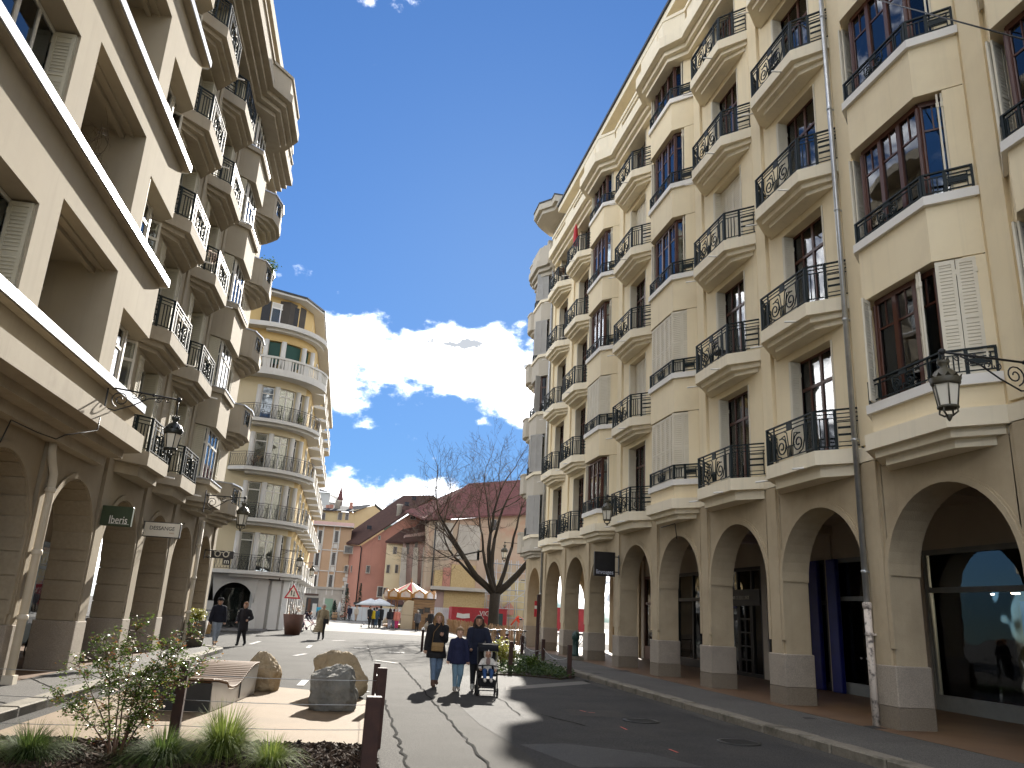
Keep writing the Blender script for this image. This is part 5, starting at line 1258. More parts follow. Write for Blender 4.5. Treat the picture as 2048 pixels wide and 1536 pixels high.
for u, v0, v1, wpx in ((815,1082,1108,6), (832,1080,1106,6), (809,1127,1156,6), (828,1128,1155,6), (835,1168,1185,7), (803,1178,1190,8)): w = bwin(MH, u, v0, v1, wpx, Ym, M['mauve'], False); w.location -= MH.location
# ---- large building with maroon roof under repair
Yb = 111
BH = empty('old_hall', 'large faded pink hall with a maroon tiled roof under repair behind the bare tree', 'building', (X(950,1200,Yb), Yb, 0))
e0, e1 = at(852,1042,Yb), at(1075,1026,Yb); r0, r1 = at(937,970,Yb+7), at(1085,960,Yb+7)
rel(BH, MB().slab([(X(846,1240,Yb),0),(X(860,1040,Yb),e0.z),(e1.x,e1.z),(e1.x,0)], 'y', Yb, Yb+10), 'wall', M['pinkold'])
q = [e0+Vector((0,-.8,0)), e1+Vector((2,-.8,0)), r1, r0]
rel(BH, MB().add([tuple(p) for p in q]+[tuple(p+n) for p in q], [(3,2,1,0),(4,5,6,7),(0,1,5,4),(1,2,6,5),(2,3,7,6),(3,0,4,7)]), 'roof', M['roofmaroon'])
q = [e0+Vector((-.3,-.8,0)), r0, r0+Vector((-1,8,-.5)), e0+Vector((-2.5,9,2.0))]
rel(BH, MB().add([tuple(p) for p in q]+[tuple(p+n) for p in q], [(3,2,1,0),(4,5,6,7),(0,1,5,4),(1,2,6,5),(2,3,7,6),(3,0,4,7)]), 'roof_hip', M['roofmaroon'])
for u0, u1, v0, v1, mt in ((868,884,1140,1178,'osb'), (885,900,1135,1180,'salmon'), (902,950,1130,1178,'osb'), (888,972,1183,1218,'osb'), (868,888,1183,1215,'mauve'), (952,968,1100,1178,'pinkold'), (868,905,1045,1100,'stoneold'), (915,960,1050,1120,'stoneold'), (990,1050,1160,1235,'yelold')):
    relbox(BH, u0, u1, v0, v1, Yb, .12 if mt != 'osb' else .2, M[mt], 'wall_patch')
relbox(BH, 862, 975, 1175, 1182, Yb, 1.4, M['stoneold'], 'canopy')
for u, v0, v1, wpx in ((1007,1160,1182,8), (1026,1160,1190,9), (1045,1160,1190,8), (1040,1217,1240,10), (1007,1217,1240,10), (922,1066,1080,10), (988,1040,1060,9)): w = bwin(BH, u, v0, v1, wpx, Yb, M['stoneold'], False); w.location -= BH.location
rel(BH, MB().tube([(X(868,1100,Yb),Yb-.15,0),(X(868,1100,Yb),Yb-.15,e0.z)], .1, 8), 'rain_pipe', M['dark'])
for u, w_ in ((996,14), (1018,20)): 
    p = at(u, 1215, Yb-1); rel(BH, MB().slab([(p.x-w_*.03,p.z-1),(p.x-w_*.03,p.z),(p.x,p.z+.7),(p.x+w_*.03,p.z),(p.x+w_*.03,p.z-1)], 'y', Yb-1.4, Yb), 'dormer_porch', M['salmon'])
# scaffolding in front of it
Yq = 105; SCF = empty('scaffolding', 'galvanised scaffolding in front of the old hall wall', 'scaffolding', (X(1020,1240,Yq), Yq, 0))
xs = [X(u,1220,Yq) for u in (972, 989, 1003, 1018, 1033, 1052, 1075)]; zs_ = [at(1020,v,Yq).z for v in (1236,1218,1203,1191,1180,1163,1146,1128)]
for x in xs: rel(SCF, MB().tube([(x,Yq,0),(x,Yq,zs_[-1]+.5)], .045, 6), 'standard', M['galv']); rel(SCF, MB().tube([(x,Yq+1.2,0),(x,Yq+1.2,zs_[-1]+.5)], .045, 6), 'standard', M['galv'])
for k, z in enumerate(zs_):
    rel(SCF, MB().tube([(xs[0],Yq,z),(xs[-1],Yq,z)], .04, 6), 'ledger', M['galv'])
    if k % 3 == 1: rel(SCF, MB().box(xs[0],xs[-1],Yq+.1,Yq+1.1,z-.06,z), 'scaffold_board', M['galv'])
rel(SCF, MB().tube([(xs[2],Yq,zs_[1]),(xs[5],Yq,zs_[4])], .04, 6), 'brace', M['galv'])
# ---- site cabins, hoarding, fence
Yv = 92
def cabin(label, u0, u1, v0, v1, Y, text=None):
    a, b = at(u0, v0, Y), at(u1, v1, Y); w = b.x-a.x; h = a.z
    r = empty('site_cabin', label, 'container', (a.x, Y, 0), 0, 'red site cabins behind the paling fence')
    MB().bbox(0, w, 0, 2.4, .25, h, .03).build('body', M['redbox'], r)
    for k in range(int(w/.55)): put('rib', MB().box(k*.55+.05, k*.55+.12, -.04, 0, .35, h-.15).mesh('rib', M['redbox']), r)
    for z in (.25, h-.14): MB().box(-.03, w+.03, -.06, 0, z, z+.14).build('rail', M['redbox'], r)
    if text: text_mesh(text, .75, M['surround'], r, (w*.80, -.07, h-.62), (PI/2,0,0))
    return r
c1 = cabin('long red site cabin with white lettering and two pasted notices', 904, 990, 1213, 1250, Yv, 'VIGN')
for x, t in ((.95,.15), (1.75,-.12)): MB().box(-.38,.38,-.012,0,0,.5).build('notice', M['surround'], c1, (x, -.06, 1.05)).rotation_euler = (0, t, 0)
c2 = cabin('short red site cabin with a dark green door', 990, 1013, 1217, 1250, Yv-1.5); MB().box(.15,.95,-.06,-.045,.3,1.75).build('door', M['greenframe'], c2)
c3 = cabin('red site cabin seen through the far arches', 1062, 1182, 1212, 1252, Yv-6)
Yh = 103
HR = empty('hoarding', 'white site hoarding of tall plain panels behind the queue', 'hoarding', (X(780,1230,Yh), Yh, 0))
nx = 22; x0, x1 = X(694,1230,Yh), X(905,1230,Yh); hz = at(700,1213,Yh).z
for k in range(nx):
    a = x0+(x1-x0)*k/nx; rel(HR, MB().bbox(a+.012, a+(x1-x0)/nx-.012, Yh-.04, Yh, .02, hz+(.0 if k < 18 else -.1), .008), 'panel', M['hoard'])
rel(HR, MB().box(x0,x1,Yh+.02,Yh+.08,.4,.5).box(x0,x1,Yh+.02,Yh+.08,1.5,1.6), 'rail', M['galv'])
CN = empty('site_canopy', 'dark terrace canopy with pale parasols above the white hoarding', 'canopy', (X(760,1215,104.2), 104.2, 0))
rel(CN, MB().box(X(707,1210,104.2), X(810,1210,104.2), 104.1, 106.5, at(760,1212,104.2).z, at(760,1207,104.2).z), 'canopy_roof', M['dark'])
for u in (742, 760): 
    p = at(u, 1205, 104.4); rel(CN, MB().lathe([(2.2,0),(1.1,.45),(.05,.85)], 8, (p.x, 104.6, p.z-.35)), 'parasol', M['hoard']); 
rel(CN, MB().add([(X(768,1212,104),103.9,at(768,1210,104).z),(X(812,1212,104),103.9,at(812,1210,104).z),(X(805,1198,104),105,at(805,1198,104).z),(X(776,1197,104),105,at(776,1197,104).z)], [(0,1,2,3)]), 'brown_awning', M['roofbrown'])
# chestnut paling fence round the works
FN = empty('paling_fence', 'weathered chestnut paling fence around the building works', 'fence', (10.0, 60, 0))
fp = walk([Vector((*gnd(u,v).xy,0)) for u, v in ((1046,1296),(1000,1287),(950,1277),(905,1266),(893,1262))], .17)
fm = [MB().add([(-.035,-.012,0),(.035,-.012,0),(.035,.012,0),(-.035,.012,0),(-.03,-.01,1.0),(.03,-.01,1.0),(.03,.01,1.0),(-.03,.01,1.0),(0,0,1.06)], [(3,2,1,0),(0,1,5,4),(1,2,6,5),(2,3,7,6),(3,0,4,7),(4,5,8),(5,6,8),(6,7,8),(7,4,8)]).mesh('paling', M['plank']) for _ in range(1)]
for p in fp: put('paling', fm[0], FN, (p.x-10, p.y-60, 0), RND.uniform(0,3), rot=(RND.uniform(-.05,.05), RND.uniform(-.06,.06), RND.uniform(0,3)), scale=(1.3,1.3,RND.uniform(.92,1.08)))
for z in (.3, .75): MB().tube([(p.x-10,p.y-60,z) for p in fp[::3]], .008, 4).build('wire', M['galv'], FN)
# corrugated grey panel and red barrier cloth
GP_ = empty('site_gate', 'grey corrugated site gate beside the wooden kiosk', 'gate', (X(880,1245,95), 95, 0))
x0, x1 = X(868,1230,95), X(903,1230,95)
for k in range(9): rel(GP_, MB().box(x0+(x1-x0)*k/9, x0+(x1-x0)*(k+.8)/9, 94.9, 95, 0, at(880,1215,95).z), 'panel', M['hoard'])
TS = empty('barrier_cloth', 'orange-red mesh cloth propped on a pole behind the paling fence', 'cloth', (X(1030,1250,60), 60, 0))
a, b, c = at(1022,1250,60), at(1037,1232,60), at(1040,1246,60)
M['orange'] = pm('orange_mesh', (.62,.07,.03), (.5,.05,.025), 3, .8)
rel(TS, MB().tube([a, b], .06, 6).tube([b, at(1052,1243,60)], .02, 5).tube([b, (b.x,60,0)], .03, 5), 'pole', M['orange'])
rel(TS, MB().add([tuple(b), tuple(c), tuple(c+Vector((-.25,0.02,.1))), tuple(b+Vector((-.2,.02,-.1)))], [(0,1,2,3)]), 'cloth', M['orange'])
# ================================================================ carousel and kiosk
M['cream2'] = pm('carousel_cream', (.74,.66,.48), (.68,.58,.40), 2, .6)
M['cred'] = pm('carousel_red', (.52,.025,.03), (.42,.02,.025), 2, .6)
M['gold'] = pm('carousel_gold', (.42,.22,.05), (.30,.13,.03), 5, .45)
M['pastel'] = pm('painted_panel', (.55,.60,.62), (.62,.42,.30), 3, .5)
Yr = 77; cc_ = at(818, 1225, Yr); CRS = empty('carousel', 'small carousel with a red and cream striped canopy and gilded scalloped rim', 'carousel', (cc_.x, Yr, 0))
rim = at(818,1190,Yr).z; apex = at(818,1165,Yr).z; RR = 2.35; NS = 16
for k in range(NS):
    a, b = 2*PI*k/NS, 2*PI*(k+1)/NS
    put('canopy_gore', MB().add([(RR*.86*math.cos(a),RR*.86*math.sin(a),rim+.1),(RR*.86*math.cos(b),RR*.86*math.sin(b),rim+.1),(.1*math.cos(b),.1*math.sin(b),apex),(.1*math.cos(a),.1*math.sin(a),apex)], [(0,1,2,3)]).mesh('canopy_gore', M['cred'] if k % 2 else M['cream2']), CRS)
MB().lathe([(.02,0),(.10,.05),(.05,.2),(.02,.45)], 8, (0,0,apex)).build('finial', M['gold'], CRS)
for k in range(12):
    a = 2*PI*(k+.5)/12; o = empty('x', None, None)
    bpy.data.objects.remove(o)
    pts = [(-.62,0),(.62,0),(.62,.42),(.45,.62),(.22,.70),(0,.86),(-.22,.70),(-.45,.62),(-.62,.42)]
    s_ = put('rim_panel', MB().slab(pts, 'y', -.06, .06).mesh('rim_panel', M['gold']), CRS, (RR*math.cos(a), RR*math.sin(a), rim-.35), a+PI/2)
    put('painted_scene', MB().slab([(x*.7, .1+z*.68) for x, z in pts], 'y', -.085, -.06).slab([(x*.7, .1+z*.68) for x, z in pts], 'y', .06, .085).mesh('painted_scene', M['pastel']), s_)
MB().lathe([(RR-.05,0),(RR+.05,.05),(RR+.05,.16),(RR-.05,.2)], 24, (0,0,rim-.5)).build('rim_ring', M['gold'], CRS)
MB().lathe([(RR,0),(RR,.22),(.1,.24)], 24, (0,0,.06)).build('platform', M['gold'], CRS); MB().lathe([(.55,.2),(.55,rim)], 12).build('centre_drum', M['cream2'], CRS)
horse = MB().lathe([(.05,-.55),(.20,-.4),(.22,0),(.2,.35),(.08,.5)], 8); horse.T = None
hm = MB(); hm.T = Matrix.Rotation(PI/2, 4, 'Y'); hm.lathe([(.05,-.5),(.19,-.35),(.17,0),(.2,.3),(.06,.46)], 8); hm.T = None
hm.tube([(.38,0,.05),(.55,0,.35),(.62,0,.52)], [.13,.10,.09], 7); hm.tube([(.58,0,.55),(.8,0,.42)], [.09,.06], 7)
for x in (-.32,.3):
    for y in (-.1,.1): hm.tube([(x,y,-.1),(x+.12,y,-.35),(x+.02,y,-.6)], [.06,.045,.035], 6)
hm.tube([(-.48,0,.05),(-.62,0,-.05),(-.66,0,-.3)], [.05,.06,.02], 6)
hm = hm.mesh('wooden_horse', [M['surround']])
for k in range(8):
    a = 2*PI*k/8; p = (1.75*math.cos(a), 1.75*math.sin(a)); po = MB().tube([(0,0,.28),(0,0,rim)], .035, 8).build('pole', M['gold'], CRS, (*p,0)); put('wooden_horse', hm, po, (0,0,1.0+.15*(k%2)), a+PI/2)
Yo = 73; k0, k1 = at(823,1258,Yo), at(866,1258,Yo); w = k1.x-k0.x; hh = at(845,1199,Yo).z
KS = empty('kiosk', 'brown log-clad ticket kiosk with a dark serving hatch beside the carousel', 'kiosk', (k0.x, Yo, 0))
nn = 11
for k in range(nn): put('plank', MB().bbox(0, w, 0, 2.0, 0, hh/nn-.015, .02).mesh('plank', M['plank']), KS, (0,0,k*hh/nn+.02))
MB().box(-.08, w+.08, -.08, 2.08, hh, hh+.10).build('roof', M['shutbrown'], KS)
for x, z, a, b in ((.45,1.35,.45,.45), (1.05,1.5,.42,.42), (1.2,.55,.5,.5)): MB().box(0,a,-.03,.0,0,b).box(-.05,0,-.05,0,-.05,b+.05,1).box(a,a+.05,-.05,0,-.05,b+.05,1).build('hatch', [M['darkwin'], M['shutbrown']], KS, (x,0,z))
PNL = empty('display_panel', 'pale rounded wooden panel standing at the end of the kiosk', 'panel', (X(812,1255,Yo-.4), Yo-.4, 0))
pw = 22*Yo/FPX
MB().slab([(-pw/2,.0),(pw/2,0),(pw/2,2.45),(0,2.5),(-pw*.3,2.3),(-pw*.45,1.9),(-pw/2,1.5)], 'y', 0, .06).build('board', pm('pale_ply', (.50,.42,.29), (.44,.36,.24), 1, .8), PNL); MB().box(-pw/2,pw/2,-.012,0,1.2,1.22).build('seam', M['shutbrown'], PNL)

# ================================================================ stones and bench
def rock(name, label, loc, size, seed, mat, group=None, cuts=9, rough=.06, rz=0):
    r = random.Random(seed); n1, n2 = 84, 52; vs = []
    planes = []
    for _ in range(cuts):
        d = Vector((r.gauss(0,1), r.gauss(0,1), r.gauss(0,.7))).normalized(); planes.append((d, r.uniform(.66,.93)))
    planes.append((Vector((0,0,-1)), .55))
    from mathutils import noise
    off = Vector((seed*3.1, seed*1.7, 0))
    for i in range(n2+1):
        th = PI*i/n2
        for j in range(n1):
            ph = 2*PI*j/n1; d = Vector((math.sin(th)*math.cos(ph), math.sin(th)*math.sin(ph), math.cos(th))); k = 1.0
            for pd, ph_ in planes:
                c = d.dot(pd)
                if c > .01: k = min(k, ph_/c)
            k *= 1+rough*1.6*noise.fractal(d*1.9+off, .8, 2.1, 7)+.5*rough*abs(noise.noise(d*6+off))-.25*rough*abs(noise.noise(d*15+off))
            vs.append((d.x*k*size[0], d.y*k*size[1], d.z*k*size[2]))
    fs = [(i*n1+j, (i+1)*n1+j, (i+1)*n1+(j+1)%n1, i*n1+(j+1)%n1) for i in range(n2) for j in range(n1)]
    zmin = min(v[2] for v in vs); me = bpy.data.meshes.new(name); me.from_pydata([(x,y,z-zmin) for x,y,z in vs], [], fs); me.materials.append(mat)
    me.polygons.foreach_set('use_smooth', [True]*len(fs))
    me.set_sharp_from_angle(angle=rad(18))
    o = put(name, me, None, (loc[0], loc[1], loc[2] if len(loc) > 2 else -.02), rz); tag(o, label, 'boulder', group); return o
M['rockg'] = pm('grey_limestone', (.20,.195,.17), (.13,.128,.115), 2.2, .9, .9, 14, stain=(.30,.28,.23), stain_scale=3, stain_amt=.5, bdist=.03)
M['rocky'] = pm('yellow_limestone', (.40,.31,.19), (.27,.21,.13), 2.6, .9, .9, 12, stain=(.20,.16,.10), stain_scale=3, stain_amt=.5, bdist=.03)
g = gnd(664,1424); rock('boulder', 'large grey angular boulder on the sand-coloured pad in front of its neighbour', (g.x, g.y+.35), (.50,.46,.52), 5, M['rockg'], cuts=10)
g = gnd(668,1398); rock('boulder', 'brown-grey boulder half hidden behind the large grey one', (g.x+.02, g.y+.45), (.62,.42,.56), 12, M['rocky'], cuts=8)
g = gnd(514,1384); rock('boulder', 'rounded ochre boulder at the foot of the wavy bench', (g.x, g.y+.35), (.40,.42,.46), 21, M['rocky'], cuts=6, rough=.08)
for k, (u, v, s_) in enumerate(((777,1252,.55), (808,1254,.55), (834,1258,.5), (858,1262,.45), (563,1257,.4))):
    g = gnd(u, v); rock('boulder', 'pale rough stone block in the row beside the carousel' if k < 4 else 'small grey stone beside the rusty planter', (g.x, g.y), (s_*1.2, s_, s_*1.1), 31+k, M['rockg'] if k == 4 else pm('pale_block_%d' % k, (.42,.38,.30), (.34,.30,.24), 1.5, .9, .5, 10), 'pale stone blocks by the carousel' if k < 4 else None)
# wavy timber bench
BN = empty('bench', 'wavy slatted timber bench with brushed metal sides on the sand pad', 'bench', (-2.35, 14.0, 0), rad(-8))
def bprof(t): return .43+.15*math.cos(t*2*PI*1.02+.25)*(1 if t > .3 else .45) if t < .92 else .43+.15*math.cos(.92*2*PI*1.02+.25)
LB_ = 3.0; ns = 34
pz = [bprof(i/ns) for i in range(ns+1)]
for s in (-.46, .46):
    poly = [(-.0+LB_*i/ns, pz[i]-.03) for i in range(ns+1)]+[(LB_-.1,.02),(.1,.02)]
    MB().add([(s-.008*(1 if s > 0 else -1), y, z) for y, z in poly]+[(s+.008*(1 if s > 0 else -1), y, z) for y, z in poly], [tuple(range(len(poly))), tuple(range(2*len(poly)-1, len(poly)-1, -1))]+[(i, (i+1)%len(poly), len(poly)+(i+1)%len(poly), len(poly)+i) for i in range(len(poly))]).build('side_panel', pm('brushed_steel', (.42,.41,.39), (.34,.33,.32), 2, .35, metal=.7), BN)
for i in range(ns):
    a = math.atan2(pz[i+1]-pz[i], LB_/ns); put('slat', MB().bbox(-.48,.48,-.036,.036,-.012,.022,.006).mesh('slat', pm('oiled_timber', (.20,.12,.065), (.15,.09,.05), 6, .6, squash=(.4,5,5))) if i == 0 else bpy.data.meshes['slat'], BN, (0, LB_*(i+.5)/ns, (pz[i]+pz[i+1])/2), rot=(a,0,0))
MB().box(-.47,.47,0,.02,.02,pz[0]-.05).build('end_panel', M['dark'], BN)
MB().box(.468,.482,1.75,1.79,.06,pz[20]).build('panel_rib', M['dark'], BN)

# ================================================================ bollards with wires
post_me = {}
def bollard(label, loc, h, w=.12, rz=0, group='rusty square steel posts', cap=False):
    k = (h, w)
    if k not in post_me: post_me[k] = MB().bbox(-w/2, w/2, -w/2, w/2, -.02, h, .006).mesh('bollard', M['rust'])
    return tag(put('bollard', post_me[k], None, loc, rz), label, 'bollard', group)
bollard('rusty square post at the far corner of the sand pad beside the boulders', (.74,15.05,0), .78, .11)
bollard('rusty square post standing at the corner of the mulch bed', (.62,11.1,0), .98, .125)
bollard('low rusty square post half out of view at the near bed edge', (.46,9.35,0), .80, .17)
bollard('rusty square post behind the flowering shrub', (-1.86,11.05,0), .98, .12)
bollard('rusty square post beside the walking mother at the road edge', gnd(1020,1344).xy[:]+(0,), .92, .12)
bollard('rusty square post by the kerb at the tip of the planted bed', gnd(1138,1357).xy[:]+(0,), .95, .12)
bollard('rusty square post in the low planting nearest the arcade', gnd(1085,1331).xy[:]+(0,), .92, .12)
bollard('rusty square post at the far end of the low planting', gnd(1043,1316).xy[:]+(0,), .9, .12)
rb_me = MB().lathe([(.055,0),(.055,.85),(.07,.87),(.07,.91),(.055,.93),(.06,.98),(.0,1.0)], 12).mesh('bollard', M['rust'])
wh = pm('white_band_paint', (.75,.75,.73), (.7,.7,.68), 3, .5)
for u, v, lb in ((843,1303,'round dark red bollard left of the walking woman'), (1012,1310,'round dark red bollard beside the parked bicycles'), (1096,1299,'round dark red bollard with a white top by the far arch')):
    g = gnd(u, v); o = tag(put('bollard', rb_me, None, (g.x, g.y, 0)), lb, 'bollard', 'round red bollards'); put('white_cap', MB().lathe([(.062,.885),(.076,.9),(.066,.98),(.0,1.012)], 12).mesh('white_cap', wh), o)
def cable(label, a, b, sag=.02, r=.004):
    a, b = Vector(a), Vector(b); pts = [a.lerp(b, t/10)-Vector((0,0,sag*4*(t/10)*(1-t/10))) for t in range(11)]
    return tag(MB().tube(pts, r, 5).build('fence_wire', M['galv']), label, 'wire', 'thin steel wires between the rusty posts')
for z in (.22, .52, .82): 
    cable('thin steel wire stretched between the rusty posts of the mulch bed', (.62,11.1,z), (-1.86,11.05,z)); cable('thin steel wire stretched between the rusty posts of the mulch bed', (-1.86,11.05,z), (-4.4,11.0,z))
for z in (.30, .62): cable('thin steel wire stretched between the rusty posts of the mulch bed', (.74,15.05,z), (.62,11.1,z)); cable('thin steel wire stretched between the rusty posts of the mulch bed', (.62,11.1,z), (.46,9.35,z))
for a, b in (((1138,1357),(1085,1331)), ((1085,1331),(1043,1316))):
    A, B = gnd(*a), gnd(*b); tag(MB().tube([A.lerp(B, t/10)+Vector((0,0,.62-.22*4*(t/10)*(1-t/10))) for t in range(11)], .008, 5).build('chain', M['galv']), 'sagging chain slung between rusty posts beside the arcade pavement', 'chain', 'chains between posts')

# ================================================================ wall lanterns
M['lampglass'] = pm('frosted_lantern_glass', (.72,.68,.58), (.66,.62,.52), 3, .35, spec=.5)
M['lampmetal'] = pm('olive_bronze_lantern', (.085,.075,.048), (.055,.05,.035), 8, .5)
def lantern(name, label, wall, tip, h=.92, drop=.32, scrolls=True, metal=None, group='wrought-iron wall lanterns'):
    mt = metal or M['lampmetal']; wall, tip = Vector(wall), Vector(tip); r = empty(name, label, 'lantern', tip, 0, group)
    d = wall-tip; L_ = Vector((d.x,d.y,0)).length; ang = math.atan2(d.y, d.x)
    br = MB(); br.T = Matrix.Rotation(ang, 4, 'Z')
    br.tube([(-.05,0,0),(L_,0,d.z)], .018, 8); br.box(L_-.03,L_+.0,-.03,.03,d.z-.55,d.z+.16); br.lathe([(.0,-.05),(.05,-.02),(.05,.03),(.0,.06)], 8, (0,0,0))
    if scrolls:
        br.tube([(L_,0,d.z-.42),(L_*.85,0,d.z-.46),(L_*.62,0,d.z-.30),(L_*.42,0,d.z-.12),(L_*.2,0,d.z*.2-.03)], .013, 6)
        br.tube(spiral(L_*.80, d.z-.22, .17, .03, -PI*.4, PI*3.0, 22), .012, 5); br.tube(spiral(L_*.50, d.z-.11, .09, .02, PI*.6, -PI*2.4, 16), .010, 5)
        br.tube(spiral(L_*.62, d.z-.10, .07, .015, PI, PI*3.6, 14), .009, 5); br.tube(spiral(L_*.28, d.z*.5-.08, .07, .015, 0, -PI*2.6, 14), .009, 5); br.tube(spiral(L_*.16, d.z*.3-.06, .05, .012, PI, PI*3.2, 12), .008, 5)
        for t in (.93,.36): br.lathe([(.0,-.04),(.03,-.02),(.03,.02),(.0,.04)], 6, (L_*t,0,d.z*t))
    br.T = None; br.build('bracket', M['iron2'], r)
    MB().tube([(0,0,0),(0,0,-drop)], .014, 8).build('hanger', M['iron2'], r)
    z = -drop; s = h/.92
    cap = MB(); cap.lathe([(.0,0),(.05,-.01),(.09,-.03),(.075,-.07),(.05,-.10),(.055,-.13),(.085,-.15),(.14,-.19),(.185,-.27),(.20,-.285),(.0,-.29)], 16, (0,0,0)); 
    for k in range(12): a = 2*PI*k/12; cap.add([(.205*math.cos(a-.2),.205*math.sin(a-.2),-.30),(.205*math.cos(a+.2),.205*math.sin(a+.2),-.30),(.235*math.cos(a),.235*math.sin(a),-.245)], [(0,1,2),(2,1,0)])
    cap.lathe([(.20,-.285),(.215,-.30),(.195,-.34),(.20,-.36),(.18,-.39),(.0,-.39)], 16)
    for k in range(8): a = 2*PI*k/8; cap.lathe([(.0,-.0),(.012,.0),(.0,.05)], 5, (.07*math.cos(a),.07*math.sin(a),-.02))
    o = cap.build('lantern_cap', mt, r, (0,0,z)); o.scale = (s,)*3
    o = MB().lathe([(.0,-.39),(.172,-.39),(.125,-.70),(.0,-.70)], 6, sm=False).build('lantern_glass', M['lampglass'], r, (0,0,z)); o.scale = (s,)*3
    fr = MB()
    for k in range(6): a = 2*PI*k/6; fr.tube([(.176*math.cos(a),.176*math.sin(a),-.385),(.129*math.cos(a),.129*math.sin(a),-.70)], .012, 5)
    fr.lathe([(.13,-.69),(.145,-.70),(.145,-.725),(.12,-.735),(.0,-.735)], 12)
    for k in range(4): a = 2*PI*k/4+.4; fr.tube([(.12*math.cos(a),.12*math.sin(a),-.73),(.13*math.cos(a),.13*math.sin(a),-.79),(.05*math.cos(a),.05*math.sin(a),-.84)], .014, 5)
    fr.lathe([(.0,-.82),(.05,-.82),(.035,-.87),(.02,-.90),(.0,-.92)], 8)
    o = fr.build('lantern_frame', mt, r, (0,0,z)); o.scale = (s,)*3
    return r
def on_x(u, v, x): 
    q = ray(u, v); return q*(x/q.x)+Vector((0,0,CAM_H))
t = on_x(1884,704,8.35); lantern('wall_lantern', 'bronze wall lantern on a scrolled iron arm below the shuttered bow window', (9.84, t.y-.05, t.z-.02), t, .95, .12)
t = on_x(358,800,-3.72); lantern('wall_lantern', 'black wall lantern on a scrolled iron arm at the end of the loggia block', (-5.0, t.y-.35, t.z+.05), t, .86, .36, metal=pm('black_lantern', (.015,.018,.016), (.03,.035,.03), 6, .35))
t = on_x(1215,992,8.5); lantern('wall_lantern', 'bronze wall lantern hanging in front of the arch next to the black sign', (9.84, t.y, t.z), t, .9, .12)
t = on_x(490,996,-3.5); lantern('wall_lantern', 'bronze wall lantern at the street corner of the weathered cream building', (-4.75, t.y, t.z), t, .95, .15)
t = at(602,1103,53); lantern('wall_lantern', 'dark wall lantern on the pale yellow corner building', (t.x-1.8, 53.6, t.z+.1), t, 1.0, .2)
t = at(626,1126,66); lantern('wall_lantern', 'far pale lantern beyond the pale yellow corner building', (t.x-1.6, 66, t.z), t, 1.0, .2)
t = at(1010,1085,47); lantern('wall_lantern', 'pale lantern on the grey corner building in front of the bare tree', (t.x+1.6, 47, t.z), t, 1.0, .15, False)

# ================================================================ signs
M['signgreen'] = pm('dark_green_sign', (.035,.055,.022), (.03,.048,.02), 2, .45)
M['signwhite'] = pm('cream_sign', (.72,.67,.56), (.68,.63,.52), 2, .5)
M['ink'] = pm('black_ink', (.015,.014,.013), None, rough=.5)
def left_sign(name, label, u0, v0, u1, v1, Y, mat, edge, texts, wall_dx):
    a, b = at(u0,v0,Y), at(u1,v1,Y); w, h = b.x-a.x, a.z-b.z
    r = empty(name, label, 'sign', (a.x, Y, b.z), 0); MB().bbox(0,w,0,.14,0,h,.012).build('sign_box', edge, r); MB().box(.02,w-.02,-.006,.0,.02,h-.02).build('sign_face', mat, r)
    MB().tube([(-wall_dx,.07,h*.97),(0,.07,h*.97)], .02, 6).tube([(-wall_dx,.07,h*.06),(0,.07,h*.06)], .016, 6).tube(spiral(-wall_dx*.5, h*.12, .07, .02, 0, PI*3, 14, .07), .01, 5).box(-wall_dx-.02,-wall_dx,.0,.14,-.05,h*1.05).build('bracket', M['iron2'], r)
    for tx, s_, px, pz_, mt, sx in texts: text_mesh(tx, s_*h, mt, r, (px*w, -.010, pz_*h), (PI/2,0,0), sx=sx)
    return r
sg = left_sign('shop_sign', 'dark green projecting sign with pale thin lettering on the left arcade', 203,1010,260,1054, 19.45, M['signgreen'], M['signgreen'], [('Iberis',.56,.60,.30,M['letter'],.72)], .12)
MB().box(.22,.66,-.012,-.008,.05,.058).build('underline', M['letter'], sg)
left_sign('shop_sign', 'cream projecting sign with black spaced lettering on the left arcade', 290,1042,358,1077, 22.9, M['signwhite'], M['dark'], [('DESSANGE',.36,.5,.58,M['ink'],.92), ('PARIS',.12,.78,.30,M['gold'],1)], .12)
sg = left_sign('shop_sign', 'black projecting sign with white spectacles at the left street corner', 424,1100,466,1118, 32.3, M['blackfascia'], M['blackfascia'], [], .25)
w = at(466,1109,32.3).x-at(424,1109,32.3).x; h = at(440,1100,32.3).z-at(440,1118,32.3).z
gl = MB()
for s in (-1,1): gl.tube([(w/2+s*w*.20+w*.13*math.cos(2*PI*k/16), -.012, h*.48+h*.30*math.sin(2*PI*k/16)) for k in range(17)], .022, 6)
gl.tube([(w/2-w*.07,-.012,h*.6),(w/2,-.012,h*.68),(w/2+w*.07,-.012,h*.6)], .018, 6)
for s in (-1,1): gl.tube([(w/2+s*w*.32,-.012,h*.65),(w/2+s*w*.37,-.012,h*.72)], .022, 6)
gl.build('spectacles', M['signwhite'], sg)
# small arched-M plate on the yellow building balcony
p = at(453,1123,51.0); MB().box(-.22,.22,-.02,0,-.2,.2).build('plate', M['blackfascia'], YB, (p.x, 51.0, p.z)); text_mesh('m', .42, M['signwhite'], YB, (p.x, 50.97, p.z), (PI/2,0,0))
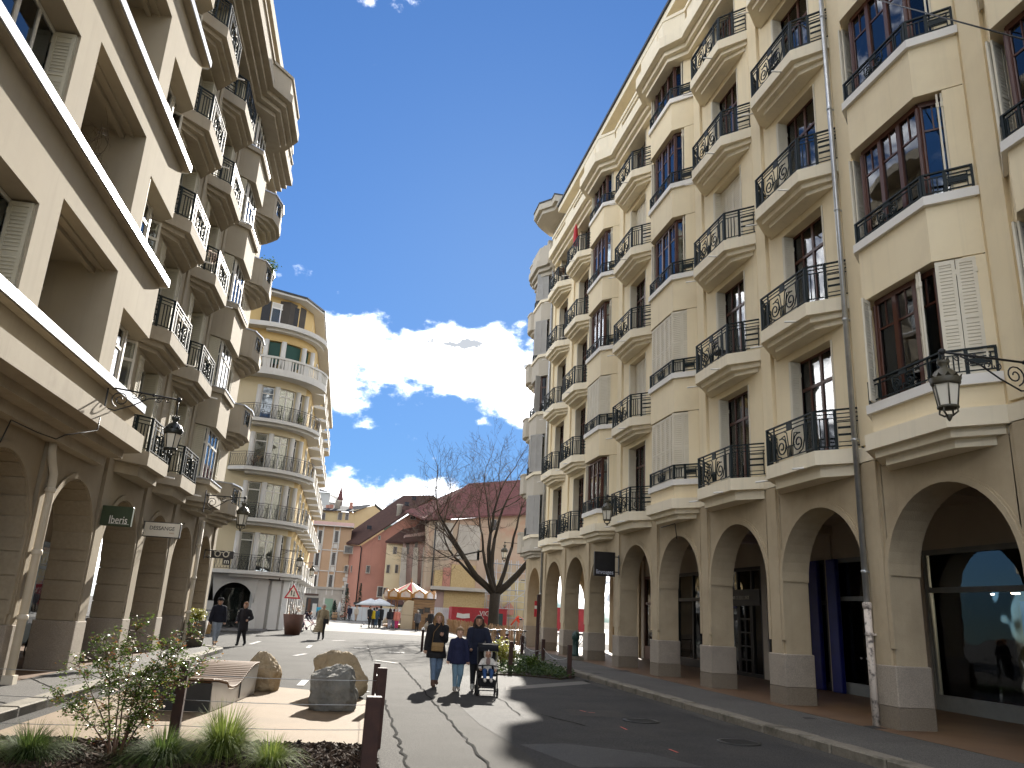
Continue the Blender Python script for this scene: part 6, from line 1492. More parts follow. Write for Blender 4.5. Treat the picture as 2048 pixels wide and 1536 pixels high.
# triangular warning sign
p = at(586,1184,49); WS = empty('road_sign', 'red-bordered triangular warning sign on a thin pole by the rusty planter', 'sign', (p.x, 49, 0))
MB().tube([(0,.03,.05),(0,.03,p.z+.5)], .03, 8).build('pole', M['galv'], WS)
tri = lambda s_, y0, y1: MB().slab([(-.5*s_,-.29*s_),(.5*s_,-.29*s_),(0,.58*s_)], 'y', y0, y1)
o = tri(.95,-.02,0).build('red_border', M['cred'], WS, (0,0,p.z-.1)); tri(.68,-.026,-.02).build('white_face', M['signwhite'], WS, (0,0,p.z-.1))
MB().box(-.10,-.05,-.032,-.026,-.10,.14).box(.05,.10,-.032,-.026,-.10,.14).slab([(-.13,.12),(-.02,.12),(-.075,.22)],'y',-.032,-.026).slab([(.02,-.08),(.13,-.08),(.075,-.18)],'y',-.032,-.026).build('arrows', M['ink'], WS, (0,0,p.z-.1))
# red mast with plates beside the arcade
g = gnd(1083,1329); RM = empty('sign_mast', 'dark red slim mast with small plates by the arcade pavement', 'sign', (g.x+.02, g.y+.9, 0))
MB().bbox(-.06,.06,-.06,.06,0,2.55,.008).build('mast', M['rust'], RM); MB().box(-.17,-.07,-.02,.02,1.7,2.3).build('red_plate', M['cred'], RM); MB().box(-.17,-.07,-.025,-.02,2.0,2.12).build('white_plate', M['signwhite'], RM)

# ================================================================ planters, bins, railings
def planter(label, g, r0, r1, h, mat):
    o = empty('planter', label, 'planter', (g.x, g.y, g.z)); MB().lathe([(r0,0),(r1,h),(r1-.05,h),(r1-.08,h-.12),(.0,h-.12)], 28).build('pot', mat, o); MB().lathe([(0,0),(r1-.09,0),(r1-.09,.02),(0,.03)], 20, (0,0,h-.13)).build('soil', M['soil'], o); return o
g = gnd(583,1270); PL1 = planter('tall rusty steel planter on the sunny road edge', Vector((g.x, g.y+.4, 0)), .42, .62, 1.12, pm('rust_pot', (.085,.035,.018), (.055,.024,.014), 4, .7, .2, 40))
g = gnd(385,1292,PZ); PL2 = planter('grey-brown planter of yellow flowers beside the last pier of the left arcade', Vector((g.x+.0, g.y, PZ)), .30, .40, .85, pm('taupe_pot', (.12,.10,.075), (.09,.075,.055), 3, .8))
g = gnd(1042,1294); TB = empty('litter_bin', 'slatted red-brown timber litter bin by the far arch', 'bin', (g.x+.1, g.y, 0))
sl2 = MB().bbox(-.035,.035,-.012,.012,.22,.95,.005).mesh('slat', M['brownwood'])
for k in range(18): a = 2*PI*k/18; put('slat', sl2, TB, (.27*math.cos(a), .27*math.sin(a), 0), a+PI/2)
MB().lathe([(.24,.2),(.24,.92)], 14).build('liner', M['dark'], TB); MB().tube([(0,0,0),(0,0,.22)], .05, 8).build('foot', M['dark'], TB)
g = gnd(1155,1320,PZ); HB = empty('drinking_fountain', 'dark green cast-iron fountain post on a concrete base by the arcade pier', 'fountain', (g.x-.1, g.y, PZ))
MB().bbox(-.28,.28,-.28,.28,0,.14,.02).build('base', M['kerb'], HB); MB().lathe([(.15,.14),(.15,.25),(.12,.28),(.12,.75),(.16,.80),(.16,.95),(.13,1.0),(.08,1.07),(.0,1.1)], 12).box(-.05,.05,-.22,-.1,.62,.7).build('post', M['greenframe'], HB)
SR = empty('pavement_railing', 'low dark cross-braced railing in front of the grey arches', 'railing', (0,0,0)); rp_ = [gnd(u, v) for u, v in ((395,1264),(418,1262),(440,1260),(462,1258))]
SR.location = (rp_[0].x, rp_[0].y, 0)
for a, b in zip(rp_, rp_[1:]):
    d = b-a; mb = MB(); L_ = d.length; mb.T = Matrix.Translation((a-rp_[0])) @ Matrix.Rotation(math.atan2(d.y,d.x), 4, 'Z')
    mb.tube([(0,0,0),(0,0,1.15)], .03, 6); mb.tube([(0,0,1.12),(L_,0,1.12)], .025, 6); mb.tube([(0,0,.15),(L_,0,.15)], .02, 6); mb.tube([(0,0,.15),(L_,0,1.12)], .018, 5); mb.tube([(0,0,1.12),(L_,0,.15)], .018, 5); mb.tube([(L_/2,0,.15),(L_/2,0,1.12)], .015, 5)
    mb.build('rail_panel', M['iron2'], SR)
BF = empty('bike_barrier', 'dark ornamental railing seen between the far arches', 'railing', (10.5, 38, 0)); mb = MB(); mb.tube([(0,0,0),(0,0,1.0),(1.6,0,1.0),(1.6,0,0)], .03, 8); mb.tube([(0,0,.4),(1.6,0,.4)], .02, 6)
for k in range(5): mb.tube([(.8,0,.4),(.2+.3*k,0,1.0)], .015, 5)
mb.build('frame', M['iron2'], BF)

# ================================================================ bicycles
M['tyre'] = pm('tyre_rubber', (.015,.015,.015), None, rough=.8)
def bicycle(label, loc, rz, mat, lean=0, basket=False, group='parked bicycles', steer=.3):
    r = empty('bicycle', label, 'bicycle', loc, rz, group)
    def wheel(x, nm, yaw=0):
        w = MB(); ringp = [(x+.32*math.cos(2*PI*k/24), 0, .335+.32*math.sin(2*PI*k/24)) for k in range(25)]; w.tube(ringp, .018, 6, cap=False)
        o = w.build(nm, M['tyre'], r); s = MB(); s.tube([(x-.03,-.03,.335),(x-.03,.03,.335)], .02, 6)
        for k in range(12): a = 2*PI*k/12; s.tube([(x,0,.335),(x+.31*math.cos(a),0,.335+.31*math.sin(a))], .0025, 4, cap=False)
        s.build('spokes', M['galv'], o); return o
    wheel(-.52, 'wheel'); wheel(.54, 'wheel')
    f = MB(); bb, st, hd = (-.06,0,.30), (-.20,0,.80), (.36,0,.82)
    for a, b in ((bb,st),(bb,(.40,0,.68)),(st,(.37,0,.80)),(bb,(-.52,0,.335)),(st,(-.52,0,.335)),(hd,(.54,0,.335)),(hd,(.34,0,.95))): f.tube([a,b], .018, 6)
    f.build('frame', mat, r)
    MB().tube([(.30,-.28,.98),(.36,-.2,1.0),(.34,0,.96),(.36,.2,1.0),(.30,.28,.98)], .012, 6).build('handlebar', M['galv'], r)
    MB().tube([(-.20,0,.80),(-.23,0,.92)], .014, 6).bbox(-.36,-.12,-.07,.07,.91,.97,.025).build('saddle', M['tyre'], r)
    MB().lathe([(.09,0),(.09,.01),(.0,.01)], 12).build('chainring', M['dark'], r, (-.06,.04,.30)).rotation_euler = (PI/2,0,0)
    MB().tube([(-.06,-.08,.42),(-.06,.08,.18)], .012, 5).box(-.1,-.02,-.13,-.05,.41,.43).box(-.1,-.02,.05,.13,.17,.19).build('pedals', M['dark'], r)
    if basket: 
        b = MB().box(.42,.70,-.16,.16,.72,.74).box(.42,.44,-.16,.16,.74,.96).box(.68,.70,-.16,.16,.74,.96).box(.42,.70,-.16,-.14,.74,.96).box(.42,.70,.14,.16,.74,.96).build('basket', M['plank'], r)
    MB().tube([(-.55,0,.335)]+[(-.52+.36*math.cos(a),0,.335+.36*math.sin(a)) for a in [PI*.9,PI*.7,PI*.5,PI*.3]], .012, 5).build('mudguard', mat, r)
    r.rotation_euler = (lean, 0, rz); return r
bm = [pm('bike_paint_%d' % k, c, None, rough=.35) for k, c in enumerate(((.02,.02,.02),(.45,.45,.44),(.03,.05,.10),(.25,.02,.02),(.05,.12,.10)))]
g0 = gnd(985,1300)
for k in range(6): bicycle('parked bicycle in the tangled row beside the low planting', (g0.x-.8+.50*k, g0.y-1.0+.38*k, 0), rad(70+9*(k%3)), bm[k%5], rad(4*(k%2)), k == 2, 'bicycles parked beside the low planting')
g = gnd(543,1252); bicycle('bicycle with a flower basket leaning at the grey arcade corner', (g.x, g.y, .1), rad(168), bm[1], rad(5), True, None)
g = gnd(606,1266); bicycle('pink bicycle tipped over beside the crouching person', (g.x+.25, g.y, 0), rad(-15), pm('pink_bike', (.55,.25,.35), None, rough=.4), rad(24), False, None)
bicycle('black bicycle parked inside the left arcade', (-6.35, 20.3, PZ), rad(75), bm[0], rad(-4), True, None)
bicycle('grey bicycle parked farther inside the left arcade', (-6.6, 22.6, PZ), rad(80), bm[1], rad(-4), False, None)

# ================================================================ overhead wire, small balcony things
tag(MB().tube([on_x(1735,-6,9.0), on_x(1860,28,8.6), on_x(2060,82,8.0)], .012, 6).build('overhead_cable', M['dark']), 'black overhead cable crossing in front of the upper right windows', 'cable')
def cab(pts, r=.012): return tag(MB().tube(pts, r, 5).build('wall_cable', M['dark']), 'dark cable clipped along the corbel above the left arcade', 'cable')
cab([on_x(0,885,-5.6), on_x(22,840,-5.6), on_x(75,865,-5.45), on_x(112,878,-5.3), on_x(130,870,-5.0), on_x(160,866,-4.86), on_x(195,860,-4.80), on_x(200,835,-4.80)])
tag(MB().tube([on_x(1322,1055,9.3), on_x(1350,1047,9.5), on_x(1352,1065,9.82), on_x(1354,1078,9.82)], .015, 5).build('wall_cable', M['dark']), 'dark cable hanging above an arch of the cream building', 'cable')
# closed red parasol and plants on right-hand balconies
def on_bal(i, k): return (9.88-.25, cen(i), FZ+FH*k+.32)
x, y, z = on_bal(5, 4); UM = empty('parasol', 'closed dark red parasol on an upper balcony of the cream building', 'parasol', (x-.1, y+.3, z)); MB().tube([(0,0,0),(0,0,2.1)], .02, 6).build('pole', M['galv'], UM); MB().lathe([(.02,2.15),(.09,1.9),(.13,1.4),(.11,1.1),(.16,.95),(.06,.93)], 10).build('cloth', M['cred'], UM)
def bchair(label, i, k, du=.2):
    x, y, z = on_bal(i, k); r = empty('balcony_chair', label, 'chair', (x+.1, y+du, z), rad(90), 'dark chairs on the balconies')
    MB().bbox(-.22,.22,-.22,.22,.42,.46,.01).build('seat', M['iron2'], r)
    for s in (-1,1):
        for t in (-1,1): MB().tube([(s*.2,t*.2,0),(s*.2,t*.2,.43 if t < 0 else .85)], .014, 6).build('leg', M['iron2'], r)
    b = MB()
    for q in range(4): b.box(-.2,.2,.19,.21,.55+.08*q,.60+.08*q)
    b.build('backrest', M['iron2'], r)
bchair('dark slatted chair on a balcony beside the rain pipe', 0, 3); bchair('dark slatted chair on the second-floor balcony two bays from the rain pipe', 1, 1)
# ================================================================ plants
M['bark'] = pm('dark_tree_bark', (.040,.031,.022), (.022,.018,.013), 9, .95, .7, 20, squash=(1,1,.25), bdist=.03)
M['twig'] = pm('twig', (.09,.062,.04), (.06,.042,.03), 9, .9)
def bare_tree(label, loc, h, seed, rmax=.30, limbs=None, name='bare_tree', depth=6, spread=1.0):
    r = random.Random(seed); root = empty(name, label, 'tree', loc); tr = MB(); cr = MB()
    fork = h*.235
    tr.tube([(0,0,-.1),(.02,0,.5),(.0,.03,fork*.6),(.03,.0,fork)], [rmax*1.35,rmax,rmax*.88,rmax*.92], 12)
    def grow(p, d, L_, rad_, dep):
        n = 4 if dep > 2 else 3; pts = [p]; rr = [rad_]; q = p.copy(); dd = d.copy()
        for i in range(n):
            dd = (dd+Vector((r.uniform(-.22,.22), r.uniform(-.22,.22), r.uniform(-.06,.16)))).normalized(); q = q+dd*L_/n; pts.append(q.copy()); rr.append(max(.006, rad_*(1-.42*(i+1)/n)))
            if dep > 0 and i >= (1 if dep < depth else 2) and r.random() < .85:
                s = Vector((r.gauss(0,1), r.gauss(0,1), r.gauss(.1,.6))).normalized(); nd = (dd*.62+s*.75*spread).normalized()
                grow(q.copy(), nd, L_*r.uniform(.52,.78), max(.006, rr[-1]*.58), dep-1)
        (tr if dep >= depth-1 else cr).tube(pts, rr, 8 if dep >= depth-1 else (5 if dep > 2 else 3), cap=dep > 2)
        if dep > 0: grow(q.copy(), dd, L_*r.uniform(.6,.8), rr[-1]*.9, dep-1)
    for az, tilt, L_, rd in (limbs or [(200,38,.30,.62),(20,50,.34,.66),(110,25,.34,.55),(-60,30,.32,.5)]):
        a, t = rad(az), rad(tilt); grow(Vector((.0,0,fork*.97)), Vector((math.cos(a)*math.sin(t), math.sin(a)*math.sin(t), math.cos(t))), h*L_, rmax*rd, depth)
    tr.build('trunk', M['bark'], root); cr.build('crown', M['twig'], root); return root
p = at(985, 1270, 56)
bare_tree('large bare tree with spreading branches behind the paling fence', (p.x, 56, 0), 13.2, 4, .42, [(178,46,.30,.60),(2,48,.33,.66),(100,20,.33,.5),(190,24,.30,.5),(-10,24,.28,.45),(170,66,.26,.40),(240,40,.26,.4)])
# fir trees
M['fir'] = leafmat('dark_fir_needles', (.012,.030,.016), (.02,.045,.022), .1, .7)
def fir(label, loc, h, w, seed):
    r = random.Random(seed); root = empty('fir_tree', label, 'tree', loc, 0, 'small firs in front of the salmon house'); MB().tube([(0,0,0),(0,0,h*.9)], [.06,.015], 6).build('trunk', M['bark'], root)
    v = []; f = []
    for i in range(900):
        z = h*r.random()**1.1; R0 = w*(1-z/h)*.95+.04; a = r.uniform(0,2*PI); q = R0*r.uniform(.45,1); d = r.uniform(.10,.2)
        c = Vector((q*math.cos(a), q*math.sin(a), .12+z-q*.25)); o = len(v); t = Vector((math.cos(a), math.sin(a), -.5))*d; s = Vector((-math.sin(a), math.cos(a), r.uniform(-.3,.3)))*d*.28
        v += [tuple(c-s), tuple(c+t), tuple(c+s), tuple(c-t*.4)]; f.append((o,o+1,o+2,o+3))
    me = bpy.data.meshes.new('crown'); me.from_pydata(v, [], f); me.materials.append(M['fir']); put('crown', me, root)
g = at(689,1238,100); fir('tall dark fir in a pot in front of the salmon house', (g.x, 100, 0), 3.7, 1.15, 1); g = at(666,1238,101); fir('short dark fir beside the closed white parasol', (g.x, 101, 0), 2.2, .8, 2); g = at(718,1210,108); fir('fir top rising above the terrace canopy', (g.x, 108, 0), 4.6, .6, 3)
g = at(676,1238,99); o = empty('parasol', 'closed white parasol between the two firs', 'parasol', (g.x, 99, 0)); MB().tube([(0,0,0),(0,0,2.1)], .03, 6).build('pole', M['galv'], o); MB().lathe([(.02,2.2),(.12,1.8),(.22,1.0),(.10,.95)], 10).build('cloth', M['hoard'], o)
g = at(667,1238,98); o = empty('barrel', 'wooden barrel table by the white parasol', 'barrel', (g.x+.1, 98, 0)); MB().lathe([(.26,0),(.33,.45),(.27,.9),(0,.9)], 14).build('staves', M['plank'], o); MB().lathe([(.285,.15),(.30,.2),(.30,.24),(.285,.24)], 14).lathe([(.30,.66),(.31,.7),(.30,.74)], 14).build('hoops', M['dark'], o)
# leaves scattered round points
def leaves(mb_v, mb_f, c, n, spread, size, r, flat=.4, aspect=.5):
    for _ in range(n):
        p = Vector(c)+Vector((r.gauss(0,spread), r.gauss(0,spread), r.gauss(0,spread*.8))); a = r.uniform(0,2*PI); s = size*r.uniform(.6,1.3)
        t = Vector((math.cos(a), math.sin(a), r.uniform(-.6,.5))).normalized(); n_ = Vector((r.gauss(0,1)*flat, r.gauss(0,1)*flat, 1)).normalized(); b = t.cross(n_).normalized()*s*aspect; o = len(mb_v); m_ = n_*s*.12
        mb_v += [tuple(p-t*s), tuple(p-b-m_), tuple(p+t*s), tuple(p+b-m_)]; mb_f.append((o,o+1,o+2,o+3))
def leafobj(name, v, f, mat, parent, smooth=False):
    me = bpy.data.meshes.new(name); me.from_pydata(v, [], f); me.materials.append(mat); return put(name, me, parent)
M['leafg'] = leafmat('glossy_green_leaf', (.035,.085,.018), (.16,.21,.045), .35, .22)
M['leafr'] = leafmat('reddish_leaf', (.22,.075,.045), (.30,.20,.06), .4, .3)
M['petal'] = leafmat('pink_white_flower', (.70,.55,.50), (.62,.60,.52), .4, .5)
M['stem'] = pm('red_brown_stem', (.075,.032,.022), (.11,.06,.03), 20, .7)
r = random.Random(3); SHB = empty('shrub', 'airy flowering shrub with thin stems in the foreground mulch bed', 'shrub', (-2.28, 9.9, .03))
st = MB(); V = [[], [], []]; Fc = [[], [], []]
stems = [((-.02,0,0),(-.30,.05,1.22)), ((.02,.02,0),(-.12,.1,1.12)), ((.05,-.02,0),(.03,.0,1.32)), ((.10,.0,0),(.48,.05,.98)), ((.09,.03,0),(.34,.15,1.18)), ((-.01,.02,0),(-.52,.1,.92)), ((.12,0,0),(.78,.0,1.02)), ((.08,0,0),(.60,.1,1.30)), ((0,0,0),(-.62,0,.62)), ((.1,0,0),(.20,-.1,.85))]
for a, b in stems:
    a, b = Vector(a), Vector(b); pts = []
    for k in range(9): t = k/8; q = a.lerp(b, t); q.x = a.x+(b.x-a.x)*t**1.5; q.y = a.y+(b.y-a.y)*t**1.4; pts.append(q+Vector((r.uniform(-.012,.012), r.uniform(-.012,.012), 0)))
    st.tube(pts, [.012-.009*k/8 for k in range(9)], 6)
    for k in range(2, 9):
        for _ in range(4 if k < 5 else 6):
            if k < 4 and r.random() < .55: continue
            d = Vector((r.gauss(0,1), r.gauss(0,1), r.gauss(.35,.5))).normalized(); L_ = r.uniform(.10,.26); e = pts[k]+d*L_; st.tube([pts[k], pts[k].lerp(e,.5)+Vector((0,0,.01)), e], [.004,.003,.0015], 4)
            for t in (.4,.6,.8,1.0): 
                kd = 0 if r.random() < .80 else (1 if r.random() < .75 else 2)
                leaves(V[kd], Fc[kd], pts[k].lerp(e,t), 7, .032, .019, r, 1.0, .5)
st.build('stems', M['stem'], SHB); leafobj('foliage', V[0], Fc[0], M['leafg'], SHB); leafobj('young_foliage', V[1], Fc[1], M['leafr'], SHB); leafobj('blossom', V[2], Fc[2], M['petal'], SHB)
# grass tufts
M['blade'] = leafmat('sedge_blade', (.075,.125,.022), (.22,.26,.06), .4, .75)
M['bladed'] = leafmat('dark_sedge_blade', (.03,.06,.014), (.10,.135,.035), .4, .75)
def tuft(label, loc, n, L_, w, seed, mat, up=.7):
    r = random.Random(seed); v = []; f = []
    for i in range(n):
        a = r.uniform(0,2*PI); l = L_*r.uniform(.5,1.1); q = r.random()**.5*.10; lean = r.uniform(.15,1.0); c = Vector((q*math.cos(a), q*math.sin(a), 0)); ww = w*r.uniform(.6,1.2); s = Vector((-math.sin(a), math.cos(a), 0)); o = len(v)
        for k in range(6):
            t = k/5; x = l*lean*(t**1.3)*.9; z = l*(up*t*(1.25-.25*lean)-lean*.62*t*t*t*1.1); p = c+Vector((math.cos(a)*x, math.sin(a)*x, max(z,.004))); hw = ww*(1-t)**.7+.0004
            v += [tuple(p-s*hw), tuple(p+s*hw)]
            if k: f.append((o+2*k-2,o+2*k,o+2*k+1,o+2*k-1))
    me = bpy.data.meshes.new('grass_tuft'); me.from_pydata(v, [], f); me.materials.append(mat); return tag(put('grass_tuft', me, None, loc), label, 'grass', 'ornamental grass tufts in the mulch bed')
tuft('tall bright green grass tuft in the middle of the mulch bed', (-1.12,9.9,.03), 1500, .85, .0042, 1, M['blade'])
tuft('spreading dark green grass tuft left of the tall bright one', (-1.70,9.7,.03), 1700, 1.0, .0038, 2, M['bladed'], .42)
tuft('low bright grass tuft right of the tall bright one', (-.58,9.5,.03), 700, .6, .0036, 3, M['blade'], .6)
tuft('dark green grass tuft at the foot of the shrub stems', (-3.02,9.7,.03), 1300, .75, .0036, 4, M['bladed'], .55)
tuft('pale green grass tuft at the left edge of the mulch bed', (-3.62,9.7,.03), 900, .65, .0036, 5, M['blade'], .55)
tuft('thin upright dry grass stems in front of the sand pad', (-2.92,10.75,.03), 26, .5, .002, 6, M['blade'], .95)
# low planting beside the right pavement
def in_poly(P):
    xs = [p[0] for p in P]; ys = [p[1] for p in P]
    while True:
        x, y = RND.uniform(min(xs),max(xs)), RND.uniform(min(ys),max(ys)); c = False
        for i in range(len(P)):
            a, b = P[i], P[i-1]
            if (a[1] > y) != (b[1] > y) and x < (b[0]-a[0])*(y-a[1])/(b[1]-a[1])+a[0]: c = not c
        if c: return x, y
rbp = G((985,1350),(1000,1340),(1012,1320),(1045,1308),(1060,1315),(1100,1332),(1150,1355),(1120,1360),(1040,1352))
rbp = [(min(x,7.3), y) for x, y in rbp]
tag(MB().prism(rbp, -.05, .04).build('planting_bed', M['soil']), kind='structure')
V_ = []; F_ = []
for i in range(2600): x, y = in_poly(rbp); leaves(V_, F_, (x, y, .04+abs(RND.gauss(0,.10))), 3, .05, .045, RND, .8, .5)
tag(leafobj('ground_cover', V_, F_, leafmat('low_ground_cover', (.03,.06,.015), (.075,.11,.03), .3, .5), None), 'low dark green ground cover in the bed beside the arcade pavement', 'ground cover', kind='stuff')
tag(chips('leaf_litter', 1200, lambda: in_poly(rbp), .045, .03, .08, M['mulch']), 'brown leaf litter at the edge of the low planting', 'leaf litter', kind='stuff')
def bush(label, loc, R_, n, mat, seed, size=.05, group=None):
    r = random.Random(seed); o = empty('shrub', label, 'shrub', loc, 0, group); s = MB(); v = []; f = []
    for i in range(14):
        a = r.uniform(0,2*PI); e = Vector((math.cos(a)*R_*r.uniform(.2,.9), math.sin(a)*R_*r.uniform(.2,.9), R_*r.uniform(.6,1.5))); s.tube([(0,0,0), e*.5+Vector((0,0,.06)), e], [.012,.008,.004], 5); leaves(v, f, e, n//14, R_*.22, size, r, .9, .5); leaves(v, f, e*.7, n//28, R_*.2, size, r, .9, .5)
    s.build('stems', M['stem'], o); leafobj('foliage', v, f, mat, o); return o
M['leafy'] = leafmat('yellow_green_leaf', (.18,.20,.035), (.36,.33,.07), .5, .35)
g = gnd(1002,1338); bush('yellow-green shrub lit by the sun beside the pushchair', (g.x, g.y, .03), .55, 900, M['leafy'], 1); g = gnd(1065,1345); bush('small green shrub low in the shaded planting', (g.x, g.y, .03), .3, 420, M['leafg'], 2)
bush('yellow and pink flowers filling the grey-brown planter', tuple(PL2.location+Vector((0,0,.74))), .30, 700, M['leafy'], 5, .035); bush('tall bare-stemmed plant in the rusty planter', tuple(PL1.location+Vector((0,0,1.0))), .55, 60, M['leafr'], 6, .05)
g = gnd(543,1252); bush('white flowers in the basket of the bicycle at the grey arcade', (g.x-.55, g.y+.1, .9), .16, 160, M['petal'], 7, .035)
# plants on balconies
x, y, z = on_bal(6, 4); bush('reddish plant spilling over an upper balcony near the zinc pipe', (x-.05, y-.4, z+.55), .35, 300, M['leafr'], 8, .05)
lw_ = LB.matrix_basis @ Vector((S(32.4), .55, LF+LFH*3+.9)); bush('green bush overflowing a rounded corner balcony of the weathered building', tuple(lw_), .55, 600, M['leafg'], 9, .06)
lw_ = LB.matrix_basis @ Vector((S(LC[1]-.2), .3, LF+LFH*2+1.0)); bush('pale dry flowers along a balcony rail of the weathered building', tuple(lw_), .25, 260, M['petal'], 10, .04)
g = at(523,800,51.2); bush('bare reddish shrub on a balcony of the pale yellow corner building', (g.x, 51.9, yf[2]+.3), .5, 80, M['leafr'], 11, .05)
g = at(605,770,52.5); bush('green potted plant at the end of an iron balcony of the yellow building', (g.x, 53.3, yf[3]+.3), .35, 260, M['leafg'], 12, .05)
# dead climber in a loggia
r = random.Random(9); cl_ = MB(); base = Vector((S(15.2), OW-.5, OS+OP*1+.1))
def vine_(p, d, L_, rr, dep):
    pts = [p]; q = p.copy()
    for i in range(5): d = (d+Vector((r.uniform(-.5,.5), r.uniform(-.35,.35), r.uniform(-.35,.3)))).normalized(); q = q+d*L_/5; q.y = max(-.6, min(OW-.25, q.y)); q.x = max(S(15.55), min(S(13.0), q.x)); pts.append(q.copy()); 
    for i in range(1, 6):
        if dep and r.random() < .75: vine_(pts[i].copy(), Vector((r.gauss(0,1), r.gauss(0,.6), r.gauss(0,.8))).normalized(), L_*.62, rr*.6, dep-1)
    cl_.tube(pts, [rr*(1-.12*i) for i in range(6)], 4)
for k in range(7): vine_(base+Vector((r.uniform(0,1.3), 0, r.uniform(.1,.9))), Vector((r.uniform(-.3,.5), .1, r.uniform(.2,1))).normalized(), .75, .009, 3)
CLB = empty('climbing_plant', 'leafless brown climber tangled in a loggia of the weathered building', 'plant', tuple(LB.matrix_basis @ base)); o = cl_.build('stems', M['twig']); o.parent = CLB; o.matrix_parent_inverse = Matrix.Identity(4)
CLB.rotation_euler = LB.rotation_euler; o.location = tuple(-base)
# ================================================================ people
SKIN = [pm('skin_%d' % k, c, tuple(q*.9 for q in c), 8, .55) for k, c in enumerate(((.50,.30,.21),(.42,.24,.16),(.55,.34,.25)))]
CM = {}
def cloth(c, rough=.9):
    k = tuple(round(q,3) for q in c)
    if k not in CM: CM[k] = pm('cloth_%d' % len(CM), c, tuple(q*.72 for q in c), 14, rough, .25, 60)
    return CM[k]
def ik(a, b, l1, l2, pole):
    a, b = Vector(a), Vector(b); d = b-a; L_ = min(d.length, (l1+l2)*.999); u = d.normalized(); x = (l1*l1-l2*l2+L_*L_)/(2*L_); h = math.sqrt(max(0, l1*l1-x*x)); p = Vector(pole); p = (p-u*p.dot(u)).normalized()
    return a+u*x+p*h, a+u*L_
def ball(mb, c, r, sy=1, sz=1): mb.lathe([(max(.0001,r*math.sin(PI*k/8)), -r*math.cos(PI*k/8)*sz) for k in range(9)], 12, c, 0, True, 1, sy)
def chain(mb, pts, rr):
    for i in range(len(pts)-1): mb.tube([pts[i], pts[i+1]], [rr[i], rr[i+1]], 12)
    for p, q in zip(pts, rr): ball(mb, tuple(p), q)
def remesh(mb, vox, name, mats, segs, smooth=4):
    me = mb.mesh(name, [mats[0]]); o = bpy.data.objects.new(name, me); col.objects.link(o)
    q = o.modifiers.new('r', 'REMESH'); q.mode = 'VOXEL'; q.voxel_size = vox; q2 = o.modifiers.new('s', 'SMOOTH'); q2.factor = .5; q2.iterations = smooth
    dg = bpy.context.evaluated_depsgraph_get(); out = bpy.data.meshes.new_from_object(o.evaluated_get(dg)); bpy.data.objects.remove(o); bpy.data.meshes.remove(me)
    out.name = name; out.materials.clear()
    for m_ in mats: out.materials.append(m_)
    n = len(out.polygons); c = np.zeros(n*3); out.polygons.foreach_get('center', c); c = c.reshape(-1,3); best = np.full(n, 1e9); idx = np.zeros(n, int)
    for pts, rr, mi in segs:
        for i in range(len(pts)-1):
            a, b = np.array(pts[i]), np.array(pts[i+1]); d = b-a; t = np.clip(((c-a)@d)/(d@d+1e-12), 0, 1); dist = np.linalg.norm(c-(a+t[:,None]*d), axis=1)-(rr[i]+(rr[i+1]-rr[i])*t); w = dist < best; best[w] = dist[w]; idx[w] = mi
    out.polygons.foreach_set('material_index', idx.astype(np.int32)); out.polygons.foreach_set('use_smooth', np.ones(n, bool)); out.update(); return out
def hand(parent, p, d, H, mat, curl=.5, side=1):
    """palm and five bent fingers; d points from wrist to fingertips"""
    mb = MB(); d = Vector(d).normalized(); s = d.cross(Vector((0,1,0))); s = s.normalized() if s.length > .1 else Vector((1,0,0)); nrm = s.cross(d); p = Vector(p)
    k = H/1.7
    mb.tube([p, p+d*.045*k, p+d*.085*k], [.021*k,.034*k,.032*k], 8)
    for i, (o, L_) in enumerate(((-.027,.062),(-.009,.072),(.009,.068),(.027,.053))):
        a = p+d*.075*k+s*o*k; b = a+(d*(1-curl*.5)+nrm*curl*.6*side)*L_*.5*k; c = b+(d*(1-curl*1.1)+nrm*curl*1.2*side)*L_*.5*k; mb.tube([a,b,c], [.0095*k,.0085*k,.0065*k], 6)
    a = p+d*.03*k-s*.03*k; mb.tube([a, a-s*.022*k+d*.028*k, a-s*.020*k+d*.055*k+nrm*.012*side*k], [.011*k,.010*k,.008*k], 6)
    return mb.build('hand', mat, parent)
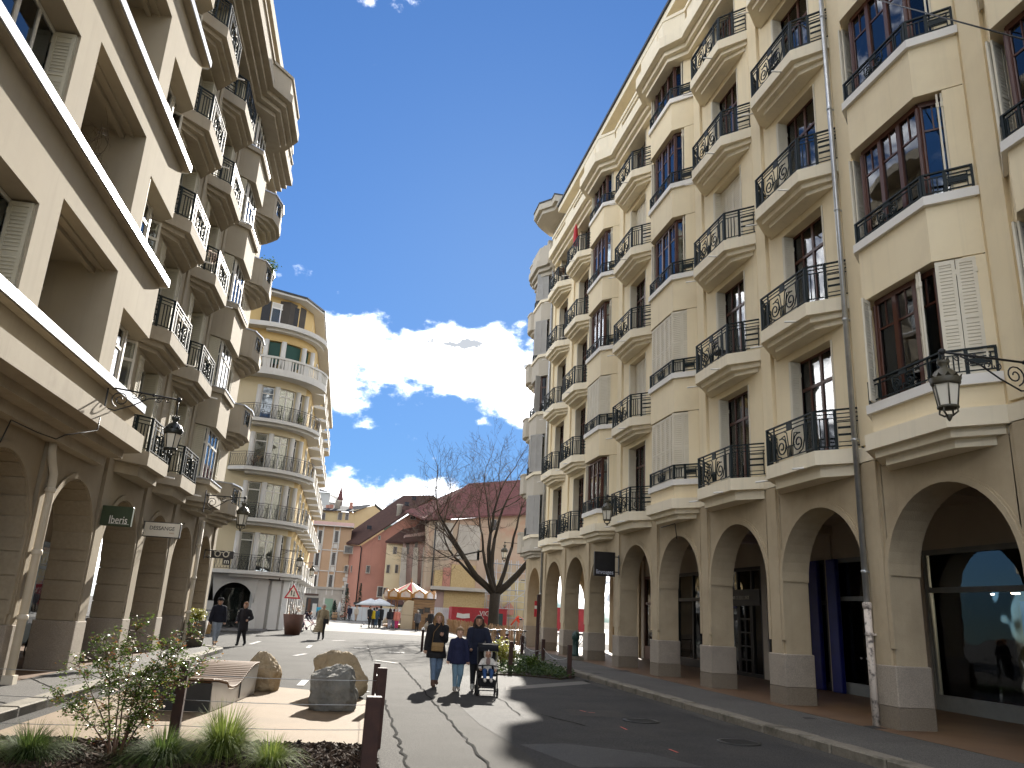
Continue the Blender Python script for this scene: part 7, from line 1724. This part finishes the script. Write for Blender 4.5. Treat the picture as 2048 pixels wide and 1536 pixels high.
def person(label, loc, rz, H, skin=0, top=(.02,.02,.02), legs=(.03,.04,.07), shoe=(.03,.02,.02), hair=(.06,.035,.02), stride=.16, coat=None, hairlen=.1, hood=None, arms=None, hat=None, vox=.014, child=False, group=None, lift=.03, collar=None, face=True):
    """coat = (colour, hem height fraction, flare, open?)   arms = ((x,y,z) left hand, right hand) in fractions of H"""
    R0 = empty('person', label, 'person', loc, rz, group); hs = 1.12 if not child else 1.28
    h = lambda *p: Vector(p)*H
    hipz, shz = .515, (.815 if not child else .795); sw = .108
    mb = MB(); segs = []
    def add(pts, rr, mi): pts = [Vector(p) for p in pts]; rr = [q*H for q in rr]; chain(mb, pts, rr); segs.append(([tuple(p) for p in pts], rr, mi))
    feet = []
    for s, st in ((-1, -stride), (1, stride)):
        hp = h(s*.050,0,hipz); ft = h(s*.045, st, .042+(lift if st > 0 else 0)); kn, an = ik(hp, ft, .245*H, .235*H, (0,-1,0))
        add([hp, kn], [.066,.046], 1); add([kn, an], [.045,.030], 1)
        dn = Vector((0,-1, -.45 if st > 0 and lift > 0 else -.05)).normalized()
        add([an+Vector((0,.012*H,-.012*H)), an+dn*.075*H+Vector((0,0,-.014*H))], [.029,.024], 2); add([an, an+Vector((0,0,.03*H))], [.033,.034], 2)
    mb.T = Matrix.Scale(.72, 4, (0,1,0))
    add([h(0,0,.50), h(0,0,.56)], [.088,.090], 1); add([h(0,0,.60), h(0,-.005,.70), h(0,-.005,.77)], [.078,.092,.085], 0); add([h(-sw*.85,0,shz-.015), h(sw*.85,0,shz-.015)], [.044,.044], 0)
    mb.T = None
    segs = [(s_[0], [q*.8 for q in s_[1]] if i >= 8 else s_[1], s_[2]) for i, s_ in enumerate(segs)]
    add([h(0,.005,shz+.02), h(0,-.005,.875)], [.034,.032], 3)
    hc = h(0,-.012,.935 if not child else .925); hr = .056*hs
    mb.T = Matrix.Translation(hc) @ Matrix.Diagonal((.86,1.0,1.16,1)); ball(mb, (0,0,0), hr*H); mb.T = None; segs.append(([tuple(hc-h(0,0,.012)), tuple(hc+h(0,0,.012))], [hr*H]*2, 3))
    add([hc+h(0,-.030,-.035*hs), hc+h(0,-.034,-.05*hs)], [.027*hs,.022*hs], 3); add([hc+h(0,-hr*1.0,.004), hc+h(0,-hr*1.16,-.018)], [.008,.011], 3)
    for s in (-1,1): add([hc+h(s*hr*.84,.006,-.01), hc+h(s*hr*.84,.006,.012)], [.012,.010], 3)
    dflt = ((-.150,-.07,.47),(.150,.06,.47)); hands = []; elb = []
    for s, q in zip((-1,1), arms or dflt):
        sh = h(s*sw,0,shz-.015); el, wr = ik(sh, h(*q), .165*H, .145*H, (s*.55,.9,-.2)); add([sh, el], [.042,.034], 0); add([el, wr], [.033,.024], 0); hands.append((wr, (wr-el).normalized())); elb.append((sh, el, wr))
    body = remesh(mb, vox*H/1.7, 'body', [cloth(top), cloth(legs), cloth(shoe, .6), SKIN[skin]], segs)
    put('body', body, R0)
    for s, (wr, d) in zip((-1,1), hands): hand(R0, wr-d*.012*H, d, H, SKIN[skin], .55, s)
    if coat:
        cc, hem, flare = coat[:3]; cb = MB(); g = .018*H
        cb.T = Matrix.Scale(.80, 4, (0,1,0)); chain(cb, [h(0,0,.60), h(0,-.005,.70), h(0,-.005,.775)], [.092*H,.105*H,.096*H]); chain(cb, [h(-sw*.88,0,shz-.015), h(sw*.88,0,shz-.015)], [.056*H,.056*H])
        n = 7
        for i in range(n): 
            z0 = .62-(.62-hem)*i/(n-1); cb.lathe([(.0,-.03*H),((.098+flare*i/(n-1))*H,-.03*H),((.096+flare*i/(n-1))*H,.03*H),(.0,.03*H)], 18, tuple(h(coat[3][0]*i/(n-1) if len(coat) > 3 else 0, coat[3][1]*i/(n-1) if len(coat) > 3 else 0, z0+.02)))
        cb.T = None
        for sh, el, wr in elb: chain(cb, [sh, el, el.lerp(wr,.86)], [.053*H,.045*H,.037*H])
        cb.T = Matrix.Scale(.85, 4, (0,1,0)); cb.lathe([(.070*H,-.02*H),(.062*H,.035*H),(.050*H,.045*H),(.0,.02*H)], 14, tuple(h(0,0,shz+.012))); cb.T = None
        put('coat', remesh(cb, vox*H/1.7*1.1, 'coat', [cloth(cc)], [], 6), R0)
    if collar: put('scarf', MB().lathe([(.060*H,0),(.068*H,.02*H),(.058*H,.05*H),(.0,.05*H)], 14, tuple(h(0,-.008,shz+.015)), sy=.9).mesh('scarf', cloth(collar)), R0)
    hb = MB(); rng = random.Random(int(H*1000))
    hb.T = Matrix.Translation(hc+h(0,.010,.012)) @ Matrix.Diagonal((.95,1.06,1.16,1)); ball(hb, (0,0,0), hr*1.04*H); hb.T = None
    if hairlen > .08:
        for k in range(9):
            a = PI*(-.12+1.24*k/8); p0 = hc+h(hr*.80*math.cos(a), hr*.85*math.sin(a)*.9, .02); p1 = hc+h(hr*1.02*math.cos(a), hr*.95*math.sin(a)*.9+.008, -hairlen*.6); p2 = hc+h(hr*.9*math.cos(a), hr*.9*math.sin(a)*.9+.005, -hairlen); chain(hb, [p0,p1,p2], [.022*H,.024*H,.015*H])
    hm_ = remesh(hb, vox*H/1.7*.9, 'hair', [cloth(hood or hair)], [], 3)
    # open the hair over the face
    bmv = np.zeros(len(hm_.vertices)*3); hm_.vertices.foreach_get('co', bmv); bmv = bmv.reshape(-1,3)
    fx = np.abs(bmv[:,0]-hc.x) < hr*.74*H; fz = bmv[:,2] < hc.z+hr*.46*H; fy = bmv[:,1] < hc.y-hr*.25*H; sel = fx & fz & fy; bmv[sel,1] = hc.y-hr*.2*H
    hm_.vertices.foreach_set('co', bmv.reshape(-1)); hm_.update(); put('hood' if hood else 'hair', hm_, R0)
    if face:
        ey = MB(); 
        for s in (-1,1): ball(ey, tuple(hc+h(s*.020*hs,-hr*.93,.004)), .0065*H, 1, .7); ey.box(hc.x+s*.020*hs*H-.011*H, hc.x+s*.020*hs*H+.011*H, hc.y-hr*1.0*H, hc.y-hr*.93*H, hc.z+.018*H, hc.z+.022*H)
        ey.build('eyes', cloth((.03,.018,.012)), R0); MB().tube([hc+h(-.013,-hr*.97,-.037*hs), hc+h(0,-hr*1.04,-.038*hs), hc+h(.013,-hr*.97,-.037*hs)], .0035*H, 6).build('mouth', cloth((.30,.10,.08)), R0)
    if hat: put('cap', MB().lathe([(hr*1.06*H,0),(hr*1.06*H,.03*H),(hr*.8*H,.055*H),(0,.06*H)], 14, tuple(hc+h(0,.006,.028))).bbox(hc.x-.04*H,hc.x+.04*H,hc.y-.115*H,hc.y-.03*H,hc.z+.026*H,hc.z+.036*H,.004).mesh('cap', cloth(hat)), R0)
    return R0
def face_to(g, extra=0): return math.atan2(-g.x, g.y)*0+extra
BLK, NAVY, DEN = (.016,.016,.018), (.014,.018,.042), (.10,.16,.26)
g = gnd(868,1374); W1_ = person('woman in an open black coat and blue jeans with a tan shoulder bag', (g.x, g.y, 0), rad(4), 1.68, 0, (.10,.03,.025), (.13,.19,.28), (.10,.05,.03), (.26,.15,.07), .13, (BLK,.40,.05), .11, None, ((-.165,-.02,.47),(.045,-.115,.70)), vox=.011, lift=.05)
bag = empty('shoulder_bag', 'small tan shoulder bag hanging at the hip of the woman in black', 'bag', (g.x-.02, g.y-.26, .82), rad(4)); MB().bbox(-.14,.14,-.04,.04,0,.19,.015).build('pouch', cloth((.30,.19,.08)), bag); MB().bbox(-.142,.142,-.048,-.03,.10,.195,.01).build('flap', cloth((.34,.22,.10)), bag); MB().tube([(-.13,0,.18),(-.10,.05,.42),(.05,.06,.62)], .008, 5).build('strap', cloth((.20,.12,.05)), bag)
g = gnd(912,1383); person('girl in a navy zipped jacket and ripped jeans walking between the women', (g.x, g.y, 0), rad(3), 1.38, 2, NAVY, (.16,.26,.34), (.30,.27,.24), (.24,.15,.08), .07, ((.014,.018,.055),.44,.045), .02, None, ((-.17,-.03,.46),(.17,-.03,.46)), vox=.011, child=True, lift=.03)
zip_ = gnd(912,1383)
g = gnd(950,1381); person('woman in a long navy coat and black leggings pushing the pushchair', (g.x, g.y, 0), rad(-8), 1.66, 1, NAVY, BLK, (.55,.52,.46), (.05,.03,.02), .10, ((.012,.016,.036),.36,.06), .10, None, ((-.10,-.15,.56),(.17,-.16,.55)), vox=.011, collar=(.02,.018,.018), lift=.04)
# pushchair with child
g = gnd(972,1390); PC = empty('pushchair', 'black folding pushchair with a dark canopy and four small wheels', 'pushchair', (g.x, g.y, 0), rad(-6))
fr = MB()
for s in (-.22,.22):
    fr.tube([(s,-.30,.10),(s,.0,.48),(s,.38,.98)], .014, 8); fr.tube([(s,.34,.10),(s,-.02,.46),(s,-.12,.56)], .014, 8)
fr.tube([(-.22,.38,.98),(.22,.38,.98)], .018, 8); fr.tube([(-.22,-.16,.62),(0,-.22,.64),(.22,-.16,.62)], .014, 8); fr.tube([(-.22,-.30,.12),(.22,-.30,.12)], .012, 8); fr.tube([(-.22,.34,.12),(.22,.34,.12)], .012, 8); fr.build('frame', M['dark'], PC)
MB().bbox(-.20,.20,-.14,.16,.40,.46,.02).build('seat', cloth(BLK), PC); b = MB().bbox(-.20,.20,-.02,.03,0,.50,.02).build('backrest', cloth(BLK), PC, (0,.16,.43)); b.rotation_euler = (rad(-18),0,0)
hp_ = MB()
for k in range(6):
    a, c = PI*.15+PI*.6*k/6, PI*.15+PI*.6*(k+1)/6
    hp_.add([(-.23,.24-.30*math.cos(a),.79+.30*math.sin(a)),(.23,.24-.30*math.cos(a),.79+.30*math.sin(a)),(.23,.24-.30*math.cos(c),.79+.30*math.sin(c)),(-.23,.24-.30*math.cos(c),.79+.30*math.sin(c))], [(0,1,2,3),(3,2,1,0)])
hp_.build('canopy', cloth((.02,.022,.03)), PC); MB().bbox(-.19,.19,-.12,.22,.17,.34,.03).build('basket', cloth(BLK), PC); MB().bbox(-.12,.12,-.34,-.26,.17,.20,.01).build('footrest', M['dark'], PC)
wm = MB(); wm.T = Matrix.Rotation(PI/2, 4, 'Y'); wm.lathe([(.03,-.02),(.085,-.02),(.095,0),(.085,.02),(.03,.02)], 16); wm = wm.mesh('wheel', M['tyre'])
for s in (-.22,.22):
    for y in (-.30,.34): put('wheel', wm, PC, (s,y,.095)); 
# child sitting in it
def sitting_child(label, loc, rz):
    R0 = empty('person', label, 'person', loc, rz); mb = MB(); segs = []
    def add(pts, rr, mi): pts = [Vector(p) for p in pts]; chain(mb, pts, rr); segs.append(([tuple(p) for p in pts], rr, mi))
    add([(0,.06,.08),(0,.08,.26)], [.10,.095], 0); add([(-.09,.08,.28),(.09,.08,.28)], [.055,.055], 0)
    for s in (-1,1):
        add([(s*.06,.03,.06),(s*.08,-.17,.07)], [.060,.048], 1); add([(s*.08,-.17,.07),(s*.07,-.24,-.08)], [.046,.038], 1); add([(s*.07,-.25,-.10),(s*.07,-.33,-.12)], [.038,.034], 2)
        add([(s*.11,.08,.27),(s*.18,-.01,.16)], [.05,.044], 0); add([(s*.18,-.01,.16),(s*.17,-.13,.11)], [.042,.036], 0); add([(s*.17,-.15,.105),(s*.165,-.18,.10)], [.024,.020], 3)
    add([(0,.06,.40),(0,.055,.43)], [.078,.080], 3); add([(0,-.02,.41),(0,-.022,.40)], [.012,.014], 3)
    put('body', remesh(mb, .010, 'body', [cloth((.70,.67,.62)), cloth((.03,.08,.22)), cloth((.62,.58,.52)), SKIN[1]], segs), R0)
    hb = MB(); chain(hb, [(0,.085,.40),(0,.08,.44)], [.098,.102]); me = remesh(hb, .010, 'hood', [cloth((.72,.69,.64))], [], 3)
    v = np.zeros(len(me.vertices)*3); me.vertices.foreach_get('co', v); v = v.reshape(-1,3); sel = (np.abs(v[:,0]) < .062) & (v[:,1] < .03) & (v[:,2] > .36) & (v[:,2] < .475); v[sel,1] = .05; me.vertices.foreach_set('co', v.reshape(-1)); me.update(); put('hood', me, R0)
    ey = MB()
    for s in (-1,1): ball(ey, (s*.028,-.018,.425), .009)
    ey.build('eyes', cloth((.03,.018,.012)), R0)
    for s in (-1,1): hand(R0, (s*.165,-.16,.105), (0,-1,-.3), .95, SKIN[1], .6, s)
    MB().bbox(-.045,.045,-.09,-.03,.20,.34,.02).build('soft_toy', cloth((.28,.20,.18)), R0)
gp = Vector((g.x, g.y, 0)); sitting_child('toddler in a white hooded jacket and blue trousers sitting in the pushchair', (g.x, g.y-.02, .44), rad(-6))
# mid-distance walkers
g = gnd(428,1291); person('man in a flat cap and dark jacket with pale jeans carrying a paper bag', (g.x, g.y, 0), rad(18), 1.76, 0, (.014,.016,.03), (.30,.35,.42), (.45,.42,.40), (.05,.03,.02), .17, ((.012,.014,.026),.50,.02), .03, None, ((-.19,-.04,.45),(.17,.05,.47)), hat=(.012,.012,.014), vox=.014)
pb = empty('paper_bag', 'brown paper bag held by the man in the flat cap', 'bag', (g.x-.36, g.y-.12, .42), rad(18)); MB().bbox(-.17,.17,-.06,.06,0,.36,.01).build('bag', cloth((.42,.27,.12)), pb); MB().tube([(-.06,0,.35),(-.03,0,.42),(.03,0,.42),(.06,0,.35)], .006, 5).build('handle', cloth((.36,.23,.10)), pb)
g = gnd(481,1292); person('woman dressed in black walking beside the man in the flat cap', (g.x, g.y, 0), rad(-14), 1.66, 0, BLK, (.014,.014,.016), (.012,.012,.012), (.25,.12,.06), .12, ((.016,.014,.018),.36,.03), .07, None, ((-.13,-.10,.55),(.13,-.10,.60)), vox=.014)
g = gnd(641,1280); person('person in a long flowing beige trench coat crossing the sunny road', (g.x, g.y, 0), rad(-10), 1.74, 1, (.03,.03,.03), BLK, (.02,.018,.016), (.35,.32,.28), .10, ((.25,.20,.125),.22,.07,(-.10,.02)), .03, None, ((-.17,.02,.46),(.17,-.02,.47)), vox=.014)
hb_ = empty('handbag', 'black handbag of the person in the trench coat', 'bag', (g.x+.16, g.y-.22, .80), 0); MB().bbox(-.13,.13,-.05,.05,0,.24,.015).build('pouch', cloth(BLK), hb_); MB().tube([(-.10,0,.23),(0,0,.42),(.10,0,.23)], .008, 5).build('handle', cloth(BLK), hb_)
# crouching person behind the rusty planter
CP_ = empty('person', 'person in a dark top bending over the pink bicycle behind the rusty planter', 'person', (0,0,0)); g = gnd(601,1264); CP_.location = (g.x, g.y+.6, 0); CP_.rotation_euler = (0,0,rad(60)); mb = MB(); segs = []
def add_(pts, rr, mi): chain(mb, [Vector(p) for p in pts], rr); segs.append((pts, rr, mi))
for s in (-1,1): add_([(s*.09,.12,.82),(s*.10,-.05,.45)], [.11,.08], 1); add_([(s*.10,-.05,.45),(s*.09,.10,.07)], [.075,.05], 1); add_([(s*.09,.10,.05),(s*.09,-.08,.04)], [.05,.04], 2); add_([(s*.17,-.32,1.05),(s*.2,-.48,.80)], [.06,.05], 0); add_([(s*.2,-.48,.80),(s*.12,-.62,.66)], [.048,.036], 0); add_([(s*.12,-.64,.64),(s*.11,-.70,.60)], [.032,.026], 3)
add_([(0,.10,.86),(0,-.12,.98),(0,-.30,1.08)], [.13,.14,.14], 0); add_([(0,-.42,1.12),(0,-.48,1.14)], [.055,.05], 3); add_([(0,-.56,1.16),(0,-.57,1.18)], [.095,.095], 3)
put('body', remesh(mb, .016, 'body', [cloth((.03,.02,.03)), cloth((.05,.06,.08)), cloth(BLK), SKIN[1]], segs), CP_); put('hair', remesh((lambda q: (chain(q, [Vector((0,-.54,1.20)),Vector((0,-.52,1.22))], [.10,.10]), q)[1])(MB()), .016, 'hair', [cloth((.015,.012,.01))], []), CP_)
for s in (-1,1): hand(CP_, (s*.11,-.69,.61), (-s*.2,-.6,-.5), 1.7, SKIN[1], .7, s)
# people on the square
far = [((635,1239),0,1.66,(.05,.32,.42),(.10,.10,.10),(.3,.2,.15),'person in a turquoise jacket by the cash machine',None,.05,.04), ((698,1240),0,1.72,(.012,.014,.03),(.02,.02,.03),(.05,.03,.02),'person in a navy coat walking along the white hoarding',((.012,.014,.03),.42,.02),.08,.10), ((711,1241),10,1.70,(.50,.42,.32),(.36,.26,.18),(.3,.2,.1),'person in a cream jacket and sand trousers by the white hoarding',((.50,.42,.32),.47,.02),.05,.10),
       ((737,1256),40,1.80,BLK,BLK,(.02,.015,.01),'tall person dressed in black standing apart in front of the queue',((.014,.014,.016),.40,.02),.03,.05), ((746,1247),180,1.66,(.62,.46,.02),(.04,.04,.05),(.05,.03,.02),'person in a bright yellow jacket in the queue',((.62,.46,.02),.46,.03),.05,.02), ((751,1248),180,1.74,(.05,.10,.16),(.05,.09,.14),(.03,.02,.02),'person in blue jeans behind the yellow jacket in the queue',None,.03,.02),
       ((759,1252),200,1.86,BLK,BLK,(.02,.015,.01),'broad person in a black coat at the centre of the queue',((.012,.012,.014),.36,.05),.03,.03), ((778,1253),180,1.68,(.012,.014,.02),(.36,.38,.42),(.03,.02,.015),'person in a black puffer jacket and pale jeans at the carousel',((.014,.014,.018),.48,.03),.09,.02), ((786,1252),185,1.66,(.10,.015,.025),(.16,.18,.22),(.08,.03,.02),'person in a maroon jacket at the carousel',((.10,.015,.025),.46,.03),.05,.02),
       ((792,1260),180,1.68,(.62,.22,.16),(.62,.05,.18),(.45,.32,.28),'person in a coral jacket and bright pink trousers',((.62,.22,.16),.44,.02),.03,.04), ((833,1263),175,1.66,(.10,.10,.11),BLK,(.5,.45,.38),'person in a grey coat with a fur-edged hood in front of the kiosk',((.10,.10,.11),.40,.04),.02,.05), ((860,1254),0,1.66,BLK,BLK,(.35,.22,.12),'fair-haired person in black beside the kiosk',((.02,.018,.018),.44,.03),.08,.03),
       ((802,1257),180,1.10,(.02,.02,.04),BLK,(.03,.02,.02),'small child in dark clothes beside the pink trousers',None,.03,.02)]
for (u, v), rz_, H_, tp_, lg_, hr_, lb, ct, hl, sd in far:
    g = gnd(u, v); Yq_ = min(g.y, 112 if u < 640 else (98 if u < 720 else 69+(u*7 % 5))); g = Vector((at(u, v, Yq_).x, Yq_, 0)); person(lb, (g.x, g.y, .005), rad(rz_), H_, 0, tp_, lg_, (.03,.025,.025), hr_, sd, ct, hl, None, None, vox=.026, group='people on the square', lift=.0, face=abs(rz_) < 90, child=H_ < 1.3)
# pigeon-sized birds near the queue
bd = MB(); bd.T = Matrix.Rotation(rad(70), 4, 'Y'); bd.lathe([(.0,-.14),(.03,-.1),(.07,0),(.06,.08),(.0,.12)], 8); bd.T = None; ball(bd, (.10,0,.10), .035); bd.tube([(.13,0,.10),(.16,0,.09)], [.01,.002], 5); bd.tube([(.0,.02,-.04),(.0,.02,-.13)], .006, 4); bd.tube([(.0,-.02,-.04),(.0,-.02,-.13)], .006, 4)
bd = bd.mesh('pigeon', pm('pigeon_grey', (.12,.12,.14), (.06,.06,.08), 12, .7))
for (u, v), lb in (((727,1251),'grey pigeon on the paving left of the queue'), ((722,1256),'grey pigeon nearer the open road')): g = gnd(u, v); tag(put('pigeon', bd, None, (g.x, g.y, .135), RND.uniform(0,6)), lb, 'pigeon', 'pigeons on the square')
